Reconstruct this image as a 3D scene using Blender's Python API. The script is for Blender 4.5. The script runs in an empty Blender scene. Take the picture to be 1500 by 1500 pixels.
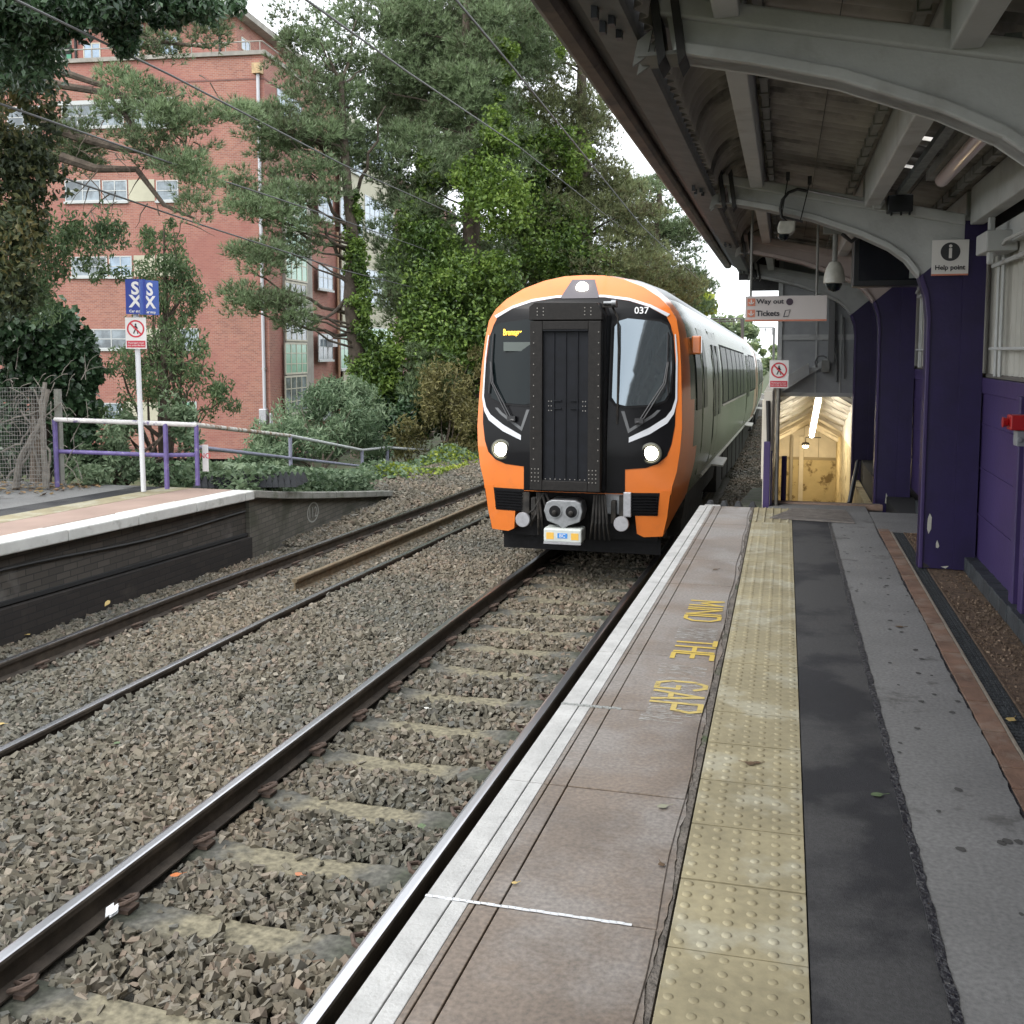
import bpy, bmesh, math, random
import numpy as np
from mathutils import Vector, Matrix
from mathutils.geometry import tessellate_polygon
R = math.radians
random.seed(7); RNG = np.random.default_rng(11)
S = bpy.context.scene; COL = S.collection

# ------------------------------------------------------------------ camera
CAMZ, YAW, PITCH = 1.70, 14.9, 4.92
FPX, CX, CY = 1500.0, 750.0, 644.0
cam = bpy.data.cameras.new('camera'); cam_o = bpy.data.objects.new('camera', cam); COL.objects.link(cam_o)
cam_o.location = (0, 0, CAMZ); cam_o.rotation_euler = (R(90 - PITCH), 0, R(YAW))
cam.sensor_width = 36; cam.lens = 36.0 * FPX / 1500; cam.shift_y = -(750 - CY) / 1500
cam.clip_end = 2000; cam.clip_start = 0.05
S.camera = cam_o
# ------------------------------------------------------------------ sky and light (overcast)
w = bpy.data.worlds.new('World'); S.world = w; w.use_nodes = True
nt = w.node_tree; bg = nt.nodes['Background']; bg.inputs[1].default_value = 0.135
sky = nt.nodes.new('ShaderNodeTexSky'); sky.sky_type = 'NISHITA'; sky.sun_disc = False
sky.sun_elevation = R(48); sky.sun_rotation = R(-150); sky.air_density = 1.0; sky.dust_density = 3.0
mixw = nt.nodes.new('ShaderNodeMixRGB'); mixw.inputs[0].default_value = 0.88
tcw = nt.nodes.new('ShaderNodeTexCoord'); nw = nt.nodes.new('ShaderNodeTexNoise'); nw.inputs['Scale'].default_value = 2.2; nw.inputs['Detail'].default_value = 5
rw = nt.nodes.new('ShaderNodeValToRGB'); rw.color_ramp.elements[0].position = .3; rw.color_ramp.elements[1].position = .7
rw.color_ramp.elements[0].color = (7.6, 8.0, 8.4, 1); rw.color_ramp.elements[1].color = (9.6, 9.8, 10.0, 1)
for e in rw.color_ramp.elements: pass
nt.links.new(tcw.outputs['Generated'], nw.inputs['Vector']); nt.links.new(nw.outputs[0], rw.inputs[0])
nt.links.new(sky.outputs[0], mixw.inputs[1]); nt.links.new(rw.outputs[0], mixw.inputs[2]); nt.links.new(mixw.outputs[0], bg.inputs[0])
sun = bpy.data.lights.new('sun', 'SUN'); sun.energy = 0.9; sun.angle = R(25); sun.color = (1, .97, .92)
sun_o = bpy.data.objects.new('sun', sun); COL.objects.link(sun_o)
sun_o.rotation_euler = (R(42), 0, R(-30)); sun_o.location = (-10, -10, 30)
S.view_settings.view_transform = 'Standard'; S.view_settings.look = 'None'; S.view_settings.exposure = 1.15; S.view_settings.gamma = 1
S.render.engine = 'CYCLES'; S.cycles.use_denoising = True
S.cycles.max_bounces = 7; S.cycles.diffuse_bounces = 4; S.cycles.glossy_bounces = 3; S.cycles.transparent_max_bounces = 8; S.cycles.transmission_bounces = 3
S.cycles.caustics_reflective = False; S.cycles.caustics_refractive = False

# ------------------------------------------------------------------ measuring helpers (survey of the place)
_p, _y = R(PITCH), R(YAW)
FW = Vector((-math.sin(_y) * math.cos(_p), math.cos(_y) * math.cos(_p), -math.sin(_p)))
RT = Vector((math.cos(_y), math.sin(_y), 0)); UP = RT.cross(FW)
CAM = Vector((0, 0, CAMZ))
def at(u, v, d):
    return CAM + (FW + RT * ((u - CX) / FPX) + UP * (-(v - CY) / FPX)) * d
def at_y(u, v, y):
    r = FW + RT * ((u - CX) / FPX) + UP * (-(v - CY) / FPX); return CAM + r * (y / r.y)
def at_z(u, v, z):
    r = FW + RT * ((u - CX) / FPX) + UP * (-(v - CY) / FPX); return CAM + r * ((z - CAMZ) / r.z)

# ------------------------------------------------------------------ materials
MATS = {}
def mat(name, col, rough=.8, metal=0.0, var=0.0, vscale=5.0, bump=0.0, bscale=60.0, col2=None, detail=6, emit=None, spec=.5, island=0.0, stain=None, trans=0.0, coat=0.0, speck=None):
    """procedural material: colour varied by object-space noise, fine bump, per-piece variation"""
    if name in MATS: return MATS[name]
    m = bpy.data.materials.new(name); m.use_nodes = True; t = m.node_tree; n = t.nodes; L = t.links
    b = n['Principled BSDF']; b.inputs['Roughness'].default_value = rough; b.inputs['Metallic'].default_value = metal
    b.inputs['Specular IOR Level'].default_value = spec
    if coat: b.inputs['Coat Weight'].default_value = coat; b.inputs['Coat Roughness'].default_value = .08
    tc = n.new('ShaderNodeTexCoord')
    c = tuple(col) + (1,)
    out = None
    if var or col2:
        ns = n.new('ShaderNodeTexNoise'); ns.inputs['Scale'].default_value = vscale; ns.inputs['Detail'].default_value = detail; ns.inputs['Roughness'].default_value = .62
        L.new(tc.outputs['Object'], ns.inputs['Vector'])
        r = n.new('ShaderNodeValToRGB'); r.color_ramp.elements[0].position = .33; r.color_ramp.elements[1].position = .68
        a2 = col2 if col2 else [x * (1 + var) for x in col]
        a1 = col if col2 else [x * (1 - var) for x in col]
        r.color_ramp.elements[0].color = tuple(a1) + (1,); r.color_ramp.elements[1].color = tuple(a2) + (1,)
        L.new(ns.outputs[0], r.inputs[0]); out = r.outputs[0]
    if island:
        g = n.new('ShaderNodeNewGeometry'); mr = n.new('ShaderNodeMapRange'); mr.inputs['To Min'].default_value = 1 - island; mr.inputs['To Max'].default_value = 1 + island
        L.new(g.outputs['Random Per Island'], mr.inputs[0])
        hs = n.new('ShaderNodeHueSaturation'); hm = n.new('ShaderNodeMapRange'); hm.inputs['To Min'].default_value = .5 - island * .05; hm.inputs['To Max'].default_value = .5 + island * .05
        fr = n.new('ShaderNodeMath'); fr.operation = 'MULTIPLY'; fr.inputs[1].default_value = 17.3; fr2 = n.new('ShaderNodeMath'); fr2.operation = 'FRACT'
        L.new(g.outputs['Random Per Island'], fr.inputs[0]); L.new(fr.outputs[0], fr2.inputs[0]); L.new(fr2.outputs[0], hm.inputs[0])
        L.new(mr.outputs[0], hs.inputs['Value']); L.new(hm.outputs[0], hs.inputs['Hue'])
        if out: L.new(out, hs.inputs['Color'])
        else: hs.inputs['Color'].default_value = c
        out = hs.outputs[0]
    if stain:                                    # (colour, scale, low, high, strength)
        s2 = n.new('ShaderNodeTexNoise'); s2.inputs['Scale'].default_value = stain[1]; s2.inputs['Detail'].default_value = 8; s2.inputs['Roughness'].default_value = .6
        L.new(tc.outputs['Object'], s2.inputs['Vector'])
        mr = n.new('ShaderNodeMapRange'); mr.inputs['From Min'].default_value = stain[2]; mr.inputs['From Max'].default_value = stain[3]; mr.inputs['To Max'].default_value = stain[4]
        L.new(s2.outputs[0], mr.inputs[0]); mx = n.new('ShaderNodeMixRGB'); mx.inputs[2].default_value = tuple(stain[0]) + (1,)
        L.new(mr.outputs[0], mx.inputs[0])
        if out: L.new(out, mx.inputs[1])
        else: mx.inputs[1].default_value = c
        out = mx.outputs[0]
    if speck:                                    # (scale, amount)
        s3 = n.new('ShaderNodeTexNoise'); s3.inputs['Scale'].default_value = speck[0]; s3.inputs['Detail'].default_value = 3
        L.new(tc.outputs['Object'], s3.inputs['Vector']); m3 = n.new('ShaderNodeMapRange'); m3.inputs['From Min'].default_value = .3; m3.inputs['From Max'].default_value = .7; m3.inputs['To Min'].default_value = 1 - speck[1]; m3.inputs['To Max'].default_value = 1 + speck[1]
        L.new(s3.outputs[0], m3.inputs[0]); h3 = n.new('ShaderNodeHueSaturation'); L.new(m3.outputs[0], h3.inputs['Value'])
        if out: L.new(out, h3.inputs['Color'])
        else: h3.inputs['Color'].default_value = c
        out = h3.outputs[0]
    if out: L.new(out, b.inputs['Base Color'])
    else: b.inputs['Base Color'].default_value = c
    if bump:
        nb = n.new('ShaderNodeTexNoise'); nb.inputs['Scale'].default_value = bscale; nb.inputs['Detail'].default_value = 5
        L.new(tc.outputs['Object'], nb.inputs['Vector'])
        bp = n.new('ShaderNodeBump'); bp.inputs['Strength'].default_value = bump; bp.inputs['Distance'].default_value = .02
        L.new(nb.outputs[0], bp.inputs['Height']); L.new(bp.outputs[0], b.inputs['Normal'])
    if emit:
        b.inputs['Emission Color'].default_value = tuple(emit[0]) + (1,); b.inputs['Emission Strength'].default_value = emit[1]
    if trans: b.inputs['Transmission Weight'].default_value = trans
    MATS[name] = m; return m
def nodes_of(m): return m.node_tree.nodes, m.node_tree.links, m.node_tree.nodes['Principled BSDF']

def brick_mat(name, c1, c2, mortar, scale, rot=None, stain=None, rough=.85, bw=.225, bh=.075, vec='xz', bump=.4):
    m = bpy.data.materials.new(name); m.use_nodes = True; n, L, b = nodes_of(m); b.inputs['Roughness'].default_value = rough
    tc = n.new('ShaderNodeTexCoord'); sp = n.new('ShaderNodeSeparateXYZ'); cb = n.new('ShaderNodeCombineXYZ'); L.new(tc.outputs['Object'], sp.inputs[0])
    ad = n.new('ShaderNodeMath'); ad.operation = 'ADD'; L.new(sp.outputs[0], ad.inputs[0]); L.new(sp.outputs[1], ad.inputs[1])
    L.new(ad.outputs[0], cb.inputs[0]); L.new(sp.outputs[2], cb.inputs[1])
    br = n.new('ShaderNodeTexBrick'); br.inputs['Scale'].default_value = scale; br.inputs['Brick Width'].default_value = bw; br.inputs['Row Height'].default_value = bh
    br.inputs['Mortar Size'].default_value = .007; br.inputs['Bias'].default_value = -.2
    br.inputs['Color1'].default_value = tuple(c1) + (1,); br.inputs['Color2'].default_value = tuple(c2) + (1,); br.inputs['Mortar'].default_value = tuple(mortar) + (1,)
    L.new(cb.outputs[0], br.inputs['Vector'])
    ns = n.new('ShaderNodeTexNoise'); ns.inputs['Scale'].default_value = .35; ns.inputs['Detail'].default_value = 8; L.new(tc.outputs['Object'], ns.inputs['Vector'])
    mr = n.new('ShaderNodeMapRange'); mr.inputs['From Min'].default_value = .3; mr.inputs['From Max'].default_value = .7; mr.inputs['To Min'].default_value = .8; mr.inputs['To Max'].default_value = 1.18
    L.new(ns.outputs[0], mr.inputs[0]); hs = n.new('ShaderNodeHueSaturation'); L.new(mr.outputs[0], hs.inputs['Value']); L.new(br.outputs[0], hs.inputs['Color'])
    out = hs.outputs[0]
    if stain:
        s2 = n.new('ShaderNodeTexNoise'); s2.inputs['Scale'].default_value = stain[1]; s2.inputs['Detail'].default_value = 7; L.new(tc.outputs['Object'], s2.inputs['Vector'])
        m2 = n.new('ShaderNodeMapRange'); m2.inputs['From Min'].default_value = stain[2]; m2.inputs['From Max'].default_value = stain[3]; m2.inputs['To Max'].default_value = stain[4]; L.new(s2.outputs[0], m2.inputs[0])
        mx = n.new('ShaderNodeMixRGB'); mx.inputs[2].default_value = tuple(stain[0]) + (1,); L.new(m2.outputs[0], mx.inputs[0]); L.new(out, mx.inputs[1]); out = mx.outputs[0]
    L.new(out, b.inputs['Base Color'])
    if bump:
        bp = n.new('ShaderNodeBump'); bp.inputs['Strength'].default_value = bump; bp.inputs['Distance'].default_value = .01; bp.invert = True
        L.new(br.outputs['Fac'], bp.inputs['Height']); L.new(bp.outputs[0], b.inputs['Normal'])
    MATS[name] = m; return m

# ------------------------------------------------------------------ mesh helpers
def tag(o, label=None, cat=None, group=None, kind=None):
    if label: o['label'] = label
    if cat: o['category'] = cat
    if group: o['group'] = group
    if kind: o['kind'] = kind
    return o
def place(o, parent):
    COL.objects.link(o)
    if parent is not None:
        o.parent = parent
        p = parent; v = Vector(p.location)
        while p.parent: p = p.parent; v = v + Vector(p.location)
        o.location = -v
class MB:
    def __init__(s): s.v = []; s.f = []; s.mi = []; s.cur = 0
    def add(s, vs, fs):
        k = len(s.v); s.v += [tuple(p) for p in vs]; s.f += [tuple(i + k for i in f) for f in fs]; s.mi += [s.cur] * len(fs); return s
    def box(s, x0, x1, y0, y1, z0, z1):
        return s.add([(x0, y0, z0), (x1, y0, z0), (x1, y1, z0), (x0, y1, z0), (x0, y0, z1), (x1, y0, z1), (x1, y1, z1), (x0, y1, z1)],
                     [(0, 3, 2, 1), (4, 5, 6, 7), (0, 1, 5, 4), (1, 2, 6, 5), (2, 3, 7, 6), (3, 0, 4, 7)])
    def obox(s, c, ax, ay, az):              # centre and three half-axis vectors
        c = Vector(c); ax, ay, az = map(Vector, (ax, ay, az)); vs = []
        for k in (-1, 1):
            for i, j in ((-1, -1), (1, -1), (1, 1), (-1, 1)): vs.append(c + ax * i + ay * j + az * k)
        return s.add(vs, [(0, 3, 2, 1), (4, 5, 6, 7), (0, 1, 5, 4), (1, 2, 6, 5), (2, 3, 7, 6), (3, 0, 4, 7)])
    def prism(s, poly, a, b, axis='y'):      # poly in the two other axes, extruded from a to b
        n = len(poly)
        def P(p, t):
            return {'y': (p[0], t, p[1]), 'x': (t, p[0], p[1]), 'z': (p[0], p[1], t)}[axis]
        vs = [P(p, a) for p in poly] + [P(p, b) for p in poly]
        tri = tessellate_polygon([[Vector((p[0], p[1], 0)) for p in poly]])
        fs = [tuple(t) for t in tri] + [tuple(i + n for i in reversed(t)) for t in tri]
        fs += [(i, (i + 1) % n, (i + 1) % n + n, i + n) for i in range(n)]
        return s.add(vs, fs)
    def tube(s, pts, r, n=8, cap=True):
        pts = [Vector(p) for p in pts]; rs = r if isinstance(r, (list, tuple)) else [r] * len(pts); rings = []
        prev = None
        for i, p in enumerate(pts):
            d = (pts[min(i + 1, len(pts) - 1)] - pts[max(i - 1, 0)]).normalized()
            if prev is None:
                a = Vector((0, 0, 1)) if abs(d.z) < .9 else Vector((1, 0, 0)); x = d.cross(a).normalized()
            else: x = (prev - d * prev.dot(d)).normalized()
            prev = x; y = d.cross(x)
            rings.append([p + (x * math.cos(2 * math.pi * k / n) + y * math.sin(2 * math.pi * k / n)) * rs[i] for k in range(n)])
        vs = [q for ring in rings for q in ring]; fs = []
        for i in range(len(rings) - 1):
            for k in range(n): fs.append((i * n + k, i * n + (k + 1) % n, (i + 1) * n + (k + 1) % n, (i + 1) * n + k))
        if cap: fs += [tuple(range(n))[::-1], tuple(range((len(rings) - 1) * n, len(rings) * n))]
        return s.add(vs, fs)
    def lathe(s, c, prof, n=20, axis='z'):   # prof: list of (radius, height)
        vs = []; fs = []; c = Vector(c)
        for r, h in prof:
            for k in range(n):
                a = 2 * math.pi * k / n; x, y = r * math.cos(a), r * math.sin(a)
                vs.append(c + (Vector((x, y, h)) if axis == 'z' else Vector((x, h, y)) if axis == 'y' else Vector((h, x, y))))
        m = len(prof)
        for i in range(m - 1):
            for k in range(n): fs.append((i * n + k, i * n + (k + 1) % n, (i + 1) * n + (k + 1) % n, (i + 1) * n + k))
        fs += [tuple(range(n))[::-1], tuple(range((m - 1) * n, m * n))]
        return s.add(vs, fs)
    def build(s, name, m=None, parent=None, smooth=False, bevel=0, mats=None, fixn=True):
        me = bpy.data.meshes.new(name); me.from_pydata(s.v, [], s.f)
        for x in (mats or ([m] if m else [])): me.materials.append(x)
        if mats: me.polygons.foreach_set('material_index', s.mi)
        if fixn:
            bm = bmesh.new(); bm.from_mesh(me); bmesh.ops.recalc_face_normals(bm, faces=bm.faces); bm.to_mesh(me); bm.free()
        if smooth: me.polygons.foreach_set('use_smooth', [True] * len(me.polygons))
        me.update(); o = bpy.data.objects.new(name, me); place(o, parent)
        if bevel:
            b = o.modifiers.new('bevel', 'BEVEL'); b.width = bevel; b.segments = 2; b.limit_method = 'ANGLE'; b.angle_limit = R(40)
        if smooth:
            e = o.modifiers.new('split', 'EDGE_SPLIT'); e.split_angle = R(42)
        return o
def thing(name, loc, label, cat, group=None, rz=0):
    o = bpy.data.objects.new(name, None); o.empty_display_size = .2; COL.objects.link(o); o.location = loc; o.rotation_euler.z = rz
    return tag(o, label, cat, group)
def np_mesh(name, V, F, m, parent=None, smooth=False):
    """V (n,3), F (m,k) arrays"""
    me = bpy.data.meshes.new(name); k = F.shape[1]
    me.vertices.add(len(V)); me.vertices.foreach_set('co', np.ascontiguousarray(V, dtype=np.float32).ravel())
    me.loops.add(F.size); me.loops.foreach_set('vertex_index', np.ascontiguousarray(F, dtype=np.int32).ravel())
    me.polygons.add(len(F)); me.polygons.foreach_set('loop_start', np.arange(0, F.size, k, dtype=np.int32)); me.polygons.foreach_set('loop_total', np.full(len(F), k, dtype=np.int32))
    me.polygons.foreach_set('use_smooth', np.full(len(F), smooth, dtype=bool))
    me.materials.append(m); me.update(calc_edges=True); me.validate()
    o = bpy.data.objects.new(name, me); place(o, parent); return o
def copy_tree(o, parent=None):
    c = o.copy(); COL.objects.link(c); c.parent = parent
    for ch in o.children: copy_tree(ch, c)
    return c
FONTS = {}
def text(name, s, m, size, loc, rot, parent=None, ext=.001, align='CENTER', sx=1.0, bold=0.0, fit=None):
    cu = bpy.data.curves.new(name, 'FONT'); cu.body = s; cu.size = size; cu.extrude = ext; cu.align_x = align; cu.align_y = 'CENTER'; cu.offset = bold; cu.resolution_u = 3
    cu.materials.append(m); tmp = bpy.data.objects.new(name, cu); COL.objects.link(tmp)
    dg = bpy.context.evaluated_depsgraph_get(); me = bpy.data.meshes.new_from_object(tmp.evaluated_get(dg)); bpy.data.objects.remove(tmp)
    if fit:
        xs_ = [v.co.x for v in me.vertices]; ys_f = [v.co.y for v in me.vertices]; kx = fit[0] / (max(xs_) - min(xs_)); ky = fit[1] / (max(ys_f) - min(ys_f)) if fit[1] else kx
        ox = {'CENTER': (max(xs_) + min(xs_)) / 2, 'LEFT': min(xs_)}[align]; me.transform(Matrix.Diagonal((kx, ky, 1, 1)) @ Matrix.Translation((-ox, -(max(ys_f) + min(ys_f)) / 2, 0)))
    M = Matrix.Translation(Vector(loc)) @ rot.to_4x4() @ Matrix.Diagonal((sx, 1, 1, 1)); me.transform(M)
    o = bpy.data.objects.new(name, me); place(o, parent); return o
FRONT = Matrix.Rotation(R(90), 3, 'X')        # text standing up, read looking along +y

# ------------------------------------------------------------------ track geometry
def cx(y): return -2.60 + .026 * y - .0004 * y * y
def drop(y): return 0 if y < 9 else (.0175 * (y - 9) if y > 11 else .0175 * (y - 9) ** 2 / 4)
def zr(y): return -.94 - (drop(y) if y < 11 else .0175 * (y - 10))
def cx2(y): return cx(y) - 3.46
def zr2(y): return zr(y) - .09
# ================================================================== GROUND, BALLAST, TRACK
def stone_mat(name, cols, mossy=False):
    m = bpy.data.materials.new(name); m.use_nodes = True; n, L, b = nodes_of(m); b.inputs['Roughness'].default_value = .85
    g = n.new('ShaderNodeNewGeometry'); r = n.new('ShaderNodeValToRGB'); r.color_ramp.interpolation = 'LINEAR'
    el = r.color_ramp.elements
    for i, (p, c) in enumerate(cols):
        e = el[i] if i < 2 else el.new(p)
        e.position = p; e.color = c + (1,)
    L.new(g.outputs['Random Per Island'], r.inputs[0])
    tc = n.new('ShaderNodeTexCoord'); ns = n.new('ShaderNodeTexNoise'); ns.inputs['Scale'].default_value = .55; ns.inputs['Detail'].default_value = 6; L.new(tc.outputs['Object'], ns.inputs['Vector'])
    mx = n.new('ShaderNodeMixRGB'); mx.blend_type = 'MULTIPLY'; mx.inputs[0].default_value = 1; r2 = n.new('ShaderNodeValToRGB')
    r2.color_ramp.elements[0].position = .35; r2.color_ramp.elements[0].color = (.80, .84, .84, 1); r2.color_ramp.elements[1].position = .65; r2.color_ramp.elements[1].color = (1.12, 1.05, .96, 1)
    L.new(ns.outputs[0], r2.inputs[0]); L.new(r.outputs[0], mx.inputs[1]); L.new(r2.outputs[0], mx.inputs[2])
    n2 = n.new('ShaderNodeTexNoise'); n2.inputs['Scale'].default_value = 90; L.new(tc.outputs['Object'], n2.inputs['Vector'])
    mr = n.new('ShaderNodeMapRange'); mr.inputs['To Min'].default_value = .8; mr.inputs['To Max'].default_value = 1.2; L.new(n2.outputs[0], mr.inputs[0])
    hs = n.new('ShaderNodeHueSaturation'); L.new(mr.outputs[0], hs.inputs['Value']); L.new(mx.outputs[0], hs.inputs['Color']); L.new(hs.outputs[0], b.inputs['Base Color'])
    MATS[name] = m; return m
M_STONE = stone_mat('ballast stone', [(0, (.088, .079, .060)), (1, (.27, .25, .21)), (.35, (.142, .128, .098)), (.6, (.165, .143, .112)), (.8, (.145, .142, .128)), (.93, (.19, .145, .112))])
M_BED = mat('ballast bed', (.085, .078, .065), .95, var=.4, vscale=14, bump=1, bscale=40)
M_GROUND = mat('earth and leaf litter', (.06, .06, .03), .95, var=.5, vscale=1.5, bump=.6, bscale=8, stain=((.035, .07, .015), 2.2, .45, .6, .8))

def hb(x, y):
    """ballast surface height"""
    z = np.vectorize(zr)(y); c1 = -2.60 + .026 * y - .0004 * y * y; d1 = x - c1; d2 = x - (c1 - 3.46)
    h = np.full_like(x, -.165)
    mid = np.abs(d1) < .68; h = np.where(mid, -.195, h)                       # between the near rails
    six = (d1 < -.85) & (d1 > -2.6); h = np.where(six, -.135, h)              # heap between the tracks
    f = (d1 <= -2.6) & (d2 > -.85); h = np.where(f, -.262, h)
    h = np.where(d2 <= -.85, -.25 - .05 * np.clip(-(d2 + .85), 0, .6), h)      # beside the far platform
    h = np.where((y > 14) & (d2 < -1.1), -.25 + .10 * np.clip(-(d2 + 1.1), 0, 2), h)
    h = np.where((d1 > .82), -.20 + .06 * np.clip(d1 - .9, 0, 3), h)
    return z + h
def grid_sheet(name, xs, ys, hf, m, kind, label=None):
    X, Y = np.meshgrid(xs, ys); Z = hf(X, Y); V = np.stack([X, Y, Z], -1).reshape(-1, 3); nx, ny = len(xs), len(ys)
    i = np.arange(ny - 1)[:, None] * nx + np.arange(nx - 1)[None]; F = np.stack([i, i + 1, i + nx + 1, i + nx], -1).reshape(-1, 4)
    o = np_mesh(name, V, F, m, smooth=True); tag(o, label, kind=kind); return o
o = grid_sheet('ground', np.r_[-900, -300, np.linspace(-120, 60, 61), 300, 900], np.r_[-300, -60, np.linspace(-20, 200, 56), 500, 1200],
           lambda X, Y: np.where(X < -13, -3.3, np.where(X > -7, -5.0, -2.0)) - np.clip(Y - 10, 0, 90) * .0175 + .1 * np.sin(X * .7) * np.cos(Y * .5), M_GROUND, 'structure')
# grassy bank on the left, between the far track and the brick building
def bank(X, Y):
    e = cx2(Y) - 2.5; t = np.clip((e - X) / 6.0, 0, 1)
    return np.vectorize(zr)(Y) - .22 + .22 * np.clip((e - X) / 1.2, 0, 1) - 3.2 * np.clip(t - .2, 0, 1) + .08 * np.sin(X * 2.1 + Y) + .06 * np.sin(Y * 1.3 - X)
def bank2(X, Y): return np.where(X > cx2(Y) - 2.52, bank(X, Y) - .05, bank(X, Y))
o = grid_sheet('bank', np.linspace(-22, -7.6, 50), np.linspace(13.2, 110, 140), bank2, M_GROUND, 'structure')
o = grid_sheet('ballast_bed', np.linspace(-8.6, 1.2, 99), np.linspace(-4, 110, 460),
    lambda X, Y: hb(X, Y) + .012 * np.sin(X * 9 + Y * 3) * np.sin(Y * 7) - np.where((X < -7.9) | (X > .9), .5, 0) - np.where((X > -.2) & (Y > 11.3), 4., 0) - .035 * (Y < 30), M_BED, 'structure')

# stones: one scattered mass of broken limestone
def stones(name, pts, size, m):
    I = np.array([(-1, -1, -1), (1, -1, -1), (1, 1, -1), (-1, 1, -1), (-1, -1, 1), (1, -1, 1), (1, 1, 1), (-1, 1, 1)]) * .62
    F0 = np.array([(0, 3, 2), (0, 2, 1), (4, 5, 6), (4, 6, 7), (0, 1, 5), (0, 5, 4), (1, 2, 6), (1, 6, 5), (2, 3, 7), (2, 7, 6), (3, 0, 4), (3, 4, 7)])
    N = len(pts); sc = size * RNG.uniform(.5, 1.35, (N, 1)); ax = np.stack([RNG.uniform(.85, 1.3, N), RNG.uniform(.6, 1.0, N), RNG.uniform(.35, .75, N)], -1)
    V = I[None] * (1 + RNG.uniform(-.55, .35, (N, 8, 3))) * ax[:, None] * sc[:, None] * .62
    q = RNG.normal(size=(N, 4)); q[:, 1:3] *= .45; q /= np.linalg.norm(q, axis=1, keepdims=True)   # mostly lying flat
    a = RNG.uniform(0, 2 * np.pi, N)
    ww, x, y, z = q.T
    Rm = np.stack([1 - 2 * (y * y + z * z), 2 * (x * y - z * ww), 2 * (x * z + y * ww), 2 * (x * y + z * ww), 1 - 2 * (x * x + z * z), 2 * (y * z - x * ww), 2 * (x * z - y * ww), 2 * (y * z + x * ww), 1 - 2 * (x * x + y * y)], -1).reshape(N, 3, 3)
    V = np.einsum('nij,nkj->nki', Rm, V) + pts[:, None]
    F = F0[None] + (np.arange(N) * 8)[:, None, None]
    o = np_mesh(name, V.reshape(-1, 3), F.reshape(-1, 3), m); return o
def scatter(x0, x1, y0, y1, dens, layers=1):
    n = int((x1 - x0) * (y1 - y0) * dens); x = RNG.uniform(x0, x1, n); y = RNG.uniform(y0, y1, n); return x, y
SLEEPER0, SLEEPER_GAP = 3.57, .70
def keep(x, y):
    d1 = x - (-2.60 + .026 * y - .0004 * y * y); d2 = d1 + 3.46
    k = np.ones(len(x), bool)
    for d in (d1, d2):
        for s in (-.752, .752): k &= ~(np.abs(d - s) < .085)
    ph = (y - SLEEPER0) / SLEEPER_GAP; dy = np.abs(ph - np.round(ph)) * SLEEPER_GAP
    on = (np.abs(d1) < .68) & (dy < .108 + .022 * np.sin(x * 11 + y * 5) + RNG.normal(size=len(x)) * .012); k &= ~(on & (RNG.uniform(size=len(x)) > .02))
    on2 = (np.abs(d2) < .68) & (np.abs(d2) > .42) & (dy < .10); k &= ~(on2 & (RNG.uniform(size=len(x)) > .2))
    k &= ~((d2 < -1.52 - .0) & (y < 13.0)); k &= ~((y >= 13) & (y < 19.5) & (x < -7.32 - .05 * (y - 13)))
    k &= ~((x > -.22) & (y > 11.3))
    return k
P_ = []
for (x0, x1, y0, y1, dens) in ((-8.0, -1.0, 2.6, 6.5, 1500), (-8.0, -1.0, 6.5, 11, 1300), (-8.4, -1.0, 11, 16, 1000)):
    x, y = scatter(x0, x1, y0, y1, dens); k = keep(x, y) & (x > -.98 * y - 1.2); x, y = x[k], y[k]
    z = hb(x, y) + RNG.uniform(-.02, .018, len(x)); P_.append(np.stack([x, y, z], -1))
st = stones('ballast_stones', np.concatenate(P_), .058, M_STONE)
tag(st, kind='stuff', label='grey brown broken stone ballast around the sleepers and rails')
P_ = []
for (x0, x1, y0, y1, dens) in ((-8.8, -3.2, 16, 30, 330), (-1.2, .6, 11.6, 26, 620), (-9.2, -3.2, 30, 60, 90), (-1.4, .4, 26, 60, 160)):
    x, y = scatter(x0, x1, y0, y1, dens); k = keep(x, y); x, y = x[k], y[k]
    z = hb(x, y) + RNG.uniform(-.02, .025, len(x)); P_.append(np.stack([x, y, z], -1))
st = stones('distant_ballast', np.concatenate(P_), .085, M_STONE)
tag(st, kind='stuff', label='coarser looking ballast beside the train and farther down the line')

# ---- rails
M_RUST = mat('rail side', (.060, .047, .036), .75, metal=.25, var=.35, vscale=9, bump=.2, bscale=80, stain=((.15, .12, .09), 3, .5, .7, .5))
M_SHINE = mat('polished rail head', (.50, .50, .52), .28, metal=1)
M_RUST2 = mat('rusty loose rail', (.15, .115, .07), .85, metal=.1, var=.3, vscale=14, bump=.2, bscale=60, stain=((.12, .06, .025), 5, .5, .7, .7))
RP = [(-.07, -.159), (.07, -.159), (.07, -.149), (.012, -.135), (.009, -.05), (.034, -.04), (.036, -.012), (.03, -.002), (.018, 0), (-.018, 0), (-.03, -.002), (-.036, -.012), (-.034, -.04), (-.009, -.05), (-.012, -.135), (-.07, -.149)]
def rail(name, off, c, zf, ys, m1=M_RUST, shine=(7, 8, 9), prof=RP, zoff=0):
    b = MB(); n = len(prof); V = []; 
    for y in ys:
        for p in prof: V.append((c(y) + off + p[0], y, zf(y) + p[1] + zoff))
    F = []; mi = []
    for i in range(len(ys) - 1):
        for k in range(n): F.append((i * n + k, i * n + (k + 1) % n, (i + 1) * n + (k + 1) % n, (i + 1) * n + k)); mi.append(1 if k in shine else 0)
    F += [tuple(range(n)), tuple(range((len(ys) - 1) * n, len(ys) * n))]; mi += [0, 0]
    b.v = V; b.f = F; b.mi = mi
    return b.build(name, mats=[m1, M_SHINE])
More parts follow.
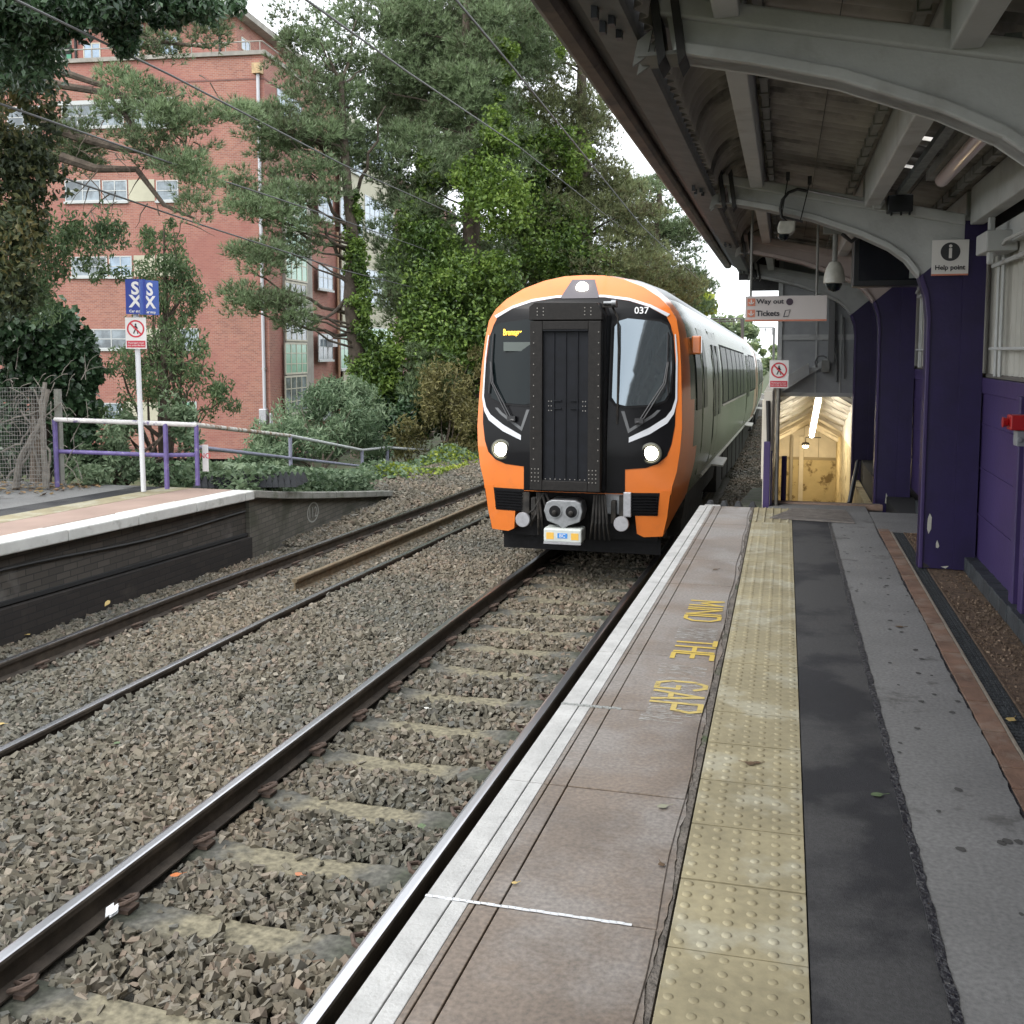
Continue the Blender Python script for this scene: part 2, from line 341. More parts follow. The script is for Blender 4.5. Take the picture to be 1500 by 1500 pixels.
YS = np.r_[np.arange(-4, 30, .5), np.arange(30, 112, 2.)].tolist()
tag(rail('rail', -.752, cx, zr, YS), 'polished running rail left of the bright sleepers, running under the middle of the train', 'rail', 'running rails')
tag(rail('rail', .752, cx, zr, YS), 'polished running rail hard beside the near platform edge', 'rail', 'running rails')
tag(rail('rail', -.752, cx2, zr2, YS), 'running rail nearest the far brick platform wall', 'rail', 'running rails')
tag(rail('rail', .752, cx2, zr2, YS), 'running rail of the far track on the side of the wide ballast strip', 'rail', 'running rails')
ysl = np.arange(11.15, 34, .5).tolist()
tag(rail('loose_rail', .12, cx2, zr2, ysl, M_RUST2, shine=(), zoff=.0), 'rusty brown spare rail lying loose between the far rails with a cut end', 'rail')

# ---- sleepers with clips
M_CONC = mat('mossy sleeper concrete', (.19, .18, .15), .9, var=.2, vscale=20, bump=.5, bscale=70, stain=((.06, .062, .05), 9, .46, .62, .85))
def sleeper_mat():
    m = bpy.data.materials.new('sleeper concrete'); m.use_nodes = True; n, L, b = nodes_of(m); b.inputs['Roughness'].default_value = .9
    tc = n.new('ShaderNodeTexCoord'); sp = n.new('ShaderNodeSeparateXYZ'); L.new(tc.outputs['Object'], sp.inputs[0])
    ns = n.new('ShaderNodeTexNoise'); ns.inputs['Scale'].default_value = 6; ns.inputs['Detail'].default_value = 8
    oi = n.new('ShaderNodeObjectInfo'); ad = n.new('ShaderNodeVectorMath'); ad.operation = 'ADD'; cbn = n.new('ShaderNodeCombineXYZ')
    ml = n.new('ShaderNodeMath'); ml.operation = 'MULTIPLY'; ml.inputs[1].default_value = 37; L.new(oi.outputs['Random'], ml.inputs[0]); L.new(ml.outputs[0], cbn.inputs[2])
    L.new(tc.outputs['Object'], ad.inputs[0]); L.new(cbn.outputs[0], ad.inputs[1]); L.new(ad.outputs[0], ns.inputs['Vector'])
    ab = n.new('ShaderNodeMath'); ab.operation = 'ADD'; ab.inputs[1].default_value = .05; L.new(sp.outputs[0], ab.inputs[0])   # lichen band sits off centre
    ab2 = n.new('ShaderNodeMath'); ab2.operation = 'ABSOLUTE'; L.new(ab.outputs[0], ab2.inputs[0])
    s = n.new('ShaderNodeMath'); s.operation = 'MULTIPLY_ADD'; s.inputs[1].default_value = .45; L.new(ns.outputs[0], s.inputs[0]); L.new(ab2.outputs[0], s.inputs[2])
    r = n.new('ShaderNodeValToRGB'); e = r.color_ramp.elements
    e[0].position = .52; e[0].color = (.185, .165, .112, 1); e[1].position = .68; e[1].color = (.098, .095, .082, 1)
    x = e.new(.86); x.color = (.05, .054, .038, 1)
    L.new(s.outputs[0], r.inputs[0])
    n2 = n.new('ShaderNodeTexNoise'); n2.inputs['Scale'].default_value = 28; n2.inputs['Detail'].default_value = 6; L.new(ad.outputs[0], n2.inputs['Vector'])
    r2 = n.new('ShaderNodeMapRange'); r2.inputs['From Min'].default_value = .3; r2.inputs['From Max'].default_value = .7; r2.inputs['To Min'].default_value = .5; r2.inputs['To Max'].default_value = 1.4
    L.new(n2.outputs[0], r2.inputs[0]); hs = n.new('ShaderNodeHueSaturation'); L.new(r2.outputs[0], hs.inputs['Value']); L.new(r.outputs[0], hs.inputs['Color']); L.new(hs.outputs[0], b.inputs['Base Color'])
    bp = n.new('ShaderNodeBump'); bp.inputs['Strength'].default_value = .5; bp.inputs['Distance'].default_value = .01; L.new(n2.outputs[0], bp.inputs['Height']); L.new(bp.outputs[0], b.inputs['Normal'])
    return m
M_SLP = sleeper_mat()
M_IRON = mat('rusted iron clip', (.10, .07, .055), .8, metal=.3, var=.3, vscale=30)
def sleeper_mesh():
    b = MB(); xs = [-1.26, -.95, -.62, -.5, -.3, 0, .3, .5, .62, .95, 1.26]; zt = [-.175, -.172, -.172, -.176, -.192, -.198, -.192, -.176, -.172, -.172, -.175]
    V = []; n = 6
    for x, z in zip(xs, zt):
        for (yy, dz) in ((-.145, -.09), (-.125, -.02), (-.105, 0), (.105, 0), (.125, -.02), (.145, -.09)): V.append((x, yy, z + dz + random.uniform(-.003, .003)))
    F = [(i * n + k, i * n + k + 1, (i + 1) * n + k + 1, (i + 1) * n + k) for i in range(len(xs) - 1) for k in range(n - 1)]
    F += [tuple(range(n)), tuple(range((len(xs) - 1) * n, len(xs) * n))]
    b.add(V, F); return b
def clip_mb(x, s):
    b = MB(); z = -.15
    b.box(x + s * .02 - .03, x + s * .02 + .03, -.045, .045, z - .02, z + .0)
    pts = [(x - s * .02, -.05, z + .012), (x + s * .045, -.052, z + .04), (x + s * .075, -.01, z + .05), (x + s * .045, .035, z + .035), (x - .0 * s, .04, z + .02), (x - s * .03, .0, z + .015), (x + s * .02, .0, z + .012)]
    b.tube([(p[0], p[1] * 1.15, p[2] + .008) for p in pts], .013, 7); return b
sm = sleeper_mesh()
def make_sleeper():
    r = thing('sleeper', (0, 0, 0), 'x', 'sleeper')
    sm.build('concrete_block', M_SLP, r, smooth=True)
    for rx in (-.752, .752):
        for s in (-1, 1): clip_mb(rx + s * .085, s).build('rail_clip', M_IRON, r, smooth=True)
    return r
proto = make_sleeper(); first = True
def put_sleeper(y, c, zf, label, group):
    global first
    o = proto if first else copy_tree(proto); first = False
    o.location = (c(y), y, zf(y)); o.rotation_euler.z = -(.026 - .0008 * y) + random.uniform(-.012, .012); tag(o, label, 'sleeper', group)
k = 0; y = SLEEPER0 - SLEEPER_GAP
while y < 14.0:
    put_sleeper(y, cx, zr, 'concrete sleeper with a lichen yellowed middle under the near track, one of a row' if y > 3 else 'concrete sleeper at the bottom left corner, cut by the picture edge', 'sleepers of the near track' if y > 3 else None); y += SLEEPER_GAP
y = SLEEPER0 + SLEEPER_GAP * 3
while y < 21:
    put_sleeper(y, cx2, zr2, 'concrete sleeper almost buried in ballast under the far track, one of a row', 'sleepers of the far track'); y += SLEEPER_GAP

# ================================================================== NEAR PLATFORM
# platform drawn in plan: edge follows the track, the other bands are straight
def edge(y): return cx(y) + 1.475
M_SLAB = mat('platform slab', (.155, .120, .092), .45, var=.30, vscale=1.3, bump=.08, bscale=160, stain=((.205, .185, .168), 1.9, .44, .60, .85), detail=9, speck=(60, .28))
M_COPE = mat('white painted edge', (.43, .43, .42), .75, var=.12, vscale=3, bump=.15, bscale=90, stain=((.30, .29, .275), 60, .52, .64, .4), speck=(9, .12))
M_MORT = mat('rough mortar', (.12, .105, .09), .95, var=.4, vscale=9, bump=1, bscale=45, stain=((.03, .055, .012), 3.0, .56, .66, .8))
M_TACT = mat('buff tactile paving', (.27, .235, .145), .75, var=.18, vscale=2.2, bump=.06, bscale=110, stain=((.35, .33, .25), 3.2, .50, .62, .8), detail=10, speck=(30, .12))
M_TARM = mat('new tarmac', (.013, .013, .0155), .75, var=.3, vscale=1.4, bump=.25, bscale=220, stain=((.052, .051, .051), 1.05, .46, .54, .8), detail=7, speck=(70, .22))
M_OLDT = mat('old grey asphalt', (.165, .164, .160), .72, var=.14, vscale=1.5, bump=.12, bscale=220, stain=((.075, .072, .068), 2.2, .57, .62, .7), detail=9, speck=(60, .2))
M_SEAM = mat('bitumen seam', (.02, .02, .024), .45, var=.5, vscale=30, bump=1, bscale=50, stain=((.16, .16, .16), 28, .58, .66, .7))
M_PAVE = mat('clay paver', (.17, .10, .068), .8, var=.35, vscale=4.5, bump=.3, bscale=90, stain=((.24, .19, .15), 6, .5, .65, .7))
M_DRAIN = mat('drain channel', (.035, .04, .043), .6, var=.4, vscale=20, bump=.7, bscale=90)
M_GRIT = mat('brown gravel bed', (.13, .085, .055), .95, var=.45, vscale=26, bump=1, bscale=120)
M_DARK = mat('sooty side and painted shade', (.02, .02, .02), .9)  # also serves as painted shade on the far wall and the top floor door
M_WHITE = mat('fresh white paint', (.66, .68, .70), .6, var=.08, vscale=30)
Y0, Y1 = -1.2, 11.42
def strip(name, xa, xb, ys, z0, z1, m, bevel=0, build=True):
    """slab between two x curves, with thickness"""
    b = MB(); V = []; F = []
    for y in ys:
        a = xa(y) if callable(xa) else xa; c = xb(y) if callable(xb) else xb
        V += [(a, y, z0), (c, y, z0), (c, y, z1), (a, y, z1)]
    n = len(ys)
    for i in range(n - 1):
        for k in range(4): F.append((i * 4 + k, i * 4 + (k + 1) % 4, (i + 1) * 4 + (k + 1) % 4, (i + 1) * 4 + k))
    F += [(0, 1, 2, 3), ((n - 1) * 4, (n - 1) * 4 + 3, (n - 1) * 4 + 2, (n - 1) * 4 + 1)]
    b.add(V, F)
    return b.build(name, m, bevel=bevel) if build else b
yy = np.linspace(Y0, Y1, 27).tolist()
plat = strip('platform', lambda y: edge(y) + .22, 1.45, yy, -1.7, -.03, M_DARK); tag(plat, kind='structure')
# edge coping stones (joint every 0.914 m) as one coping with real gaps
JO = 2.905 - .914 * 5
def slabs(name, xa, xb, z0, z1, m, gap=.008, inset=0, label=None, jitter=0.0):
    b = MB(); y = JO
    while y < Y1:
        a, c = max(y + gap / 2, Y0), min(y + .914 - gap / 2, Y1)
        if c > a:
            ys = np.linspace(a, c, 5); dz = random.uniform(-jitter, jitter); V = []; F = []
            for q in ys:
                X0 = xa(q) if callable(xa) else xa; X1 = xb(q) if callable(xb) else xb
                V += [(X0, q, z0), (X1, q, z0), (X1, q, z1 + dz), (X0, q, z1 + dz)]
            for i in range(4):
                for k in range(4): F.append((i * 4 + k, i * 4 + (k + 1) % 4, (i + 1) * 4 + (k + 1) % 4, (i + 1) * 4 + k))
            F += [(0, 1, 2, 3), (16, 19, 18, 17)]; b.add(V, F)
        y += .914
    o = b.build(name, m, bevel=.003); return tag(o, label, kind='structure')
slabs('platform_edge', edge, lambda y: edge(y) + .085, -.14, 0, M_COPE, label='white painted coping along the near platform edge')
slabs('platform_edge_line', lambda y: edge(y) + .089, lambda y: edge(y) + .143, -.14, -.001, M_COPE)
slabs('platform_groove_band', lambda y: edge(y) + .1435, lambda y: edge(y) + .163, -.14, -.002, M_SLAB)
slabs('platform_groove_line', lambda y: edge(y) + .167, lambda y: edge(y) + .236, -.14, -.002, M_SLAB)
slabs('platform_paving', lambda y: edge(y) + .241, lambda y: -.336 + .007 * math.sin(y * 5.1), -.14, -.001, M_SLAB, jitter=.002)
ysf = np.linspace(Y0, Y1, 260).tolist()
def rg(k, a): return lambda y: k + a * math.sin(y * 23) * math.sin(y * 7 + k) + a * .6 * math.sin(y * 61)
tag(strip('mortar_joint', lambda y: -.47, -.293, ysf, -.1, -.012, M_MORT), kind='structure')
rwk = [0.0]
for _ in range(400): rwk.append(max(-.016, min(.012, rwk[-1] * .94 + random.uniform(-.006, .006))))
def crack(k, off): return lambda y: k + rwk[int((y - Y0) / (Y1 - Y0) * 390)] + off
tag(strip('slab_crack', lambda y: -.345, crack(-.318, 0), np.linspace(Y0, Y1, 380).tolist(), -.1, -.007, M_SLAB), kind='structure')
ob = strip('mortar_ridge', crack(-.313, .0), -.297, ysf, -.1, -.001, M_MORT); tag(ob, kind='structure')
# tactile tiles with studs
tb = MB(); y = 3.224 - .4 * 11
while y < Y1:
    a, c = max(y + .005, Y0), min(y + .395, Y1)
    tb.box(-.29, .10, a, c, -.05, 0.0 + random.uniform(-.0015, .0015)); y += .4
tb.build('tactile_paving', M_TACT, bevel=.002)['kind'] = 'structure'
sb = MB(); y = 3.224 - .4 * 4 + .033
PR = [(.0165, 0), (.0145, .0032), (.0085, .0052)]
j = 0
while y < 10.4:
    for i in range(6): sb.lathe((-.262 + i * .0667, y, -.0015), PR, 10 if y < 5 else 7)
    y += .0667
sb.build('tactile_studs', M_TACT, smooth=True)['kind'] = 'structure'
rb = MB()                                     # the last tiles before the steps carry ribs instead
for i in range(5): rb.tube([(-.25 + i * .078, 10.42, .0), (-.25 + i * .078, 11.40, .0)], .011, 6)
rb.build('tactile_ribs', M_TACT, smooth=True)['kind'] = 'structure'
tag(strip('asphalt_strip', .104, .452, yy, -.1, -.002, M_TARM), kind='structure', label='dark new tarmac strip beside the buff tactile paving')
tag(strip('asphalt_seam', rg(.447, .003), rg(.475, .004), ysf, -.1, .0035, M_SEAM), kind='structure')
tag(strip('path', .47, lambda y: .882 + .006 * math.sin(y * 3) + .003 * math.sin(y * 31) + .003 * math.sin(y * 53), ysf, -.1, -.001, M_OLDT), kind='structure', label='old grey asphalt walkway')
tag(strip('path_crack', lambda y: .86, .915, ysf, -.1, -.012, M_SEAM), kind='structure')
pv = MB(); y = Y0
while y < 10.2:
    pv.box(.897 + random.uniform(-.002, .002), .998, y + .003, y + .207, -.1, random.uniform(-.006, -.001)); y += .21
pv.build('paver_row', M_PAVE, bevel=.003)['kind'] = 'structure'
M_EDGE = mat('drain edging', (.24, .21, .17), .6, var=.2, vscale=20)
tag(strip('drain_edging', 1.0, 1.012, [Y0, 10.2], -.1, .001, M_EDGE), kind='structure')
dr = MB(); dr.box(1.012, 1.115, Y0, 10.2, -.1, -.012)
y = Y0
while y < 10.15:
    for x in (1.022, 1.045, 1.068, 1.091): dr.box(x, x + .012, y + .008, y + .034, -.013, -.005)
    y += .042
dr.build('drain_channel', M_DRAIN)['kind'] = 'structure'
tag(strip('drain_edging_inner', 1.117, 1.127, [Y0, 10.2], -.1, -.002, M_GRIT), kind='structure')
gb = strip('gravel_bed', 1.127, 1.40, yy[:-3] + [10.2], -.12, -.008, M_GRIT); gb['kind'] = 'structure'
x = RNG.uniform(1.13, 1.38, 2600); y = RNG.uniform(2.6, 10.2, 2600)
kk = (np.sin(y * 2.1) > -.1) | (RNG.uniform(size=2600) < .25); x, y = x[kk], y[kk]
M_GR2 = stone_mat('brown gravel', [(0, (.07, .045, .03)), (1, (.28, .2, .14)), (.5, (.15, .10, .065)), (.8, (.2, .14, .1))])
st = stones('gravel', np.stack([x, y, np.full(len(x), -.005)], -1), .016, M_GR2); tag(st, kind='stuff', label='loose brown gravel between the drain and the wall kerb')
tag(strip('landing', .897, 1.45, [10.2, 10.8, Y1], -.1, -.003, M_OLDT), kind='structure')
# kerb of dark brick along the foot of the wall
kb = MB(); y = Y0
M_KERB = mat('black brick kerb', (.028, .033, .037), .6, var=.35, vscale=7, bump=.4, bscale=60, stain=((.07, .075, .08), 10, .55, .7, .6))
while y < 11.6:
    kb.box(1.385 + random.uniform(-.004, .004), 1.52, y + .002, y + .108, -.1, .105 + random.uniform(-.004, .003)); y += .11
tag(kb.build('kerb', M_KERB, bevel=.005), kind='structure')
# painted words and the white grout line
def worn(name, col, thr, ang=0):
    m = bpy.data.materials.new(name); m.use_nodes = True; n, L, b = nodes_of(m); b.inputs['Base Color'].default_value = tuple(col) + (1,); b.inputs['Roughness'].default_value = .7
    tc = n.new('ShaderNodeTexCoord'); mp = n.new('ShaderNodeMapping'); mp.inputs['Scale'].default_value = (14, 110, 14); ns = n.new('ShaderNodeTexNoise'); ns.inputs['Scale'].default_value = 1; ns.inputs['Detail'].default_value = 3
    L.new(tc.outputs['Object'], mp.inputs[0]); L.new(mp.outputs[0], ns.inputs['Vector']); g = n.new('ShaderNodeMapRange'); g.inputs['From Min'].default_value = thr; g.inputs['From Max'].default_value = thr + .05
    L.new(ns.outputs[0], g.inputs[0]); tr = n.new('ShaderNodeBsdfTransparent'); mx = n.new('ShaderNodeMixShader'); L.new(g.outputs[0], mx.inputs[0]); L.new(tr.outputs[0], mx.inputs[1]); L.new(b.outputs[0], mx.inputs[2])
    L.new(mx.outputs[0], n['Material Output'].inputs['Surface']); return m
M_Y = worn('worn yellow paint', (.50, .36, .07), .31); M_Y2 = worn('very worn yellow paint', (.48, .37, .12), .36)
RZ = Matrix.Rotation(R(-91), 3, 'Z')
pm = thing('painted_warning', (-.6, 5.7, 0), 'worn yellow words MIND THE GAP painted on the near platform slabs', 'floor marking')
GLY = {'M': [(0, 0, 0, 1), (0, 1, .5, .35), (.5, .35, 1, 1), (1, 1, 1, 0)], 'I': [(.5, 0, .5, 1)], 'N': [(0, 0, 0, 1), (0, 1, 1, 0), (1, 0, 1, 1)], 'D': [(0, 0, 0, 1), (0, 1, .6, 1), (.6, 1, 1, .75), (1, .75, 1, .25), (1, .25, .6, 0), (.6, 0, 0, 0)],
    'T': [(0, 1, 1, 1), (.5, 1, .5, 0)], 'H': [(0, 0, 0, 1), (1, 0, 1, 1), (0, .5, 1, .5)], 'E': [(0, 0, 0, 1), (0, 1, 1, 1), (0, .5, .8, .5), (0, 0, 1, 0)], 'G': [(1, .8, .7, 1), (.7, 1, .3, 1), (.3, 1, 0, .75), (0, .75, 0, .25), (0, .25, .3, 0), (.3, 0, 1, 0), (1, 0, 1, .45), (1, .45, .6, .45)],
    'A': [(0, 0, .5, 1), (.5, 1, 1, 0), (.2, .35, .8, .35)], 'P': [(0, 0, 0, 1), (0, 1, .8, 1), (.8, 1, 1, .8), (1, .8, .8, .48), (.8, .48, 0, .48)]}
def paint_word(s_, m_, xc, yc, sz):
    n_ = len(s_); cw = sz[0] / (n_ - (.6 if 'I' in s_ else 0)); b = MB(); y = yc + sz[0] / 2; k = 0; st_ = .0135
    for ch in s_:
        wd = cw * (.25 if ch == 'I' else .74)
        for (a0, b0, a1, b1) in GLY[ch]:
            p0 = Vector((xc - sz[1] / 2 + b0 * sz[1], y - .012 - a0 * wd, 0)); p1 = Vector((xc - sz[1] / 2 + b1 * sz[1], y - .012 - a1 * wd, 0)); d = p1 - p0; L_ = d.length; d /= L_; nn = Vector((-d.y, d.x, 0)) * st_
            z = Vector((0, 0, .0030 + .00012 * k)); k += 1; e = d * st_ * .6
            b.add([p0 - e - nn + z, p1 + e - nn + z, p1 + e + nn + z, p0 - e + nn + z], [(0, 1, 2, 3)])
        y -= cw * (.4 if ch == 'I' else 1.0)
    b.build('word', m_, pm)
for s_, yc, xc, sz, m_, sxx in (('MIND', 6.70, -.475, (.58, .21), M_Y, 1), ('THE', 5.80, -.465, (.42, .215), M_Y, 1), ('GAP', 4.97, -.475, (.50, .24), M_Y2, 1)):
    paint_word(s_, m_, xc, yc, sz)
M_SCUF = worn('white scrubbed patches', (.40, .40, .38), .54)
for (ya, yb, xa, xb) in ((6.28, 6.02, -.60, -.36), (5.50, 5.32, -.62, -.37), (5.28, 4.70, -.60, -.38), (4.70, 4.60, -.62, -.42)):
    b = MB(); b.add([(xa, yb, .0022), (xb, yb, .0022), (xb, ya, .0022), (xa, ya, .0022)], [(0, 1, 2, 3)]); b.build('scuff', M_SCUF, pm)
g = MB()
xs = np.linspace(edge(2.9) + .0, -.405, 30)
for i in range(29): g.obox(((xs[i] + xs[i + 1]) / 2, 2.905 + .0012 * math.sin(i * 1.7), .001), ((xs[i + 1] - xs[i]) / 2 + .001, 0, 0), (0, .004 + .0025 * random.random(), 0), (0, 0, .0012))
tag(g.build('white_grout_line', M_WHITE), 'bright white grout line across the nearest platform slab joint', 'floor marking')
g = MB()
xs = np.linspace(edge(4.75) + .0, -.72, 20)
for i in range(19): g.obox(((xs[i] + xs[i + 1]) / 2, 2.905 + .914 * 2 + .004 * math.sin(i * 2), .001), ((xs[i + 1] - xs[i]) / 2 + .001, 0, 0), (0, .007 + .004 * random.random(), 0), (0, 0, .003))
tag(g.build('grey_mortar_line', mat('grey mortar line', (.28, .29, .28), .9)), 'grey mortar line across the slab joint just before the word GAP', 'floor marking')
# steel grate by the steps
gr = MB(); M_STEEL = mat('worn chequer steel', (.20, .18, .165), .5, metal=.6, var=.25, vscale=12)
gr.add([(.12, 11.38, .004), (.66, 11.38, .004), (.70, 10.55, .004), (-.12, 10.66, .004), (.12, 11.38, .016), (.66, 11.38, .016), (.70, 10.55, .016), (-.12, 10.66, .016)][0:8],
       [(3, 2, 1, 0), (4, 5, 6, 7), (0, 1, 5, 4), (1, 2, 6, 5), (2, 3, 7, 6), (3, 0, 4, 7)])
y = 10.72
while y < 11.35:
    t = (y - 10.6) / .78; gr.box(-.10 + .24 * t, .685 - .03 * t, y, y + .02, .016, .021); y += .06
tag(gr.build('steel_floor_plate', M_STEEL), 'ribbed steel plate set in the platform floor before the steps', 'floor plate')
for i, (u, v, zz, m_, lb) in enumerate(((1166, 1065, 0, 'x', 0),)): pass
# dead leaves and litter on the ground near the camera
def leaf(name, x, y, z, s, rz, m, label, cat='leaf'):
    b = MB(); V = []; F = []
    for i in range(7):
        t = i / 6; wd = math.sin(math.pi * min(t * 1.1, 1)) * .35 * s + .002
        V += [(t * s - s / 2, -wd, .012 * math.sin(t * 5) * s * 8), (t * s - s / 2, 0, .004), (t * s - s / 2, wd, .014 * math.cos(t * 4) * s * 8)]
    for i in range(6):
        for k in range(2): F.append((i * 3 + k, i * 3 + k + 1, i * 3 + 4 + k, i * 3 + 3 + k))
    ca, sa = math.cos(rz), math.sin(rz); V = [(x + p[0] * ca - p[1] * sa, y + p[0] * sa + p[1] * ca, z + abs(p[2]) * .5 + .002) for p in V]
    b.add(V, F); b.tube([(x + (s / 2) * ca, y + (s / 2) * sa, z + .004), (x + s * .95 * ca, y + s * .95 * sa, z + .006)], .0012, 5)
    return tag(b.build(name, m, smooth=True, fixn=False), label, cat)
M_LG = mat('green fallen leaf', (.09, .13, .06), .6, var=.3, vscale=60); M_LB = mat('brown fallen leaf', (.10, .06, .03), .7, var=.3, vscale=60); M_LY = mat('yellow fallen leaf', (.45, .33, .12), .6, var=.2, vscale=60); M_LP = mat('pale fallen leaf', (.25, .25, .18), .7)
for (u, v, s, rz, m_, lb) in ((1285, 1164, .05, .3, M_LG, 'crumpled green leaf lying on the dark tarmac strip'), (1481, 1054, .06, 1.0, M_LY, 'yellow dead leaf lying on the black drain channel'), (971, 1181, .045, .5, M_LP, 'pale dead leaf on the slab beside the cracked mortar joint'),
        (1109, 1117, .035, .2, M_LB, 'brown twig shaped leaf on the studded paving'), (1098, 1118, .05, 2.9, M_LB, 'dark brown leaf on the studded paving, left of the other one'), (1048, 834, .05, .8, M_LB, 'small dark leaf lying on the brown slabs near the platform end'), (1318, 918, .05, .1, M_LB, 'dark leaf on the grey asphalt before the purple column'), (754, 1293, .02, .4, M_LY, 'tiny yellow leaf on the brown slab near the groove'), (969, 1266, .03, 2, M_LB, 'tiny brown leaf on the slab above the white grout line')):
    p = at_z(u, v, .004); leaf('fallen_leaf', p.x, p.y, .002, s, rz, m_, lb)
for (u, v, s, m_, lb) in ((160, 1338, .05, M_WHITE, 'crumpled white paper scrap caught on a rail clip at the near track'), (158, 695 + 190, .04, M_LY, 'small yellow leaf on the ballast near the far rail')):
    p = at_z(u, v, -1.04); b = MB(); 
    for i in range(5): b.obox(p + Vector((random.uniform(-.02, .02), random.uniform(-.02, .02), random.uniform(0, .02))), (s * .3, .01, .01), (-.005, s * .2, .012), (.001, 0, .003))
    tag(b.build('litter', m_), lb, 'litter')
for (u, v, z_, s, m_, lb) in ((41, 934, -1.2, .06, M_LY, 'yellow leaf on the ballast beside the far rail, nearer the left edge'), (2, 1066, -1.2, .06, M_LY, 'yellow leaf on the ballast at the very left edge of the picture'), (878, 1000, -1.1, .05, M_LY, 'yellowish leaf between the sleepers close to the platform edge'),
        (625, 1043, -1.1, .05, mat('pale pebble', (.5, .5, .47), .7), 'pale round pebble between the sleepers in the middle of the near track'), (258, 1290, -1.1, .06, mat('orange leaf', (.45, .14, .04), .7), 'orange leaf on the nearest stones by the left rail clip'), (171, 1095, -1.08, .06, M_LG, 'small green weed leaf among the stones of the wide ballast strip'), (438, 1289, -1.1, .05, mat('orange stone', (.40, .16, .08), .8), 'orange stone among the ballast between the near sleepers'), (618, 1218, -1.1, .07, M_LG, 'green weed sprouting beside the near rail by the platform')):
    p = at_z(u, v, z_); leaf('fallen_leaf', p.x, p.y, p.z + .03, s, u * .1, m_, lb)
M_GUM = mat('dark spot', (.06, .058, .055), .8)
gm = MB()
for _ in range(60):
    x, y, q = random.uniform(.5, .86), random.uniform(2.4, 10.5), random.uniform(.006, .018); n_ = 9; ph_ = [random.uniform(.7, 1.2) for _ in range(n_)]
    gm.add([(x + q * ph_[k] * math.cos(6.283 * k / n_), y + q * 1.3 * ph_[k] * math.sin(6.283 * k / n_), .0015) for k in range(n_)], [tuple(range(n_))])
tag(gm.build('gum_spots', M_GUM), 'dark trodden gum spots all over the old grey asphalt', kind='stuff')
cx_track = cx
def cx(y): return cx_track(y) - .085
# ================================================================== TRAIN
YN = 12.0                                       # nose
M_OR = mat('orange train paint', (.72, .19, .035), .28, coat=.5, var=.05, vscale=2, stain=((.45, .14, .05), 5, .55, .75, .3))
M_BK = mat('gloss black cab panel', (.006, .006, .007), .3, spec=.18, coat=.04, var=.2, vscale=3)
M_MBK = mat('matt black rubber', (.007, .007, .008), .6, spec=.25, var=.4, vscale=14, bump=.1, bscale=50)
M_GRYB = mat('charcoal gangway frame', (.012, .0105, .0095), .6, spec=.3, var=.3, vscale=20, bump=.1, bscale=60)
M_SIL = mat('silver green coach side', (.13, .155, .10), .22, metal=.25, var=.22, vscale=1.1, spec=.35, stain=((.085, .105, .055), .9, .45, .6, .8))
M_ROOF = mat('coach roof', (.20, .21, .21), .4, metal=.3, var=.1, vscale=2)
M_UNDER = mat('sooty underframe', (.03, .028, .026), .8, metal=.2, var=.5, vscale=9, stain=((.09, .075, .06), 5, .5, .7, .6))
M_WSTR = mat('pale cab stripe', (.62, .64, .68), .4, coat=.3)
M_GLASS = mat('dark window glass', (.006, .010, .011), .06, spec=.22); M_GLASSS = mat('tinted coach window', (.006, .009, .008), .25, spec=.04)
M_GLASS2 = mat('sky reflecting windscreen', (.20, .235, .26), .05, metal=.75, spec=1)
M_LAMP = mat('headlamp glow', (1, 1, .9), .3, emit=((1, .93, .72), 4)); M_LAMPR = mat('lamp reflector', (.12, .12, .10), .3, metal=.6)
M_LIT = mat('lit amber display', (.9, .5, .05), .5, emit=((1, .55, .05), 2.2))
M_GREY = mat('grey cast metal', (.28, .29, .30), .5, metal=.5, var=.2, vscale=15)
M_PALE = mat('pale coupler plastic', (.55, .58, .55), .4, var=.1, vscale=8)
M_PLATE = mat('buffer plate', (.42, .42, .44), .45, metal=.6, var=.15, vscale=15)
M_STEP = mat('pale step board', (.5, .48, .42), .6, var=.2, vscale=8)
def rake(x, z):
    """set-back of the cab face (metres behind the nose)"""
    a = abs(x) / 1.2
    return .16 * a ** 2.6 + (0 if z < 1.45 else .13 * (z - 1.45) ** 1.35) + (0 if z < 3.15 else 1.1 * (z - 3.15) ** 1.8) + (.10 * max(0, 1.0 - z))
OUT = [(.0, 3.62), (.25, 3.61), (.5, 3.555), (.75, 3.455), (.95, 3.325), (1.08, 3.2), (1.165, 3.06), (1.205, 2.85), (1.235, 2.5), (1.255, 2.1), (1.265, 1.75), (1.25, 1.5), (1.215, 1.25), (1.165, 1.07), (1.145, .9), (1.11, .7), (1.07, .48)]
BODY = [(.0, 3.68), (.3, 3.67), (.6, 3.61), (.88, 3.50), (1.06, 3.34), (1.18, 3.17), (1.255, 2.99), (1.30, 2.8), (1.34, 2.5), (1.36, 2.1), (1.36, 1.75), (1.35, 1.5), (1.33, 1.3), (1.30, 1.15), (1.27, 1.04), (1.24, .9), (1.22, .85)]
CABL = 2.0
def prof_at(t):
    """half section t metres behind the nose plane"""
    s = min(1, t / CABL) ; e = 1 - (1 - s) ** 3.0
    P = []
    for (a, b) in zip(OUT, BODY): P.append((a[0] + (b[0] - a[0]) * e, a[1] + (b[1] - a[1]) * e))
    return P
tr = thing('train', (cx(YN), YN, zr(YN)), 'orange black and silver electric train with lit headlamps arriving at the platform', 'train')
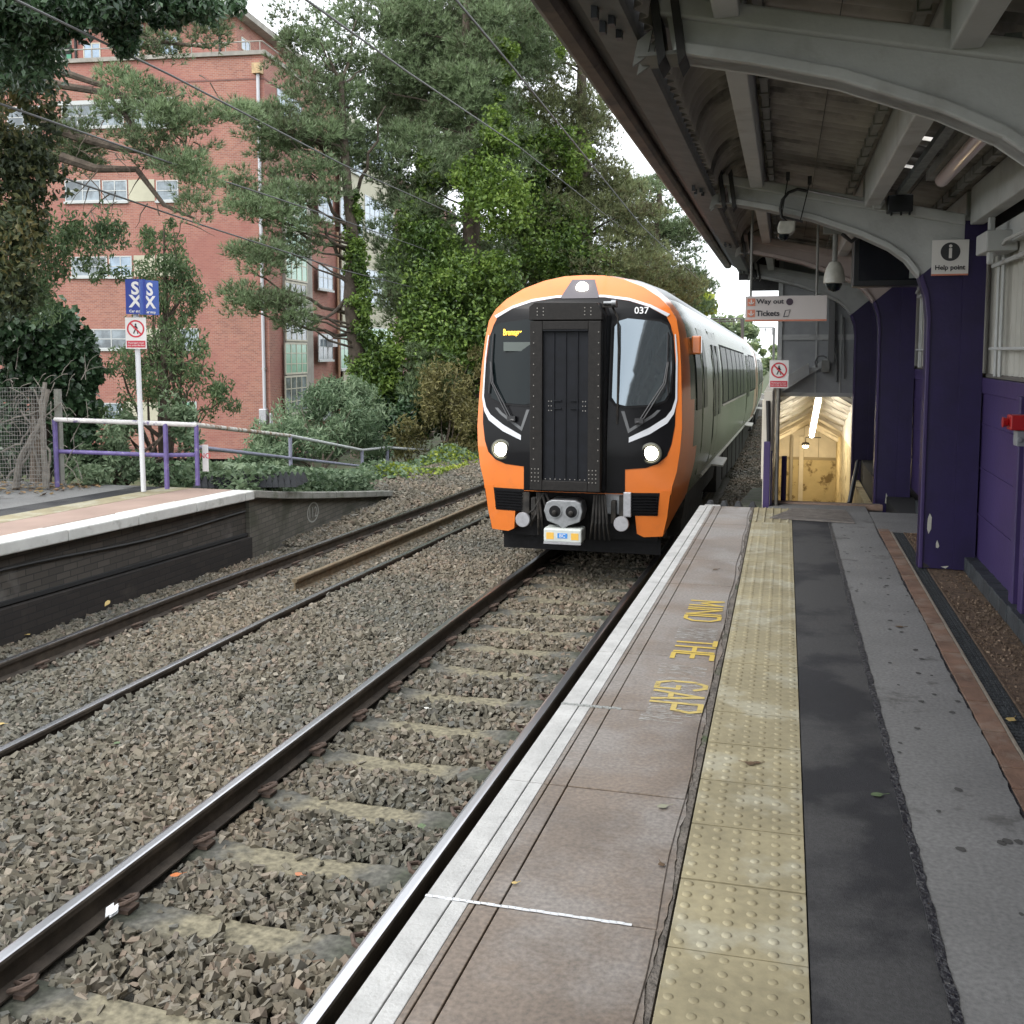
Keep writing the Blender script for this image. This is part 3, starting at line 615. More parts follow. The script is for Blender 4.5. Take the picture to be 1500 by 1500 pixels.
def coach_pt(x, yb, z, y0, y1):
    """point of a coach: x sideways, yb distance down the coach, z above rail; chord between track centres"""
    c0, c1 = cx(y0), cx(y1); z0, z1 = zr(y0), zr(y1); L = y1 - y0
    return (c0 + (c1 - c0) * yb / L + x, y0 + yb, z0 + (z1 - z0) * yb / L + z)
def coach(y0, y1, cab):
    L = y1 - y0
    def P(x, yb, z): return coach_pt(x, yb, z, y0, y1)
    b = MB(); sm_ = []
    ts = [0, .06, .16, .3, .5, .8, 1.2, 1.6, 2.0] if cab else [0]
    ts += list(np.arange(max(ts) + 1, L, 1.0)) + [L]
    rows = []
    for i, t in enumerate(ts):
        pr = prof_at(t) if cab else BODY
        full = [(-p[0], p[1]) for p in pr[::-1]] + pr[1:]
        row = []
        for (x, z) in full:
            rk = rake(x, z) * max(0, 1 - t / 1.9) if cab else 0
            row.append(P(x, t + rk, z))
        rows.append(row)
    n = len(rows[0]); V = [p for r_ in rows for p in r_]; F = []; MI = []
    for i in range(len(rows) - 1):
        for k in range(n - 1):
            F.append((i * n + k, i * n + k + 1, (i + 1) * n + k + 1, (i + 1) * n + k))
            zc = (V[F[-1][0]][2] + V[F[-1][1]][2]) / 2 - P(0, ts[i], 0)[2]
            t = (ts[i] + ts[i + 1]) / 2
            MI.append(0 if (cab and t < (.45 if zc > 2.1 else (.75 if zc > 1.6 else 1.1))) or (not cab and t < 1.6) or (t > L - 1.9) else (2 if zc > 3.28 else 1))
    b.v, b.f, b.mi = V, F, MI
    o = b.build('body', mats=[M_OR, M_SIL, M_ROOF], parent=tr, smooth=True); return o, P, L
def side_panel(name, P, cab, t0, t1, z0, z1, m, parent, off=.006, s=1, rnd=0):
    """thin panel lying on the curved side between t0..t1 and z0..z1"""
    zs = np.linspace(z0, z1, 6); b = MB(); V = []
    def X(z, t):
        pr = prof_at(t) if cab else BODY
        q = [p for p in pr if p[0] > .9][::-1]
        return float(np.interp(z, [p[1] for p in q], [p[0] for p in q]))
    for z in zs:
        for t in (t0, t1):
            for o_ in (-.02, off): V.append(P(s * (X(z, t) + o_), t, z))
    F = []
    for i in range(5):
        a = i * 4; c = a + 4
        F += [(a + 1, a + 3, c + 3, c + 1), (a, a + 1, c + 1, c), (a + 3, a + 2, c + 2, c + 3)]
    F += [(0, 2, 3, 1), (20, 21, 23, 22)]
    b.add(V, F); return b.build(name, m, parent=parent)
coaches = [(YN, 35.2, True), (35.9, 59.0, False), (59.7, 82.8, False)]
for ci, (y0, y1, cab) in enumerate(coaches):
    body, P, L = coach(y0, y1, cab)
    # windows and doors of the side seen from the platform, and of the other side
    for s in (1, -1):
        if cab:
            dr_ = side_panel('cab_door', P, cab, 1.95, 2.75, 1.05, 3.02, M_SIL, tr, .010, s)
            side_panel('window', P, cab, 2.1, 2.6, 1.95, 2.88, M_GLASSS, dr_, .014, s)
            side_panel('cab_window', P, cab, 1.15, 1.75, 1.95, 2.85, M_GLASSS, tr, .008, s)
        for dt in (3.9, 15.6):
            for q in (0, .78):
                d_ = side_panel('passenger_door', P, cab, dt + q, dt + q + .75, 1.08, 3.05, M_SIL, tr, .012, s)
                side_panel('window', P, cab, dt + q + .16, dt + q + .6, 1.75, 2.85, M_GLASSS, d_, .016, s)
            side_panel('door_edge', P, cab, dt - .05, dt - .02, 1.05, 3.08, M_MBK, tr, .006, s)
            side_panel('door_edge', P, cab, dt + 1.56, dt + 1.60, 1.05, 3.08, M_MBK, tr, .006, s)
        for wt in [6.0 + 1.53 * i for i in range(6)] + [17.7, 19.2, 20.7]:
            side_panel('window_frame', P, cab, wt - .04, wt + 1.36, 1.86, 2.90, M_MBK, tr, .006, s)
            side_panel('window', P, cab, wt, wt + 1.32, 1.9, 2.86, M_GLASSS, tr, .012, s)
    for t in (3.9 + .0, 15.6):
        st_ = MB(); c = Vector(P(1.36, t + .75, 1.0)); st_.obox(c + Vector((.05, 0, 0)), (.09, 0, -.01), (0, .6, 0), (0, 0, .012)); st_.build('step_board', M_STEP, tr)
    st_ = MB(); a = Vector(P(1.25, 3.0 if cab else .4, .93)); e = Vector(P(1.25, L - .3, .93)); st_.tube([a, e], .03, 6); st_.build('side_skirt_pipe', M_STEP, tr)
    side_panel('window_band_sill', P, cab, 5.9, 15.2, 1.84, 1.875, M_STEP, tr, .009, 1)
    # underframe: equipment boxes, bogies and wheels
    ub = MB(); ub.prism([(-1.18, .55), (1.18, .55), (1.24, 1.0), (-1.24, 1.0)], 0, 1, 'y'); ub.v = [P(v[0], v[1] * (L - 1.2 - (.9 if cab else 0)) + (1.2 if cab else .5), v[2] + .0) for v in ub.v]; ub.build('underframe', M_UNDER, tr)
    for i, t in enumerate(np.arange(6.5, 16.5, 1.65)):
        q = MB(); hgt = random.uniform(.38, .5); q.box(-1.24, 1.24, 0, 1.35, .22 + random.uniform(0, .12), .95); q.v = [P(v[0], v[1] + t, v[2]) for v in q.v]; q.build('equipment_box', M_UNDER, tr, bevel=.02)
    for t in (2.9, L - 3.2):
        bg_ = MB(); bg_.box(-1.1, 1.1, -1.5, 1.5, .45, .62); bg_.box(.98, 1.16, -1.6, 1.6, .3, .55); bg_.box(-1.16, -.98, -1.6, 1.6, .3, .55); bg_.v = [P(v[0], v[1] + t, v[2]) for v in bg_.v]
        bo = bg_.build('bogie', M_UNDER, tr)
        for dy in (-1.15, 1.15):
            wh = MB()
            for s in (-1, 1): wh.lathe((s * .76, 0, 0), [(.43, -.07 * s), (.43, 0), (.41, .06 * s), (.1, .1 * s)], 24, 'x')
            c = P(0, t + dy, .41); wh.v = [(v[0] + c[0], v[1] + c[1], v[2] + c[2]) for v in wh.v]; wh.build('wheelset', M_UNDER, bo)
    if ci < 2:
        g = MB(); y2 = coaches[ci + 1][0]; 
        g.prism([(-1.15, .9), (1.15, .9), (1.2, 3.1), (.8, 3.55), (-.8, 3.55), (-1.2, 3.1)], L - .02, L + y2 - y1 + .02, 'y'); g.v = [P(*v) for v in g.v]; g.build('gangway', M_MBK, tr)
def PF(x, z, off=0):
    """point on the cab face; off is proud of the face"""
    return Vector((cx(YN) + x, YN + rake(x, z) - off, zr(YN) + z))
def face_panel(name, poly, m, parent=None, off=.004, thick=.02, step=.12, smooth=True):
    bm = bmesh.new(); vs = [bm.verts.new((p[0], 0, p[1])) for p in poly]
    for tr_ in tessellate_polygon([[Vector((p[0], p[1], 0)) for p in poly]]): bm.faces.new([vs[i] for i in tr_])
    x0, x1 = min(p[0] for p in poly), max(p[0] for p in poly); z0, z1 = min(p[1] for p in poly), max(p[1] for p in poly)
    for z in np.arange(math.ceil(z0 / step) * step, z1, step): bmesh.ops.bisect_plane(bm, geom=bm.verts[:] + bm.edges[:] + bm.faces[:], plane_co=(0, 0, z), plane_no=(0, 0, 1))
    for x in np.arange(math.ceil(x0 / step) * step, x1, step): bmesh.ops.bisect_plane(bm, geom=bm.verts[:] + bm.edges[:] + bm.faces[:], plane_co=(x, 0, 0), plane_no=(1, 0, 0))
    bmesh.ops.dissolve_degenerate(bm, dist=1e-5, edges=bm.edges[:])
    ret = bmesh.ops.extrude_face_region(bm, geom=bm.faces[:]); ev = set(v for v in ret['geom'] if isinstance(v, bmesh.types.BMVert))
    for v in bm.verts:
        o_ = off if v not in ev else off - thick
        v.co = PF(v.co.x, v.co.z, o_)
    bmesh.ops.recalc_face_normals(bm, faces=bm.faces); me = bpy.data.meshes.new(name); bm.to_mesh(me); bm.free(); me.materials.append(m)
    if smooth: me.polygons.foreach_set('use_smooth', [True] * len(me.polygons))
    o = bpy.data.objects.new(name, me); place(o, parent if parent else tr)
    if smooth: e = o.modifiers.new('split', 'EDGE_SPLIT'); e.split_angle = R(35)
    return o
def mir(P_): return [(-p[0], p[1]) for p in P_[::-1]]
# the orange cab shell closes the front
low = [p for p in OUT if p[1] > 1.0]
shell = [(p[0], p[1]) for p in low] + [(1.155, .98), (-1.155, .98)] + [(-p[0], p[1]) for p in low[:0:-1]]
face_panel('cab_front', shell, M_OR, off=-.001, thick=.05)
# black mask over it
bt = [(0, 3.33), (.3, 3.325), (.6, 3.28), (.85, 3.20), (1.05, 3.09), (1.10, 2.99), (1.145, 2.8), (1.175, 2.5), (1.19, 2.1), (1.185, 1.8), (1.15, 1.58), (1.10, 1.44), (1.0, 1.35), (.86, 1.30), (.62, 1.28)]
mask = bt + [(.62, .99), (-.62, .99)] + [(-p[0], p[1]) for p in bt[::-1]][:-1]
face_panel('cab_mask', mask, M_BK, off=.006, thick=.012)
for s in (1, -1):
    F_ = (lambda L_: L_) if s == 1 else mir
    wn = [(.45, 2.13), (.50, 2.06), (.62, 2.03), (.95, 2.05), (1.06, 2.10), (1.12, 2.2), (1.135, 2.5), (1.12, 2.85), (1.07, 2.985), (.98, 3.03), (.6, 3.07), (.50, 3.04), (.45, 2.97)]
    cxm, czm = .79, 2.55
    surround = [(cxm + (p[0] - cxm) * 1.07 - .005, czm + (p[1] - czm) * 1.05) for p in wn]
    wf = face_panel('windscreen_seal', F_(surround), M_MBK, off=.018, thick=.014)
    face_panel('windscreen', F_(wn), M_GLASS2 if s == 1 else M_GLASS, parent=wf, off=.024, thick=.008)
    face_panel('pale_stripe', F_([(.66, 1.66), (.66, 1.60), (.9, 1.70), (1.10, 1.83), (1.17, 1.94), (1.205, 2.1), (1.195, 2.6), (1.165, 2.88), (1.15, 2.88), (1.175, 2.6), (1.182, 2.12), (1.145, 1.99), (1.08, 1.90), (.9, 1.78)]), M_WSTR, off=.013, thick=.012)
    face_panel('wiper_recess_edge', F_([(.56, 1.97), (.60, 1.97), (.665, 1.76), (.92, 1.93), (.98, 1.985), (1.02, 1.985), (.95, 1.91), (.65, 1.71)]), mat('grey recess edge', (.12, .125, .13), .5), off=.012, thick=.01)
    # wiper
    wp = MB(); a = PF(s * .78, 1.86, .05)
    for dx in (0, .035): wp.tube([a + Vector((dx * s, 0, 0)), PF(s * (.90 + dx), 2.06, .06), PF(s * (1.05 + dx * .6), 2.3, .07), PF(s * (1.085 + dx * .3), 2.55, .06)], .009, 6)
    wp.tube([PF(s * 1.085, 2.5, .05), PF(s * 1.10, 2.16, .045)], .010, 6); wp.tube([PF(s * 1.085, 2.5, .05), PF(s * 1.08, 2.9, .045)], .010, 6)
    wp.obox(a, (.05, 0, 0), (0, .03, 0), (0, 0, .03)); wp.tube([PF(s * .74, 1.84, .06), PF(s * .83, 1.85, .06)], .022, 8)
    wp.build('wiper', mat('satin black wiper', (.03, .03, .032), .4), tr, smooth=True)
    # headlamp: recessed bowl, bright lens
    c = PF(s * .92, 1.475, .008); hl = MB(); hl.lathe(c, [(.128, .02), (.128, -.012), (.108, -.016), (.10, -.004)], 28, 'y'); h_ = hl.build('headlight', M_LAMPR, tr, smooth=True)
    le = MB(); le.lathe(c + Vector((0, -.004, 0)), [(.088, .01), (.085, -.004), (.06, -.016), (.01, -.02)], 24, 'y')
    le.build('lens', M_LAMP, h_, smooth=True)
    # side grille and lower orange corner
    gp = [(.62, 1.0), (.62, .72), (1.0, .72), (1.03, 1.0)]
    gq = face_panel('grille', F_(gp), M_MBK, off=.0, thick=.05)
    for i in range(7):
        z = .755 + i * .035; sl = MB(); sl.obox((PF(s * .64, z, .012) + PF(s * 1.0, z, .012)) / 2, tuple((PF(s * 1.0, z, .012) - PF(s * .64, z, .012)) / 2), (0, .02, -.006), (0, 0, .009)); sl.build('slat', M_BK, gq)
    vo = [(1.03, 1.03), (1.00, .72), (.74, .72), (.76, .50), (.84, .46), (1.06, .47), (1.11, .7), (1.15, 1.03)]
    face_panel('lower_valance', F_(vo), M_OR, off=.004, thick=.30)
    # buffer plate
    bf = MB(); c = PF(s * .60, .645, .18); bf.lathe(c, [(.085, .0), (.092, .01), (.092, .03), (.05, .035), (.045, .25)], 24, 'y'); bf.build('buffer', M_PLATE, tr, smooth=True)
    q = MB(); q.box(c.x - .05, c.x + .05, c.y + .15, c.y + .35, c.z - .03, c.z + .32); q.box(c.x - .11 * s - .03, c.x - .11 * s + .03, c.y + .1, c.y + .2, c.z - .02, c.z + .26); q.build('bracket', M_UNDER, tr, bevel=.01)
# black block painted in as the dark void behind bumper and coupler
vd = MB(); c = PF(0, .6, 0); vd.box(c.x - .98, c.x + .98, c.y + .30, c.y + .9, c.z - .22, c.z + .45); vd.build('front_void_block', M_MBK, tr)
q = MB(); q.box(c.x + .38, c.x + .60, c.y + .02, c.y + .3, c.z + .13, c.z + .42); q.build('air_box', M_GREY, tr, bevel=.01)
q = MB(); q.box(c.x + .605, c.x + .70, c.y - .04, c.y + .2, c.z + .11, c.z + .41); q.build('pale_box', M_PLATE, tr, bevel=.01)
# top headlamp in the roof dome
tl = face_panel('top_lamp_panel', [(-.14, 3.56), (.14, 3.56), (.235, 3.34), (.22, 3.32), (-.22, 3.32), (-.235, 3.34)], mat('lamp panel', (.10, .09, .10), .3), off=.014, thick=.03)
le = MB(); c = PF(.01, 3.45, .03); le.lathe(c, [(.075, .04), (.075, -.005), (.04, -.02), (.01, -.024)], 20, 'y'); le.build('top_headlight', M_LAMP, tl, smooth=True)
face_panel('roof_lip', [(-1.06, 3.09), (-.85, 3.205), (-.6, 3.285), (-.3, 3.33), (0, 3.337), (.3, 3.33), (.6, 3.285), (.85, 3.205), (1.06, 3.09), (1.09, 3.12), (.86, 3.235), (.6, 3.318), (.3, 3.358), (0, 3.363), (-.3, 3.358), (-.6, 3.318), (-.86, 3.235), (-1.09, 3.12)], M_WSTR, off=.009, thick=.01)
# side lights / mirrors (orange camera pods)
for s in (1, -1):
    q = MB(); c = Vector(coach_pt(s * 1.33, 1.15, 2.78, *coaches[0][:2])); q.box(c.x - .05, c.x + .07 if s > 0 else c.x + .05, c.y - .12, c.y + .05, c.z - .12, c.z + .11); q.build('camera_pod', M_OR, tr, bevel=.02)
# gangway connector standing proud at the middle
GY = YN - .24; cxn = cx(YN) - .02
def G(x, y, z): return (cxn + x, y, zr(YN) + z)
gw = MB(); gw.prism([(cxn - .46, zr(YN) + 1.02), (cxn + .40, zr(YN) + 1.02), (cxn + .43, zr(YN) + 1.2), (cxn + .43, zr(YN) + 3.1), (cxn + .36, zr(YN) + 3.24), (cxn - .42, zr(YN) + 3.26), (cxn - .49, zr(YN) + 3.12), (cxn - .49, zr(YN) + 1.2)], GY + .10, YN + .55, 'y')
gwo = gw.build('gangway_connector', M_MBK, tr, bevel=.02)
q = MB()
q.prism([(cxn - .50, zr(YN) + .99), (cxn + .47, zr(YN) + .99), (cxn + .47, zr(YN) + 3.1), (cxn + .40, zr(YN) + 3.25), (cxn - .46, zr(YN) + 3.25), (cxn - .52, zr(YN) + 3.1)], GY + .20, YN + .5, 'y'); q.build('bellows', M_MBK, gwo, bevel=.03)
fr = MB()
for (x0, x1, z0, z1) in ((-.50, -.335, 1.03, 3.03), (.265, .43, 1.03, 3.03), (-.335, .265, 1.03, 1.15), (-.335, .265, 2.93, 3.03)): fr.box(*(cxn + x0, cxn + x1, GY, GY + .12, zr(YN) + z0, zr(YN) + z1))
fr.build('end_frame', M_GRYB, gwo, bevel=.008)
fr = MB(); fr.prism([(cxn - .51, zr(YN) + 3.04), (cxn + .44, zr(YN) + 3.04), (cxn + .44, zr(YN) + 3.12), (cxn + .38, zr(YN) + 3.24), (cxn - .44, zr(YN) + 3.25), (cxn - .51, zr(YN) + 3.2)], GY - .01, GY + .12, 'y'); fr.build('hood', M_GRYB, gwo, bevel=.008)
dn = MB(); dn.box(cxn - .335, cxn + .265, GY + .05, GY + .13, zr(YN) + 1.15, zr(YN) + 2.93)
for x in (-.19, -.035, .12): dn.box(cxn + x - .006, cxn + x + .006, GY + .035, GY + .06, zr(YN) + 1.18, zr(YN) + 2.90)
for x in (-.14, .08): dn.box(cxn + x - .05, cxn + x + .05, GY + .03, GY + .06, zr(YN) + 2.09, zr(YN) + 2.105); dn.box(cxn + x - .05, cxn + x + .05, GY + .03, GY + .06, zr(YN) + 2.0, zr(YN) + 2.01)
dn.box(cxn - .33, cxn + .26, GY + .0, GY + .06, zr(YN) + 2.915, zr(YN) + 2.93)
dn.build('gangway_door', mat('matt door panel', (.006, .007, .010), .6, spec=.25, var=.3, vscale=9), gwo)
bt_ = MB(); ME = mat('bright bolt heads', (.38, .36, .33), .4, metal=.6)
def bolt(x, z, yo=0): bt_.lathe(G(x, GY + yo, z), [(.0075, .004), (.0075, -.004), (.005, -.007)], 8, 'y')
for x0 in (-.475, .285):
    for i in range(3):
        for j in range(4): bolt(x0 + i * .045, 1.14 + j * .048)
for i in range(13): bolt(-.45, 1.4 + i * .125); bolt(.40, 1.4 + i * .125)
for i in range(9): bolt(-.29 + i * .065, 1.17)
for x0 in (-.40, .22):
    for i in range(2):
        for j in range(3): bolt(x0 + i * .08, 3.10 + j * .04, -.01)
for x0 in (-.26, .19):
    for i in range(2):
        for j in range(3): bolt(x0 + i * .035, 1.98 + j * .055, .05)
bt_.build('bolts', ME, gwo)
# coupler
cp = MB(); c = Vector(G(-.06, GY + .05, .78))
oc = [(-.24, .0), (-.21, .10), (-.14, .135), (.14, .135), (.21, .10), (.23, .0), (.20, -.12), (.06, -.17), (.0, -.22), (-.06, -.17), (-.20, -.12)]
cp.prism([(c.x + p[0], c.z + p[1]) for p in oc], c.y, c.y + .30, 'y'); cpo = cp.build('coupler', M_GREY, tr, bevel=.012)
for x in (-.10, .10):
    q = MB(); q.lathe((c.x + x, c.y - .004, c.z), [(.082, .0), (.082, -.012), (.07, -.012)], 24, 'y'); q.build('cup_rim', M_GREY, cpo, smooth=True)
    q = MB(); q.lathe((c.x + x, c.y - .012, c.z), [(.07, .0), (.07, -.008)], 24, 'y'); q.build('cup', M_MBK, cpo)
    q = MB(); q.lathe((c.x + x, c.y - .020, c.z - .01), [(.022, .0), (.03, -.03), (.012, -.05)], 14, 'y'); q.build('cup_pin', M_UNDER, cpo, smooth=True)
q = MB(); q.box(c.x - .23, c.x + .23, c.y - .05, c.y + .22, c.z - .37, c.z - .20); eb = q.build('coupler_contact_box', M_PALE, cpo, bevel=.02)
q = MB(); q.box(c.x - .225, c.x + .225, c.y - .07, c.y + .1, c.z - .385, c.z - .36); q.build('contact_rail', M_PLATE, cpo)
for x in (-.15, .15): q = MB(); q.box(c.x + x - .045, c.x + x + .045, c.y - .053, c.y - .049, c.z - .33, c.z - .25); q.build('amber_label', mat('amber label', (.75, .45, .08), .5), eb)
q = MB(); q.box(c.x - .06, c.x + .06, c.y - .053, c.y - .049, c.z - .315, c.z - .255); q.build('blue_label', mat('blue label', (.05, .25, .65), .5), eb)
text('lettering', 'BC', mat('white lettering', (.8, .8, .8), .5), .06, (c.x, c.y - .055, c.z - .285), FRONT, eb)
for i in range(6):
    q = MB(); a = Vector(G(-.40 + i * .02, YN - .1, .98)); bb = Vector(G(-.42 + i * .05 * (1 if i % 2 else -1), YN + .05, .45 + .05 * i)); q.tube([a, (a + bb) / 2 + Vector((.03, -.10, -.04)), bb], .014, 6); q.build('hose', M_UNDER, tr, smooth=True)
for i in range(5):
    q = MB(); a = Vector(G(.30 + i * .03, YN - .1, .98)); bb = Vector(G(.22 + i * .06, YN + .05, .42)); q.tube([a, (a + bb) / 2 + Vector((.02, -.12, -.05)), bb], .014, 6); q.build('hose', M_UNDER, tr, smooth=True)
q = MB(); a = Vector(G(.50, GY + .22, 3.22)); q.box(a.x - .09, a.x + .09, a.y - .05, a.y + .06, a.z - .03, a.z + .04); q.tube([a + Vector((.02, 0, 0)), a + Vector((.10, .03, -.15)), a + Vector((.11, .05, -.5)), a + Vector((.10, .05, -1.4))], .014, 6); q.build('cable_fitting', M_UNDER, gwo)
q = MB(); q.lathe(a + Vector((-.02, -.06, .02)), [(.02, -.05), (.02, .05)], 10, 'x'); q.lathe(a + Vector((.06, -.06, .02)), [(.035, -.03), (.035, .03)], 10, 'x'); q.build('latch', M_GREY, gwo, smooth=True)
# destination display and unit number
p = PF(-.78, 2.88, .03)
text('destination_display', 'Bromsgrov', M_LIT, .115, (PF(-.80, 2.90, 0).x, PF(-.80, 2.90, .035).y, PF(-.8, 2.90, 0).z), FRONT, tr, ext=.001, bold=.0, fit=(.27, .10))
pp = MB(); c = PF(-.72, 2.74, .026); pp.box(c.x - .20, c.x + .2, c.y - .012, c.y + .012, c.z - .06, c.z + .05); pp.build('display_shelf', mat('grey display box', (.11, .13, .12), .5), tr)
p = PF(.76, 3.16, .01); rt_ = Matrix.Rotation(R(9), 3, 'Z') @ Matrix.Rotation(R(80), 3, 'X')
text('unit_number', '037', mat('white numerals', (.8, .8, .8), .4), .115, (p.x, p.y - .014, p.z), rt_, tr, bold=.002)
# coupler-level obstacle deflector
df = MB(); c = PF(0, .35, 0); df.box(c.x - 1.0, c.x + 1.0, c.y + .42, c.y + .50, c.z - .17, c.z + .15); df.build('deflector', M_MBK, tr)

for o in [gwo] + list(gwo.children):
    for v in o.data.vertices: v.co.x = cxn + (v.co.x - cxn) * .91 - .005
cx = cx_track
# ================================================================== CANOPY, WALL, STEPS
M_GP = mat('grey canopy paint', (.47, .48, .475), .65, var=.09, vscale=3, bump=.12, bscale=50, stain=((.22, .20, .18), 2.5, .56, .72, .5))
M_PINK = mat('dusty painted beam', (.42, .35, .33), .7, var=.1, vscale=3, stain=((.2, .16, .14), 3, .55, .7, .5))
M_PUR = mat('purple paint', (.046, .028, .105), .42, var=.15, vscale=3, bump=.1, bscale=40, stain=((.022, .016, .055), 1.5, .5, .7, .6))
M_PUR_SHADE = mat('shaded purple paint', (.018, .010, .060), .45, var=.2, vscale=3, bump=.08, bscale=40); M_SHEET = mat('sooty fibre cement sheet', (.34, .32, .29), .9, var=.25, vscale=2.5, stain=((.03, .028, .026), 1.6, .52, .66, .85))  # columns: the wall purple again, with their shade put into the colour
M_SOOT = mat('soot black steel', (.022, .021, .021), .6, var=.4, vscale=5, stain=((.07, .06, .052), 6, .55, .7, .7))
M_BRN = mat('brown stained gutter', (.12, .09, .07), .55, var=.35, vscale=6, stain=((.02, .018, .016), 3, .5, .62, .8))
M_CREAM = mat('cream painted boards', (.52, .50, .44), .7, var=.12, vscale=3, stain=((.3, .26, .2), 2.5, .55, .72, .5))
M_CHIP = mat('chipped undercoat', (.48, .47, .40), .8, var=.1, vscale=20)
M_CABLE = mat('black cable', (.012, .012, .012), .5)
M_RED = mat('red alarm plastic', (.38, .01, .012), .35); M_BLK = mat('black plastic', (.012, .013, .016), .35)
M_SIGNW = mat('white sign face', (.72, .70, .68), .45); M_SALM = mat('salmon sign edge', (.62, .22, .14), .5); M_INK = mat('dark sign ink', (.03, .028, .035), .5)
M_SREDF = mat('prohibition red', (.55, .03, .05), .5); M_SDR = mat('red sign panel', (.50, .05, .07), .5)
M_CHAN = mat('dusty cable trunking', (.20, .20, .185), .7, var=.2, vscale=8)
FR_Y = [-.03, 4.27, 8.57, 12.87, 17.17]
LOWER = [(1.05, 0), (1.052, 1.6), (1.05, 1.95), (1.03, 2.12), (.98, 2.27), (.88, 2.40), (.76, 2.49), (.55, 2.595), (.18, 2.735), (-.15, 2.82), (-.46, 2.885)]
def top_z(x): return 3.125 - (x + .55) * .208
def frame(y, lbl, beam_m, tip=True, zb=0.0):
    t = thing('canopy_frame', (1.2, y, zb), lbl, 'canopy frame', 'frames carrying the platform canopy')
    lo = [(p[0], p[1] if p[1] > .01 else zb) for p in LOWER]
    split = next(i for i, p in enumerate(lo) if p[1] > 2.2)
    # purple column: web and flanges
    lp = lo[:split + 1]
    web = [(1.37, zb)] + [(1.37, 2.60)] + lp[::-1]
    b = MB(); b.prism(web, y - .04, y + .09, 'y'); col_ = b.build('column', M_PUR_SHADE, t)
    b = MB(); b.box(1.30, 1.46, y - .055, y + .16, zb, 2.69); b.build('rear_flange', M_PUR_SHADE, t)
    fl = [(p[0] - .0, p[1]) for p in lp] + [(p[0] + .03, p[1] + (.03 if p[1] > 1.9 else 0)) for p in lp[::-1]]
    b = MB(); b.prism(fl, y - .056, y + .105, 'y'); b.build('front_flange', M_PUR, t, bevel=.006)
    # grey beam above a slanting paint line
    up = [(-.50, top_z(-.50))] + [(x, top_z(x)) for x in (.2, .9, 1.28)] + [(1.38, top_z(1.28) - .05), (1.395, top_z(1.28) - .14), (1.37, 2.605)]
    bm_ = [lo[i] for i in range(split, len(lo))] + up
    b = MB(); b.prism(bm_, y - .038, y + .088, 'y'); b.build('beam_web', beam_m, t)
    lf = lo[split:]
    fl = lf + [(p[0] + .01, p[1] + .045) for p in lf[::-1]]
    b = MB(); b.prism(fl, y - .07, y + .12, 'y'); b.build('bottom_flange', beam_m, t, bevel=.008)
    tf = [(-.52, top_z(-.52)), (1.30, top_z(1.30))]
    b = MB(); b.prism([tf[0], tf[1], (tf[1][0], tf[1][1] - .085), (tf[0][0], tf[0][1] - .085)], y - .07, y + .12, 'y'); b.build('top_flange', beam_m, t, bevel=.012)
    # dark straps and bracket at the tip
    for x in (-.52, -.44): b = MB(); b.obox((x, y + .02, 2.99), (.014, 0, .02), (0, .10, 0), (-.02, 0, .14)); b.build('strap', M_SOOT, t)
    b = MB(); b.box(-.60, -.44, y - .07, y + .12, 2.875, 2.89); b.obox((-.58, y - .05, 2.91), (.03, 0, .02), (0, .010, 0), (.01, 0, .05)); b.obox((-.58, y + .08, 2.91), (.03, 0, .02), (0, .010, 0), (.01, 0, .05)); b.build('tip_bracket', M_CHAN, t)
    return t
f_lbl = ['', 'nearest grey curved canopy beam across the top right corner', 'grey beam and purple column with chipped paint carrying the help point sign', 'pinkish beam and purple column behind the black display screen', 'farthest grey canopy beam and purple column beside the stairs']
for i, y in enumerate(FR_Y):
    if i == 0: continue
    frame(y, f_lbl[i], M_PINK if i == 3 else M_GP, zb=0 if i < 3 else (-.22 if i == 3 else -1.0))
# paint chips on column at 8.57
def chip(px, parent=None, y=8.57 - .058):
    b = MB(); pts = [at_y(u, v, y) for u, v in px]; b.prism([(p.x, p.z) for p in pts], y, y + .004, 'y'); tag(b.build('paint_chip', M_CHIP), px_lbl, 'paint chip')
c2 = [o for o in S.objects if o.get('label') == f_lbl[2]][0]; c3 = [o for o in S.objects if o.get('label') == f_lbl[3]][0]
def chip_on(parent, px, y, m=M_CHIP):
    b = MB(); pts = [at_y(u, v, y) for u, v in px]; b.prism([(p.x, p.z) for p in pts], y, y + .01, 'y'); b.build('paint_chip', m, parent)
chip_on(c2, [(1362, 752), (1365, 758), (1364, 775), (1360, 782), (1358, 775), (1359, 760)], 8.57 - .0425)
chip_on(c2, [(1373, 791), (1376, 800), (1374, 803), (1371, 802), (1371, 796)], 8.57 - .0425)
chip_on(c2, [(1352, 824), (1358, 827), (1362, 831), (1352, 831)], 8.57 - .0425, M_SOOT)
chip_on(c2, [(1378, 830), (1390, 829), (1385, 833)], 8.57 - .0425)
chip_on(c3, [(1298, 722), (1302, 732), (1300, 738), (1296, 737)], 12.87 - .0425)
chip_on(c3, [(1303, 744), (1320, 743), (1321, 748), (1304, 749)], 12.87 - .0425)
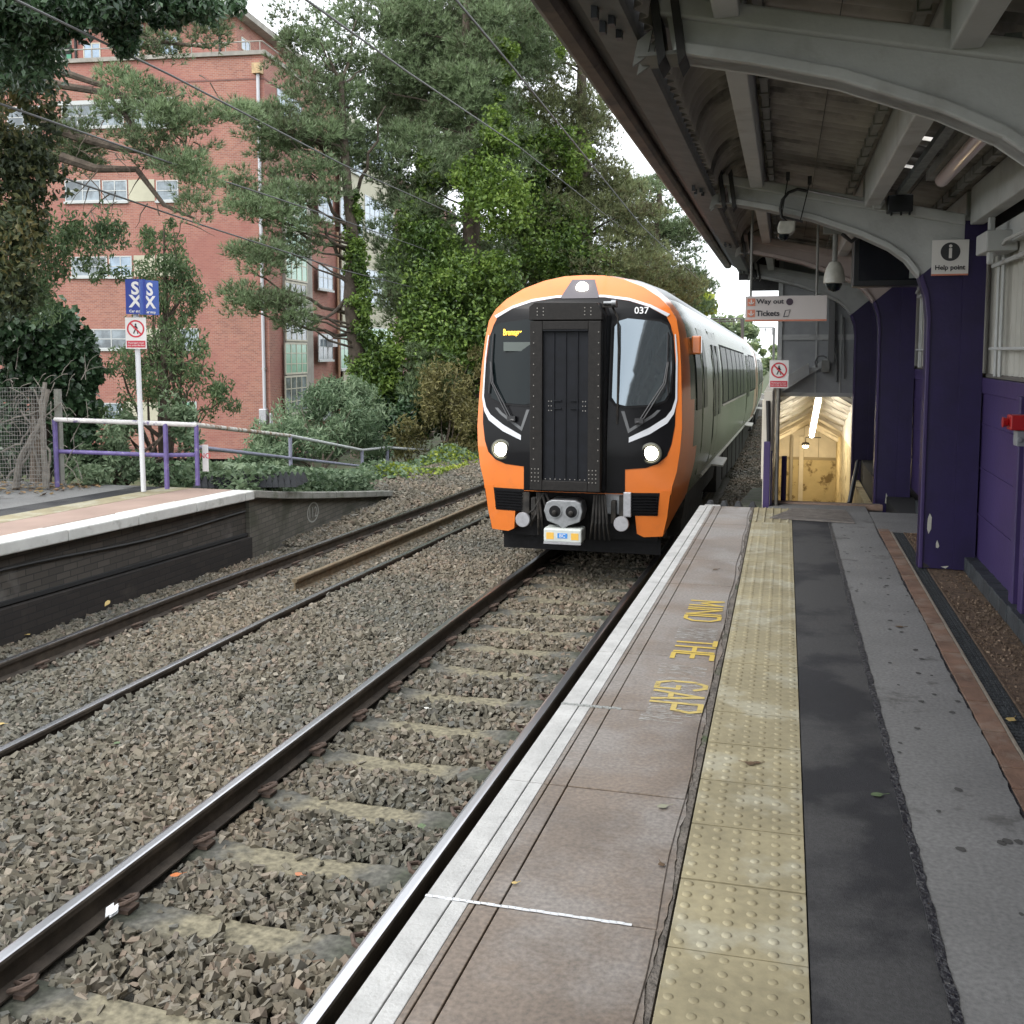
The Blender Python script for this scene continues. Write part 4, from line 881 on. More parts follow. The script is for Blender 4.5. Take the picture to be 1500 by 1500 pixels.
# purlins, corrugated roof, fascia and gutter: one canopy roof
YA, YB = -1.5, 17.6
cr = thing('canopy_roof', (.4, 8, 3.2), 'soot stained corrugated canopy roof with curved front edge and brown gutter', 'canopy roof')
def purlin(x, w_, h, m, name='purlin', dz=0):
    b = MB(); z = top_z(x) + .002 + dz
    for i in range(len(FR_Y) - 1): b.box(x - w_ / 2, x + w_ / 2, FR_Y[i] + .13 if i >= 0 else YA, FR_Y[i + 1] - .075, z - .07, z + h - .07)
    return b.build(name, m, cr, bevel=.008)
purlin(-.25, .10, .28, M_GP); purlin(.62, .11, .28, M_GP); purlin(1.38, .10, .28, M_GP)
for x in (-.15, .50, 1.22): 
    b = MB(); z = top_z(x) + .14; b.box(x - .02, x + .02, YA, YB, z, z + .05)
    y = YA
    while y < YB: b.box(x - .028, x + .028, y, y + .04, z - .008, z + .05); y += .35
    b.build('cable_tray', M_CHAN, cr)
b = MB(); z = top_z(.82) + .05
for i in range(1, 4): b.box(.79, .85, FR_Y[i] + .14, FR_Y[i + 1] - .08, z - .01, z + .03)
b.build('conduit', mat('galvanised conduit', (.20, .22, .21), .5, metal=.4, var=.3, vscale=20), cr)
# corrugated sheet: profile in x (curving down at the track edge), corrugation along y
RH = .25; prof = []
for k in range(0, 9):
    a = R(2 + 88 * k / 8); prof.append((-.25 - .33 * math.cos(a), top_z(-.25) + RH - .30 + .30 * math.sin(a)))
for x in np.r_[np.linspace(-.1, .66, 4), .80, .90, 1.3, 1.75]: prof.append((float(x), top_z(x) + RH))
ys = np.arange(YA, YB, .0125); V = []; 
PX = np.array(prof)
cor = .021 * np.cos((ys) * 2 * np.pi / .146)
# small steps where sheets overlap every 1.1 m in x direction come from thickness
nrm = []
for i in range(len(PX)):
    d = PX[min(i + 1, len(PX) - 1)] - PX[max(i - 1, 0)]; d = d / np.linalg.norm(d); nrm.append((-d[1], d[0]))
nrm = np.array(nrm)
V = np.stack([PX[None, :, 0] + nrm[None, :, 0] * cor[:, None], np.repeat(ys[:, None], len(PX), 1), PX[None, :, 1] + nrm[None, :, 1] * cor[:, None]], -1)
n = len(PX); i = np.arange(len(ys) - 1)[:, None] * n + np.arange(n - 1)[None]; F = np.stack([i, i + 1, i + n + 1, i + n], -1).reshape(-1, 4)
# leave a few missing strips as roof-light slots beyond the middle frame
Vr = V.reshape(-1, 3); fc = Vr[F].mean(1)
slot = (fc[:, 0] > .75) & (fc[:, 0] < .97) & (((fc[:, 1] > 6.9) & (fc[:, 1] < 8.5))) & (np.mod(fc[:, 1], .34) < .09)
o = np_mesh('roof_sheet', Vr, F[~slot], M_SHEET, cr, smooth=True)
sd = o.modifiers.new('thick', 'SOLIDIFY'); sd.thickness = .008
b = MB()
for x in (.2, .98): b.box(x - .002, x + .002, YA, YB, top_z(x) + .205, top_z(x) + .21)
y = YA
b.build('sheet_lap', M_SOOT, cr)
# fascia: gutter, black web, inner steel channel
b = MB(); b.prism([(-1.02, 3.10), (-.985, 3.075), (-.93, 3.075), (-.90, 3.10), (-.90, 3.25), (-1.02, 3.27)], YA, YB, 'y'); b.build('gutter', M_BRN, cr, bevel=.01)
b = MB(); b.prism([(-.90, 3.13), (-.78, 3.05), (-.765, 3.05), (-.765, 3.30), (-.90, 3.30)], YA, YB, 'y'); b.build('gutter_board', M_SOOT, cr)
b = MB(); b.prism([(-.775, 3.00), (-.612, 2.965), (-.60, 2.98), (-.60, 3.20), (-.775, 3.2)], YA, YB, 'y'); b.build('edge_channel', mat('dull steel channel', (.10, .10, .096), .6, var=.25, vscale=6, stain=((.06, .06, .06), 4, .5, .7, .7)), cr)
b = MB()
for y in FR_Y[1:]:
    for k in range(4): b.obox((-.72 + (k % 2) * .05, y - .35 + k * .09, 2.975), (.012, 0, 0), (0, .022, 0), (0, 0, .03))
b.build('channel_bolts', M_BLK, cr)
b = MB(); b.box(-.78, 1.5, YB - .02, YB, 2.88, 3.45); b.box(-.60, 1.5, YB - .02, YB, 2.70, 2.88); b.build('end_gap_board', M_SOOT, cr)  # black board added to close the bright sky gap at the canopy end
# outer weather skin so the canopy is also solid from above
b = MB(); b.prism([(-1.02, 3.29), (-.6, 3.40), (-.2, 3.42), (1.9, 2.98), (1.9, 3.02), (-.2, 3.46), (-.62, 3.44), (-1.02, 3.31)], YA, YB, 'y')
b.build('roof_cover', M_SOOT, cr) if False else None
# fluorescent lamp (off)
for yl, lb in ((5.6, 'unlit pink tinted fluorescent batten under the roof above the help point'), (10.3, 'unlit fluorescent batten farther along under the canopy roof')):
    t = thing('strip_light', (.95, yl, 2.85), lb, 'light fitting', 'unlit canopy lights')
    z = top_z(.97) + .06
    b = MB(); b.box(.90, 1.0, yl - .2, yl + 2.0, z - .01, z + .05); b.build('batten', M_CHAN, t)
    b = MB(); b.tube([(.97, yl, z - .045), (.97, yl + .02, z - .045), (.97, yl + 1.75, z - .045), (.97, yl + 1.77, z - .045)], [.02, .045, .045, .02], 14)
    b.build('diffuser', mat('frosted diffuser', (.62, .50, .52), .3, coat=.3), t, smooth=True)
    for yy_ in (yl + .3, yl + 1.4): b = MB(); b.box(.99, 1.03, yy_, yy_ + .03, z - .05, z - .02); b.build('clip', M_CHAN, t)

# ---- back wall
wall = thing('platform_wall', (1.55, 5, 0), 'purple panelled lower wall with corrugated cream cladding above along the platform', 'wall')
b = MB(); b.box(1.475, 1.56, Y0, 17.5, .09, 1.50); b.build('lower_panel', M_PUR, wall)
b = MB(); z = .10
for zz in (.44, .80, 1.14): b.box(1.466, 1.476, Y0, 17.5, zz, zz + .012)
b.build('panel_ridge', M_PUR, wall)
b = MB(); b.box(1.462, 1.565, Y0, 17.5, 1.38, 1.50); b.build('panel_cap', M_PUR, wall, bevel=.01)
b = MB()
for y in (2.2, 6.72, 6.98, 11.0, 15.3): b.box(1.42, 1.49, y, y + .11, .10, 1.42)
b.build('panel_post', M_PUR, wall, bevel=.008)
M_CLAD = mat('grey cream cladding', (.42, .41, .37), .75, var=.1, vscale=2.5, stain=((.25, .235, .2), 2, .52, .7, .5))
ys = np.arange(Y0, 17.5, .02); xo = 1.53 + .012 * np.sign(np.sin(ys * 2 * np.pi / .16)) * np.minimum(1, np.abs(np.sin(ys * 2 * np.pi / .16)) * 2.5)
V = np.concatenate([np.stack([xo, ys, np.full_like(ys, 1.52)], -1), np.stack([xo, ys, np.full_like(ys, 2.62)], -1)]); n = len(ys); i = np.arange(n - 1); F = np.stack([i, i + 1, i + 1 + n, i + n], -1)
o = np_mesh('cladding', V, F, M_CLAD, wall); sd = o.modifiers.new('t', 'SOLIDIFY'); sd.thickness = .01; sd.offset = -1
b = MB(); b.box(1.46, 1.60, Y0, 17.5, 2.44, 2.60); b.build('head_beam', M_GP, wall, bevel=.01)
b = MB(); b.box(1.49, 1.60, Y0, 17.5, 1.503, 1.53); b.build('sill', mat('dirty ledge', (.12, .11, .10), .9), wall)
b = MB(); b.box(1.56, 1.75, Y0, 17.5, -1, 3.1); b.build('outer_skin', M_SOOT, wall)
for (ya, yb) in ((4.5, 8.2), (8.9, 12.6)):
    b = MB()
    for y in (ya, ya + .12, yb - .28, yb - .12): b.tube([(1.47, y, 1.52), (1.47, y, 2.5)], .014, 6)
    b.tube([(1.45, ya, 1.72), (1.45, yb, 1.72)], .011, 6); b.tube([(1.45, ya, 2.32), (1.45, yb, 2.32)], .016, 6)
    for y in (ya + 1.2, ya + 2.4): b.tube([(1.49, y, 1.52), (1.49, y, 2.5)], .008, 5)
    b.tube([(1.42, yb - .1, 2.36), (1.40, yb - .7, 2.44), (1.44, ya + .4, 2.46)], .014, 6)
    b.build('wall_pipes', M_GP, wall)
b = MB(); b.box(1.30, 1.50, 7.62, 8.02, 2.38, 2.52); b.box(1.33, 1.37, 7.72, 7.78, 2.30, 2.62); b.build('wall_bracket', M_GP, wall, bevel=.01)

# ---- signs and fittings on the canopy
# help point sign on the column
t = thing('help_point_sign', (1.2, 8.49, 2.42), 'square white Help point sign with dark i roundel on the purple column', 'sign')
ys_ = 8.57 - .075; pa, pb = at_y(1366, 352, ys_), at_y(1418, 403, ys_); cxs, czs = (pa.x + pb.x) / 2, (pa.z + pb.z) / 2; ws, hs_ = (pb.x - pa.x), (pa.z - pb.z)
b = MB(); b.box(cxs - ws / 2, cxs + ws / 2, ys_, ys_ + .015, czs - hs_ / 2, czs + hs_ / 2); b.build('board', M_SIGNW, t)
b = MB(); b.box(cxs - ws / 2, cxs + ws / 2, ys_ - .002, ys_ + .013, czs - hs_ / 2, czs - hs_ / 2 + .012); b.build('salmon_edge', M_SALM, t)
b = MB(); b.lathe((cxs - .0, ys_ - .001, czs + .045), [(.070, .0), (.070, -.002)], 32, 'y'); b.build('roundel', mat('charcoal roundel', (.035, .035, .04), .5), t)
text('symbol', 'i', M_SIGNW, .15, (cxs, ys_ - .004, czs + .045), FRONT, t, bold=.004)
text('lettering', 'Help point', M_INK, .050, (cxs, ys_ - .002, czs - .075), FRONT, t, bold=.0012)
# way out sign
t = thing('way_out_sign', (0, 10.5, 2.12), 'white hanging sign reading Way out and Tickets with salmon arrow boxes', 'sign')
y_ = 10.5; pa, pb = at_y(1092, 434, y_), at_y(1211, 469, y_); x0, x1, z0, z1 = pa.x, pb.x, pb.z, pa.z
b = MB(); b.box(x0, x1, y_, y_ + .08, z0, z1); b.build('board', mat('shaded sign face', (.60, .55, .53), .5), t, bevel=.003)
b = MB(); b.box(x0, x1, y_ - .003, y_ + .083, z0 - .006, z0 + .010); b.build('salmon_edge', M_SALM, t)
for k, (s_, zz) in enumerate((('Way out', z1 - .06), ('Tickets', z1 - .17))):
    b = MB(); b.box(x0 + .02, x0 + .095, y_ - .003, y_ + .002, zz - .037, zz + .037); bx_ = b.build('arrow_box', M_SALM, t)
    b = MB(); xa = x0 + .0575; b.box(xa - .005, xa + .005, y_ - .006, y_ - .002, zz - .024, zz + .026)
    for s in (-1, 1): b.obox((xa + s * .011, y_ - .004, zz - .012), (.013 * s, 0, .013), (0, .002, 0), (.003, 0, -.003 * s))
    b.build('arrow', M_SIGNW, bx_)
    text('lettering', s_, M_INK, .082, (x0 + .105, y_ - .003, zz - .0), FRONT, t, align='LEFT', bold=.002, fit=((.265, .062) if k == 0 else (.225, .055)))
b = MB(); b.lathe((x0 + .425, y_ - .001, z1 - .06), [(.034, 0), (.034, -.002)], 24, 'y'); b.build('roundel', mat('dark plum roundel', (.05, .03, .05), .5), t)
b = MB(); c = Vector((x0 + .40, y_ - .003, z1 - .172)); b.obox(c, (.026, 0, .004), (0, .001, 0), (.009, 0, .034)); b.build('ticket_icon', M_INK, t); b = MB(); b.obox(c + Vector((.003, -.003, .001)), (.019, 0, .003), (0, .001, 0), (.007, 0, .027)); b.build('ticket_icon_face', mat('icon face', (.55, .5, .48), .5), t)
b = MB(); b.tube([(x0 + .05, y_ + .04, z1), (x0 + .05, y_ + .04, 3.1)], .012, 8); b.tube([(x1 - .1, y_ + .04, z1), (x1 - .1, y_ + .04, 3.0)], .012, 8); b.build('hanger', M_CHAN, t)
# black display screens
t = thing('display_screen', (.9, 10, 2.5), 'black train information screen hanging behind the curved beam', 'screen')
y_ = 9.9; pa, pb = at_y(1251, 345, y_), at_y(1353, 418, y_)
b = MB(); b.box(pa.x, pb.x, y_, y_ + .25, pb.z, pa.z); b.build('casing', M_BLK, t, bevel=.008)
b = MB(); b.box(pa.x + .05, pb.x - .05, y_ - .004, y_ + .001, pb.z + .05, pa.z - .03); b.build('panel', mat('dark screen glass', (.01, .012, .018), .12), t)
q = at_y(1337, 400, y_); b = MB(); b.box(q.x - .03, q.x + .03, y_ - .01, y_, q.z - .045, q.z + .045); b.build('label_plate', mat('grey label plate', (.30, .32, .31), .5), t)
b = MB(); b.tube([((pa.x + pb.x) / 2, y_ + .12, pa.z), ((pa.x + pb.x) / 2, y_ + .12, 3.0)], .02, 8); b.build('hanger', M_CHAN, t)
# dome camera on a pole
q = at_y(1222, 412, 9.3)
t = thing('dome_camera', q, 'cream dome security camera hanging on a short pole by the screen', 'security camera')
b = MB(); b.lathe(q, [(.018, .17), (.045, .16), (.075, .10), (.088, .03), (.090, -.015), (.082, -.02)], 24); b.build('housing', mat('cream plastic', (.42, .41, .36), .4, var=.15, vscale=20), t, smooth=True)
b = MB(); b.lathe(q, [(.07, -.015), (.066, -.04), (.045, -.075), (.01, -.09)], 24); b.build('smoked_dome', M_GLASS, t, smooth=True)
b = MB(); b.tube([q + Vector((0, 0, .16)), q + Vector((0, 0, .42))], .022, 10); b.box(q.x - .10, q.x + .12, q.y - .04, q.y + .04, q.z + .40, q.z + .50); b.build('pole', M_CHAN, t)
b = MB(); b.tube([q + Vector((.10, -.03, .45)), q + Vector((.2, -.03, .5)), q + Vector((.22, -.03, .40)), q + Vector((.13, -.03, .33)), q + Vector((.05, -.03, .4))], .018, 8); b.build('cable', M_CABLE, t, smooth=True)
# small camera slung under the second beam
y_ = 8.57 - .16; q = at_y(1151, 336, y_)
t = thing('bracket_camera', q, 'small white dome camera strapped under the grey beam with a looped black cable', 'security camera')
b = MB(); b.prism([(q.x - .05, q.z + .06), (q.x + .075, q.z + .06), (q.x + .07, q.z - .015), (q.x + .04, q.z - .04), (q.x - .045, q.z - .04), (q.x - .065, q.z)], y_ - .06, y_ + .07, 'y'); b.build('housing', mat('cream plastic', (.42, .41, .36), .4), t, bevel=.012)
b = MB(); b.lathe(q + Vector((-.015, 0, -.04)), [(.045, .01), (.042, -.02), (.02, -.042), (.005, -.046)], 18); b.build('dome', M_GLASS, t, smooth=True)
b = MB(); a1, a2 = at_y(1154, 262, y_ + .07), at_y(1186, 268, y_ + .07); e1, e2 = at_y(1145, 316, y_ + .07), at_y(1172, 325, y_ + .07)
b.tube([a1, e1], .005, 6); b.tube([a2, e2], .005, 6); b.obox((a1 + Vector((0, 0, .02))), (.015, 0, 0), (0, .03, 0), (0, 0, .03)); b.obox((a2 + Vector((0, 0, .02))), (.015, 0, 0), (0, .03, 0), (0, 0, .03)); b.obox((e1 + e2) / 2, ((e2 - e1).x / 2 + .02, 0, (e2 - e1).z / 2), (0, .02, 0), (0, 0, .008)); b.build('straps', M_SOOT, t)
b = MB(); pts = [at_y(u, v, y_ + .03) for u, v in ((1182, 280), (1168, 277), (1155, 282), (1146, 293), (1143, 306), (1145, 318), (1153, 326))]; b.tube(pts, .012, 8); b.build('cable', M_CABLE, t, smooth=True)
b = MB(); a1, a2 = at_y(1182, 279, y_ + .08), at_y(1276, 298, y_ + .08); b.tube([a1, a2], .009, 8); b.build('cable_conduit', M_PLATE, t)
q = at_y(1286, 296, y_); b = MB(); b.lathe(q, [(.05, .1), (.055, .0), (.055, -.01)], 6, 'y'); tag(b.build('junction_box', M_GP, bevel=.006), 'grey rounded junction box on the second beam beside the black box', 'junction box')
q = at_y(1318, 300, y_); t = thing('black_box', q, 'black boxy speaker fixed to the top of the second beam', 'loudspeaker')
b = MB(); b.box(q.x - .09, q.x + .09, y_ - .06, y_ + .08, q.z - .06, q.z + .07); b.build('casing', M_BLK, t, bevel=.008); b = MB()
for x in (-.07, 0, .06): b.box(q.x + x, q.x + x + .015, y_ - .05, y_ - .03, q.z - .085, q.z - .06)
b.build('feet', M_BLK, t)
# alarm on the wall
q = at_y(1484, 618, 6.66); t = thing('alarm_sounder', (1.45, 6.6, 1.3), 'red fire alarm sounder on grey box fixed to the purple wall', 'alarm')
b = MB(); b.box(1.29, 1.42, 6.56, 6.68, q.z - .045, q.z + .045); b.lathe((1.29, 6.62, q.z), [(.022, 0), (.03, -.03), (.036, -.035)], 16, 'x'); b.build('sounder', M_RED, t, bevel=.008)
b = MB(); b.box(1.33, 1.42, 6.58, 6.68, q.z - .14, q.z - .047); b.lathe((1.345, 6.578, q.z - .10), [(.016, 0), (.016, -.01)], 14, 'y'); b.build('call_box', mat('grey call box', (.22, .23, .24), .5), t, bevel=.006)
b = MB(); b.tube([(1.40, 6.64, q.z + .045), (1.40, 6.65, q.z + .12), (1.42, 6.67, q.z + .2), (1.46, 6.7, q.z + .3)], .014, 8); b.build('cable', M_CABLE, t, smooth=True)
# a small white notice on the wall
b = MB(); b.box(1.455, 1.463, 10.1, 10.45, 1.13, 1.40); pz = b.build('notice_board', M_SIGNW); tag(pz, 'small white notice on the purple wall behind the second column', 'notice')
b = MB(); b.box(1.452, 1.4545, 10.2, 10.36, 1.2, 1.33); b.build('picture', mat('pale blue notice print', (.35, .42, .45), .6), pz)

# ---- prohibition sign builder (person crossed out)
def no_crossing(t, c, w_, y, rz=0):
    h = w_ * 1.5; b = MB(); b.box(c.x - w_ / 2, c.x + w_ / 2, y, y + .006, c.z - h / 2, c.z + h / 2); b.build('plate', M_SIGNW, t)
    r = w_ * .42; cc = (c.x, y - .001, c.z + h * .14)
    b = MB(); n = 36; V = []; F = []
    for k in range(n):
        a = 2 * math.pi * k / n
        for rr in (r, r * .82): V.append((cc[0] + rr * math.cos(a), y - .004, cc[2] + rr * math.sin(a)))
    F = [(2 * k, 2 * ((k + 1) % n), 2 * ((k + 1) % n) + 1, 2 * k + 1) for k in range(n)]; b.add(V, F)
    b.obox((cc[0], y - .005, cc[2]), (r * .62, 0, -r * .62), (0, .0008, 0), (r * .065, 0, r * .065)); b.build('red_ring', M_SREDF, t)
    b = MB(); s = r
    b.lathe((cc[0], y - .002, cc[2] + s * .50), [(s * .11, 0), (s * .11, -.001)], 12, 'y')
    def limb(p0, p1, wd): 
        a = Vector((cc[0] + p0[0] * s, y - .0025, cc[2] + p0[1] * s)); e = Vector((cc[0] + p1[0] * s, y - .0025, cc[2] + p1[1] * s)); d = e - a; nrm_ = Vector((-d.z, 0, d.x)).normalized() * wd * s; b.obox((a + e) / 2, d / 2, (0, .0008, 0), nrm_)
    limb((0, .38), (.0, -.05), .13); limb((-.02, .30), (-.26, .05), .05); limb((.03, .30), (.25, .02), .05); limb((-.03, -.05), (-.26, -.55), .07); limb((.04, -.05), (.20, -.30), .07); limb((.20, -.30), (.22, -.58), .06)
    b.build('walking_figure', M_INK, t)
    b = MB(); b.box(c.x - w_ * .45, c.x + w_ * .45, y - .003, y, c.z - h * .46, c.z - h * .24); b.build('red_panel', M_SDR, t)
    text('lettering', 'Passengers must', M_SIGNW, w_ * .115, (c.x, y - .004, c.z - h * .31), FRONT, t); text('lettering', 'not cross the line', M_SIGNW, w_ * .115, (c.x, y - .004, c.z - h * .39), FRONT, t)
y_ = 11.75; q = at_y(1141, 548, y_); t = thing('warning_sign', (q.x, y_, 0), 'no crossing sign on a bare steel pole at the top of the steps', 'sign')
no_crossing(t, q, .205, y_ - .03)
qb = at_y(1141, 738, y_); b = MB(); b.tube([(q.x, y_, qb.z - .05), (q.x, y_, q.z + .05)], .022, 10); b.build('pole', mat('bare steel pole', (.16, .15, .13), .5, metal=.5, var=.2, vscale=9), t, smooth=True)
t['label'] = t['label']

# ================================================================== STEPS DOWN (subway) AT THE PLATFORM END
M_YEL = mat('yellowed stair wall', (.50, .42, .25), .85, var=.1, vscale=3, bump=.3, bscale=30, stain=((.12, .08, .035), 4.5, .53, .62, .85))
M_STW = mat('white stair boards', (.60, .56, .48), .75, var=.1, vscale=4)
M_STR = mat('worn stair tread', (.15, .14, .13), .85, var=.3, vscale=6)
XA, XB = -.13, 1.08
st = thing('stairwell', (.4, 14, -.5), 'boarded cream stairwell going down under a pitched roof at the platform end', 'stairwell')
sy0 = 11.95
b = MB(); b.box(XA - .02, .897, Y1 - .0, sy0, -.4, -.02); b.build('top_landing', M_OLDT, st)
b = MB()
for i in range(15): b.box(XA, XB, sy0 + i * .28, sy0 + (i + 1) * .28 + .02, -.4 - i * .17 - .25, -.03 - i * .17)
b.build('steps', M_STR, st)
b = MB(); b.box(XA, XB, sy0 - .02, sy0 + .06, -.06, -.002); b.build('nosing', mat('step nosing', (.22, .15, .11), .7, var=.3, vscale=9), st)
YBK = 22.6; HY = 17.5
b = MB(); b.box(XA - .1, XB + .3, YBK, YBK + .1, -3.4, -.55); b.build('end_wall_lower', M_YEL, st)
b = MB(); b.box(XA - .1, XB + .3, YBK - .01, YBK + .09, -.56, .9); b.build('end_wall_upper', M_STW, st)
b = MB()
for x in (.15, .42, .72): b.box(x, x + .01, YBK - .02, YBK, -.55, .2)
b.box(XA, XB, YBK - .03, YBK, -.60, -.54); b.build('board_joint', mat('board joint', (.3, .26, .18), .8), st)
b = MB(); b.box(.33, .42, YBK - .06, YBK, -3.0, -.1); b.build('white_pipe', M_STW, st); b = MB(); b.tube([(.17, YBK - .04, -3), (.17, YBK - .04, -.1)], .035, 8); b.build('grey_pipe', mat('grey pipe', (.32, .30, .26), .6), st)
b = MB(); b.box(XB, XB + .1, sy0 + 1, YBK, -3.4, -.35); b.box(XB, XB + .1, HY, YBK, -.35, .1); b.build('side_wall_right', M_YEL, st)
b = MB(); b.box(XB - .0, XB + .08, HY, YBK, 0.1, 1.3); b.build('side_boards_right', M_STW, st)
b = MB(); b.box(XA - .09, XA, Y1 + .4, YBK, -3.2, 1.25); b.build('side_wall_left', M_STW, st)
b = MB(); b.box(XA, XA + .012, sy0, YBK, -3.2, -.1); b.build('side_wall_left_lower', M_YEL, st)
# sloping pitched ceiling with rafters
def ceil_z(x, y):
    xc = .48; ridge = 1.25 - (y - HY) * .22
    return ridge - abs(x - xc) * .62
b = MB(); V = []; F = []
yc_ = np.linspace(HY + .02, YBK, 8)
for y in yc_:
    for x in (XA - .05, .48, XB + .05): V.append((x, y, ceil_z(x, y) + .06))
for i in range(7):
    for k in (0, 1): F.append((i * 3 + k, i * 3 + k + 1, i * 3 + 4 + k, i * 3 + 3 + k))
b.add(V, F); o = b.build('ceiling_boards', M_STW, st); sd = o.modifiers.new('t', 'SOLIDIFY'); sd.thickness = .03
b = MB()
for y in np.arange(HY + .1, YBK, .75):
    for s in (-1, 1):
        x1 = XA if s < 0 else XB; a = Vector((.48, y, ceil_z(.48, y) + .01)); e = Vector((x1, y, ceil_z(x1, y) + .01)); b.obox((a + e) / 2, (e - a) / 2, (0, .03, 0), (0, 0, .045))
    a = Vector((.44 - .30, y, ceil_z(.74, y) - .04)); 
    a = Vector((.48, y + .3, ceil_z(.48, y + .3))); 
    for s in (-1, 1): x1 = XA if s < 0 else XB; e = Vector((x1, y - .25, ceil_z(x1, y - .25) - .02)); b.obox((a + e) / 2, (e - a) / 2, (0, .025, 0), (0, 0, .03))
b.build('rafters', M_STW, st)
# lit tube
lt = thing('tube_light', (.42, 18, .9), 'bright lit fluorescent tube hanging in the stairwell', 'light fitting')
a = at_y(1199, 586, 17.6); e = at_y(1189, 638, 20.0)
b = MB(); b.tube([a, e], .045, 12); tb_ = b.build('tube', mat('lit tube', (1, 1, .95), .5, emit=((1, .96, .86), 8)), lt, smooth=True)
b = MB(); b.obox((a + e) / 2 + Vector((0, 0, .06)), ((0.05), 0, 0), (e - a) / 2, (0, 0, .02)); b.build('batten', M_STW, lt)
b = MB(); b.tube([e + Vector((0, .0, .05)), e + Vector((0, .0, .35))], .012, 6); b.tube([a + Vector((0, .0, .05)), a + Vector((0, .0, .3))], .012, 6); b.build('hanger', M_STW, lt)
la = bpy.data.lights.new('stair_lamp', 'AREA'); la.energy = 8; la.color = (1, .86, .62); la.size = .3; la.size_y = 1.3; la.shape = 'RECTANGLE'
lo_ = bpy.data.objects.new('stair_lamp', la); COL.objects.link(lo_); lo_.parent = lt; lo_.location = (a + e) / 2 - Vector((0, 0, .12)) - Vector(lt.location)
q = at_y(1180, 652, 21.8); l2 = thing('wall_lamp', q, 'small round lit lamp at the far end of the stairwell ceiling', 'light fitting')
b = MB(); b.lathe(q, [(.03, .06), (.07, .05), (.08, .0)], 14); b.build('shade', M_SOOT, l2, smooth=True); b = MB(); b.lathe(q, [(.06, .0), (.055, -.04), (.02, -.06)], 12); b.build('bulb', mat('lit bulb', (1, .95, .8), .5, emit=((1, .9, .65), 12)), l2, smooth=True)
b = MB(); b.tube([q + Vector((0, 0, .05)), q + Vector((0, 0, .16)), q + Vector((.3, 0, .16))], .012, 6); b.build('arm', M_SOOT, l2)
la = bpy.data.lights.new('bulb_lamp', 'POINT'); la.energy = 12; la.color = (1, .8, .5); la.shadow_soft_size = .06; lo_ = bpy.data.objects.new('bulb_lamp', la); COL.objects.link(lo_); lo_.parent = l2; lo_.location = (.0, -.3, -.25)
# grey panelled hood above the steps
hd = thing('stair_hood', (.5, 15, 1.6), 'grey boarded hood with diagonal brace above the steps', 'hood')
zt, zb_ = 3.3, at_y(1200, 578, HY).z
b = MB(); b.box(-.11, 1.6, HY - .02, HY + .04, zb_, zt); b.build('panel', mat('hood board grey', (.33, .34, .35), .7, var=.1, vscale=3, stain=((.22, .22, .22), 2, .55, .7, .5)), hd)
b = MB(); b.box(-.13, -.06, HY - .06, HY + .06, zb_ - .02, zt); b.box(-.06, 1.4, HY - .045, HY - .02, at_y(1200, 498, HY).z, at_y(1200, 490, HY).z); b.box(-.12, 1.4, HY - .07, HY, zb_ - .03, zb_ + .03)
for x in (.47, .85): b.box(x, x + .025, HY - .04, HY - .02, zb_, 2.3)
a, e = at_y(1142, 572, HY - .05), at_y(1225, 520, HY - .05); b.obox((a + e) / 2, (e - a) / 2, (0, .03, 0), (0, 0, .05))
b.build('frame_boards', M_GP, hd)
b = MB(); a, e = at_y(1124, 577, HY - .4), at_y(1185, 540, HY - .15); b.obox((a + e) / 2, (e - a) / 2, (0, .04, 0), (-.01, 0, .09)); b.build('barge_board', M_GP, hd)
b = MB(); a, e = at_y(1215, 500, HY - .1), at_y(1217, 470, HY - .1); b.box(e.x - .03, e.x + .06, HY - .14, HY - .05, a.z - .35, 2.9); b.tube([at_y(u, v, HY - .12) for u, v in ((1196, 538), (1194, 530), (1198, 522), (1206, 521), (1211, 524))], .014, 8)
b.tube([at_y(1225, 470, HY - .07), at_y(1226, 560, HY - .07)], .018, 6); b.tube([at_y(1236, 465, HY - .07), at_y(1237, 555, HY - .07)], .014, 6); b.build('pipes', mat('dark grey conduit', (.16, .16, .16), .6), hd)
b = MB(); q = at_y(1209, 536, HY - .12); b.box(q.x - .06, q.x + .07, HY - .16, HY - .05, q.z - .10, q.z + .09); b.build('junction_box', M_CHAN, hd, bevel=.01)
b = MB(); b.box(-.14, .0, 11.9, 17.2, 2.55, 2.62); b.build('x', M_SOOT, hd) if False else None
# black leaning handrail inside the stairwell
hr = thing('handrail', (.9, 12.2, 0), 'dark handrail running down the right side of the steps', 'handrail')
b = MB(); b.tube([at_y(1257, 676, 14.6), at_y(1244, 738, 13.4)], .03, 8); b.build('rail', M_BLK, hr)
b = MB(); b.tube([at_y(1149, 668, 12.3), at_y(1147, 738, 12.3)], .03, 8); tag(b.build('bollard_post', M_PUR), 'short dark purple post inside the stair opening, right of the steel pole', 'post')
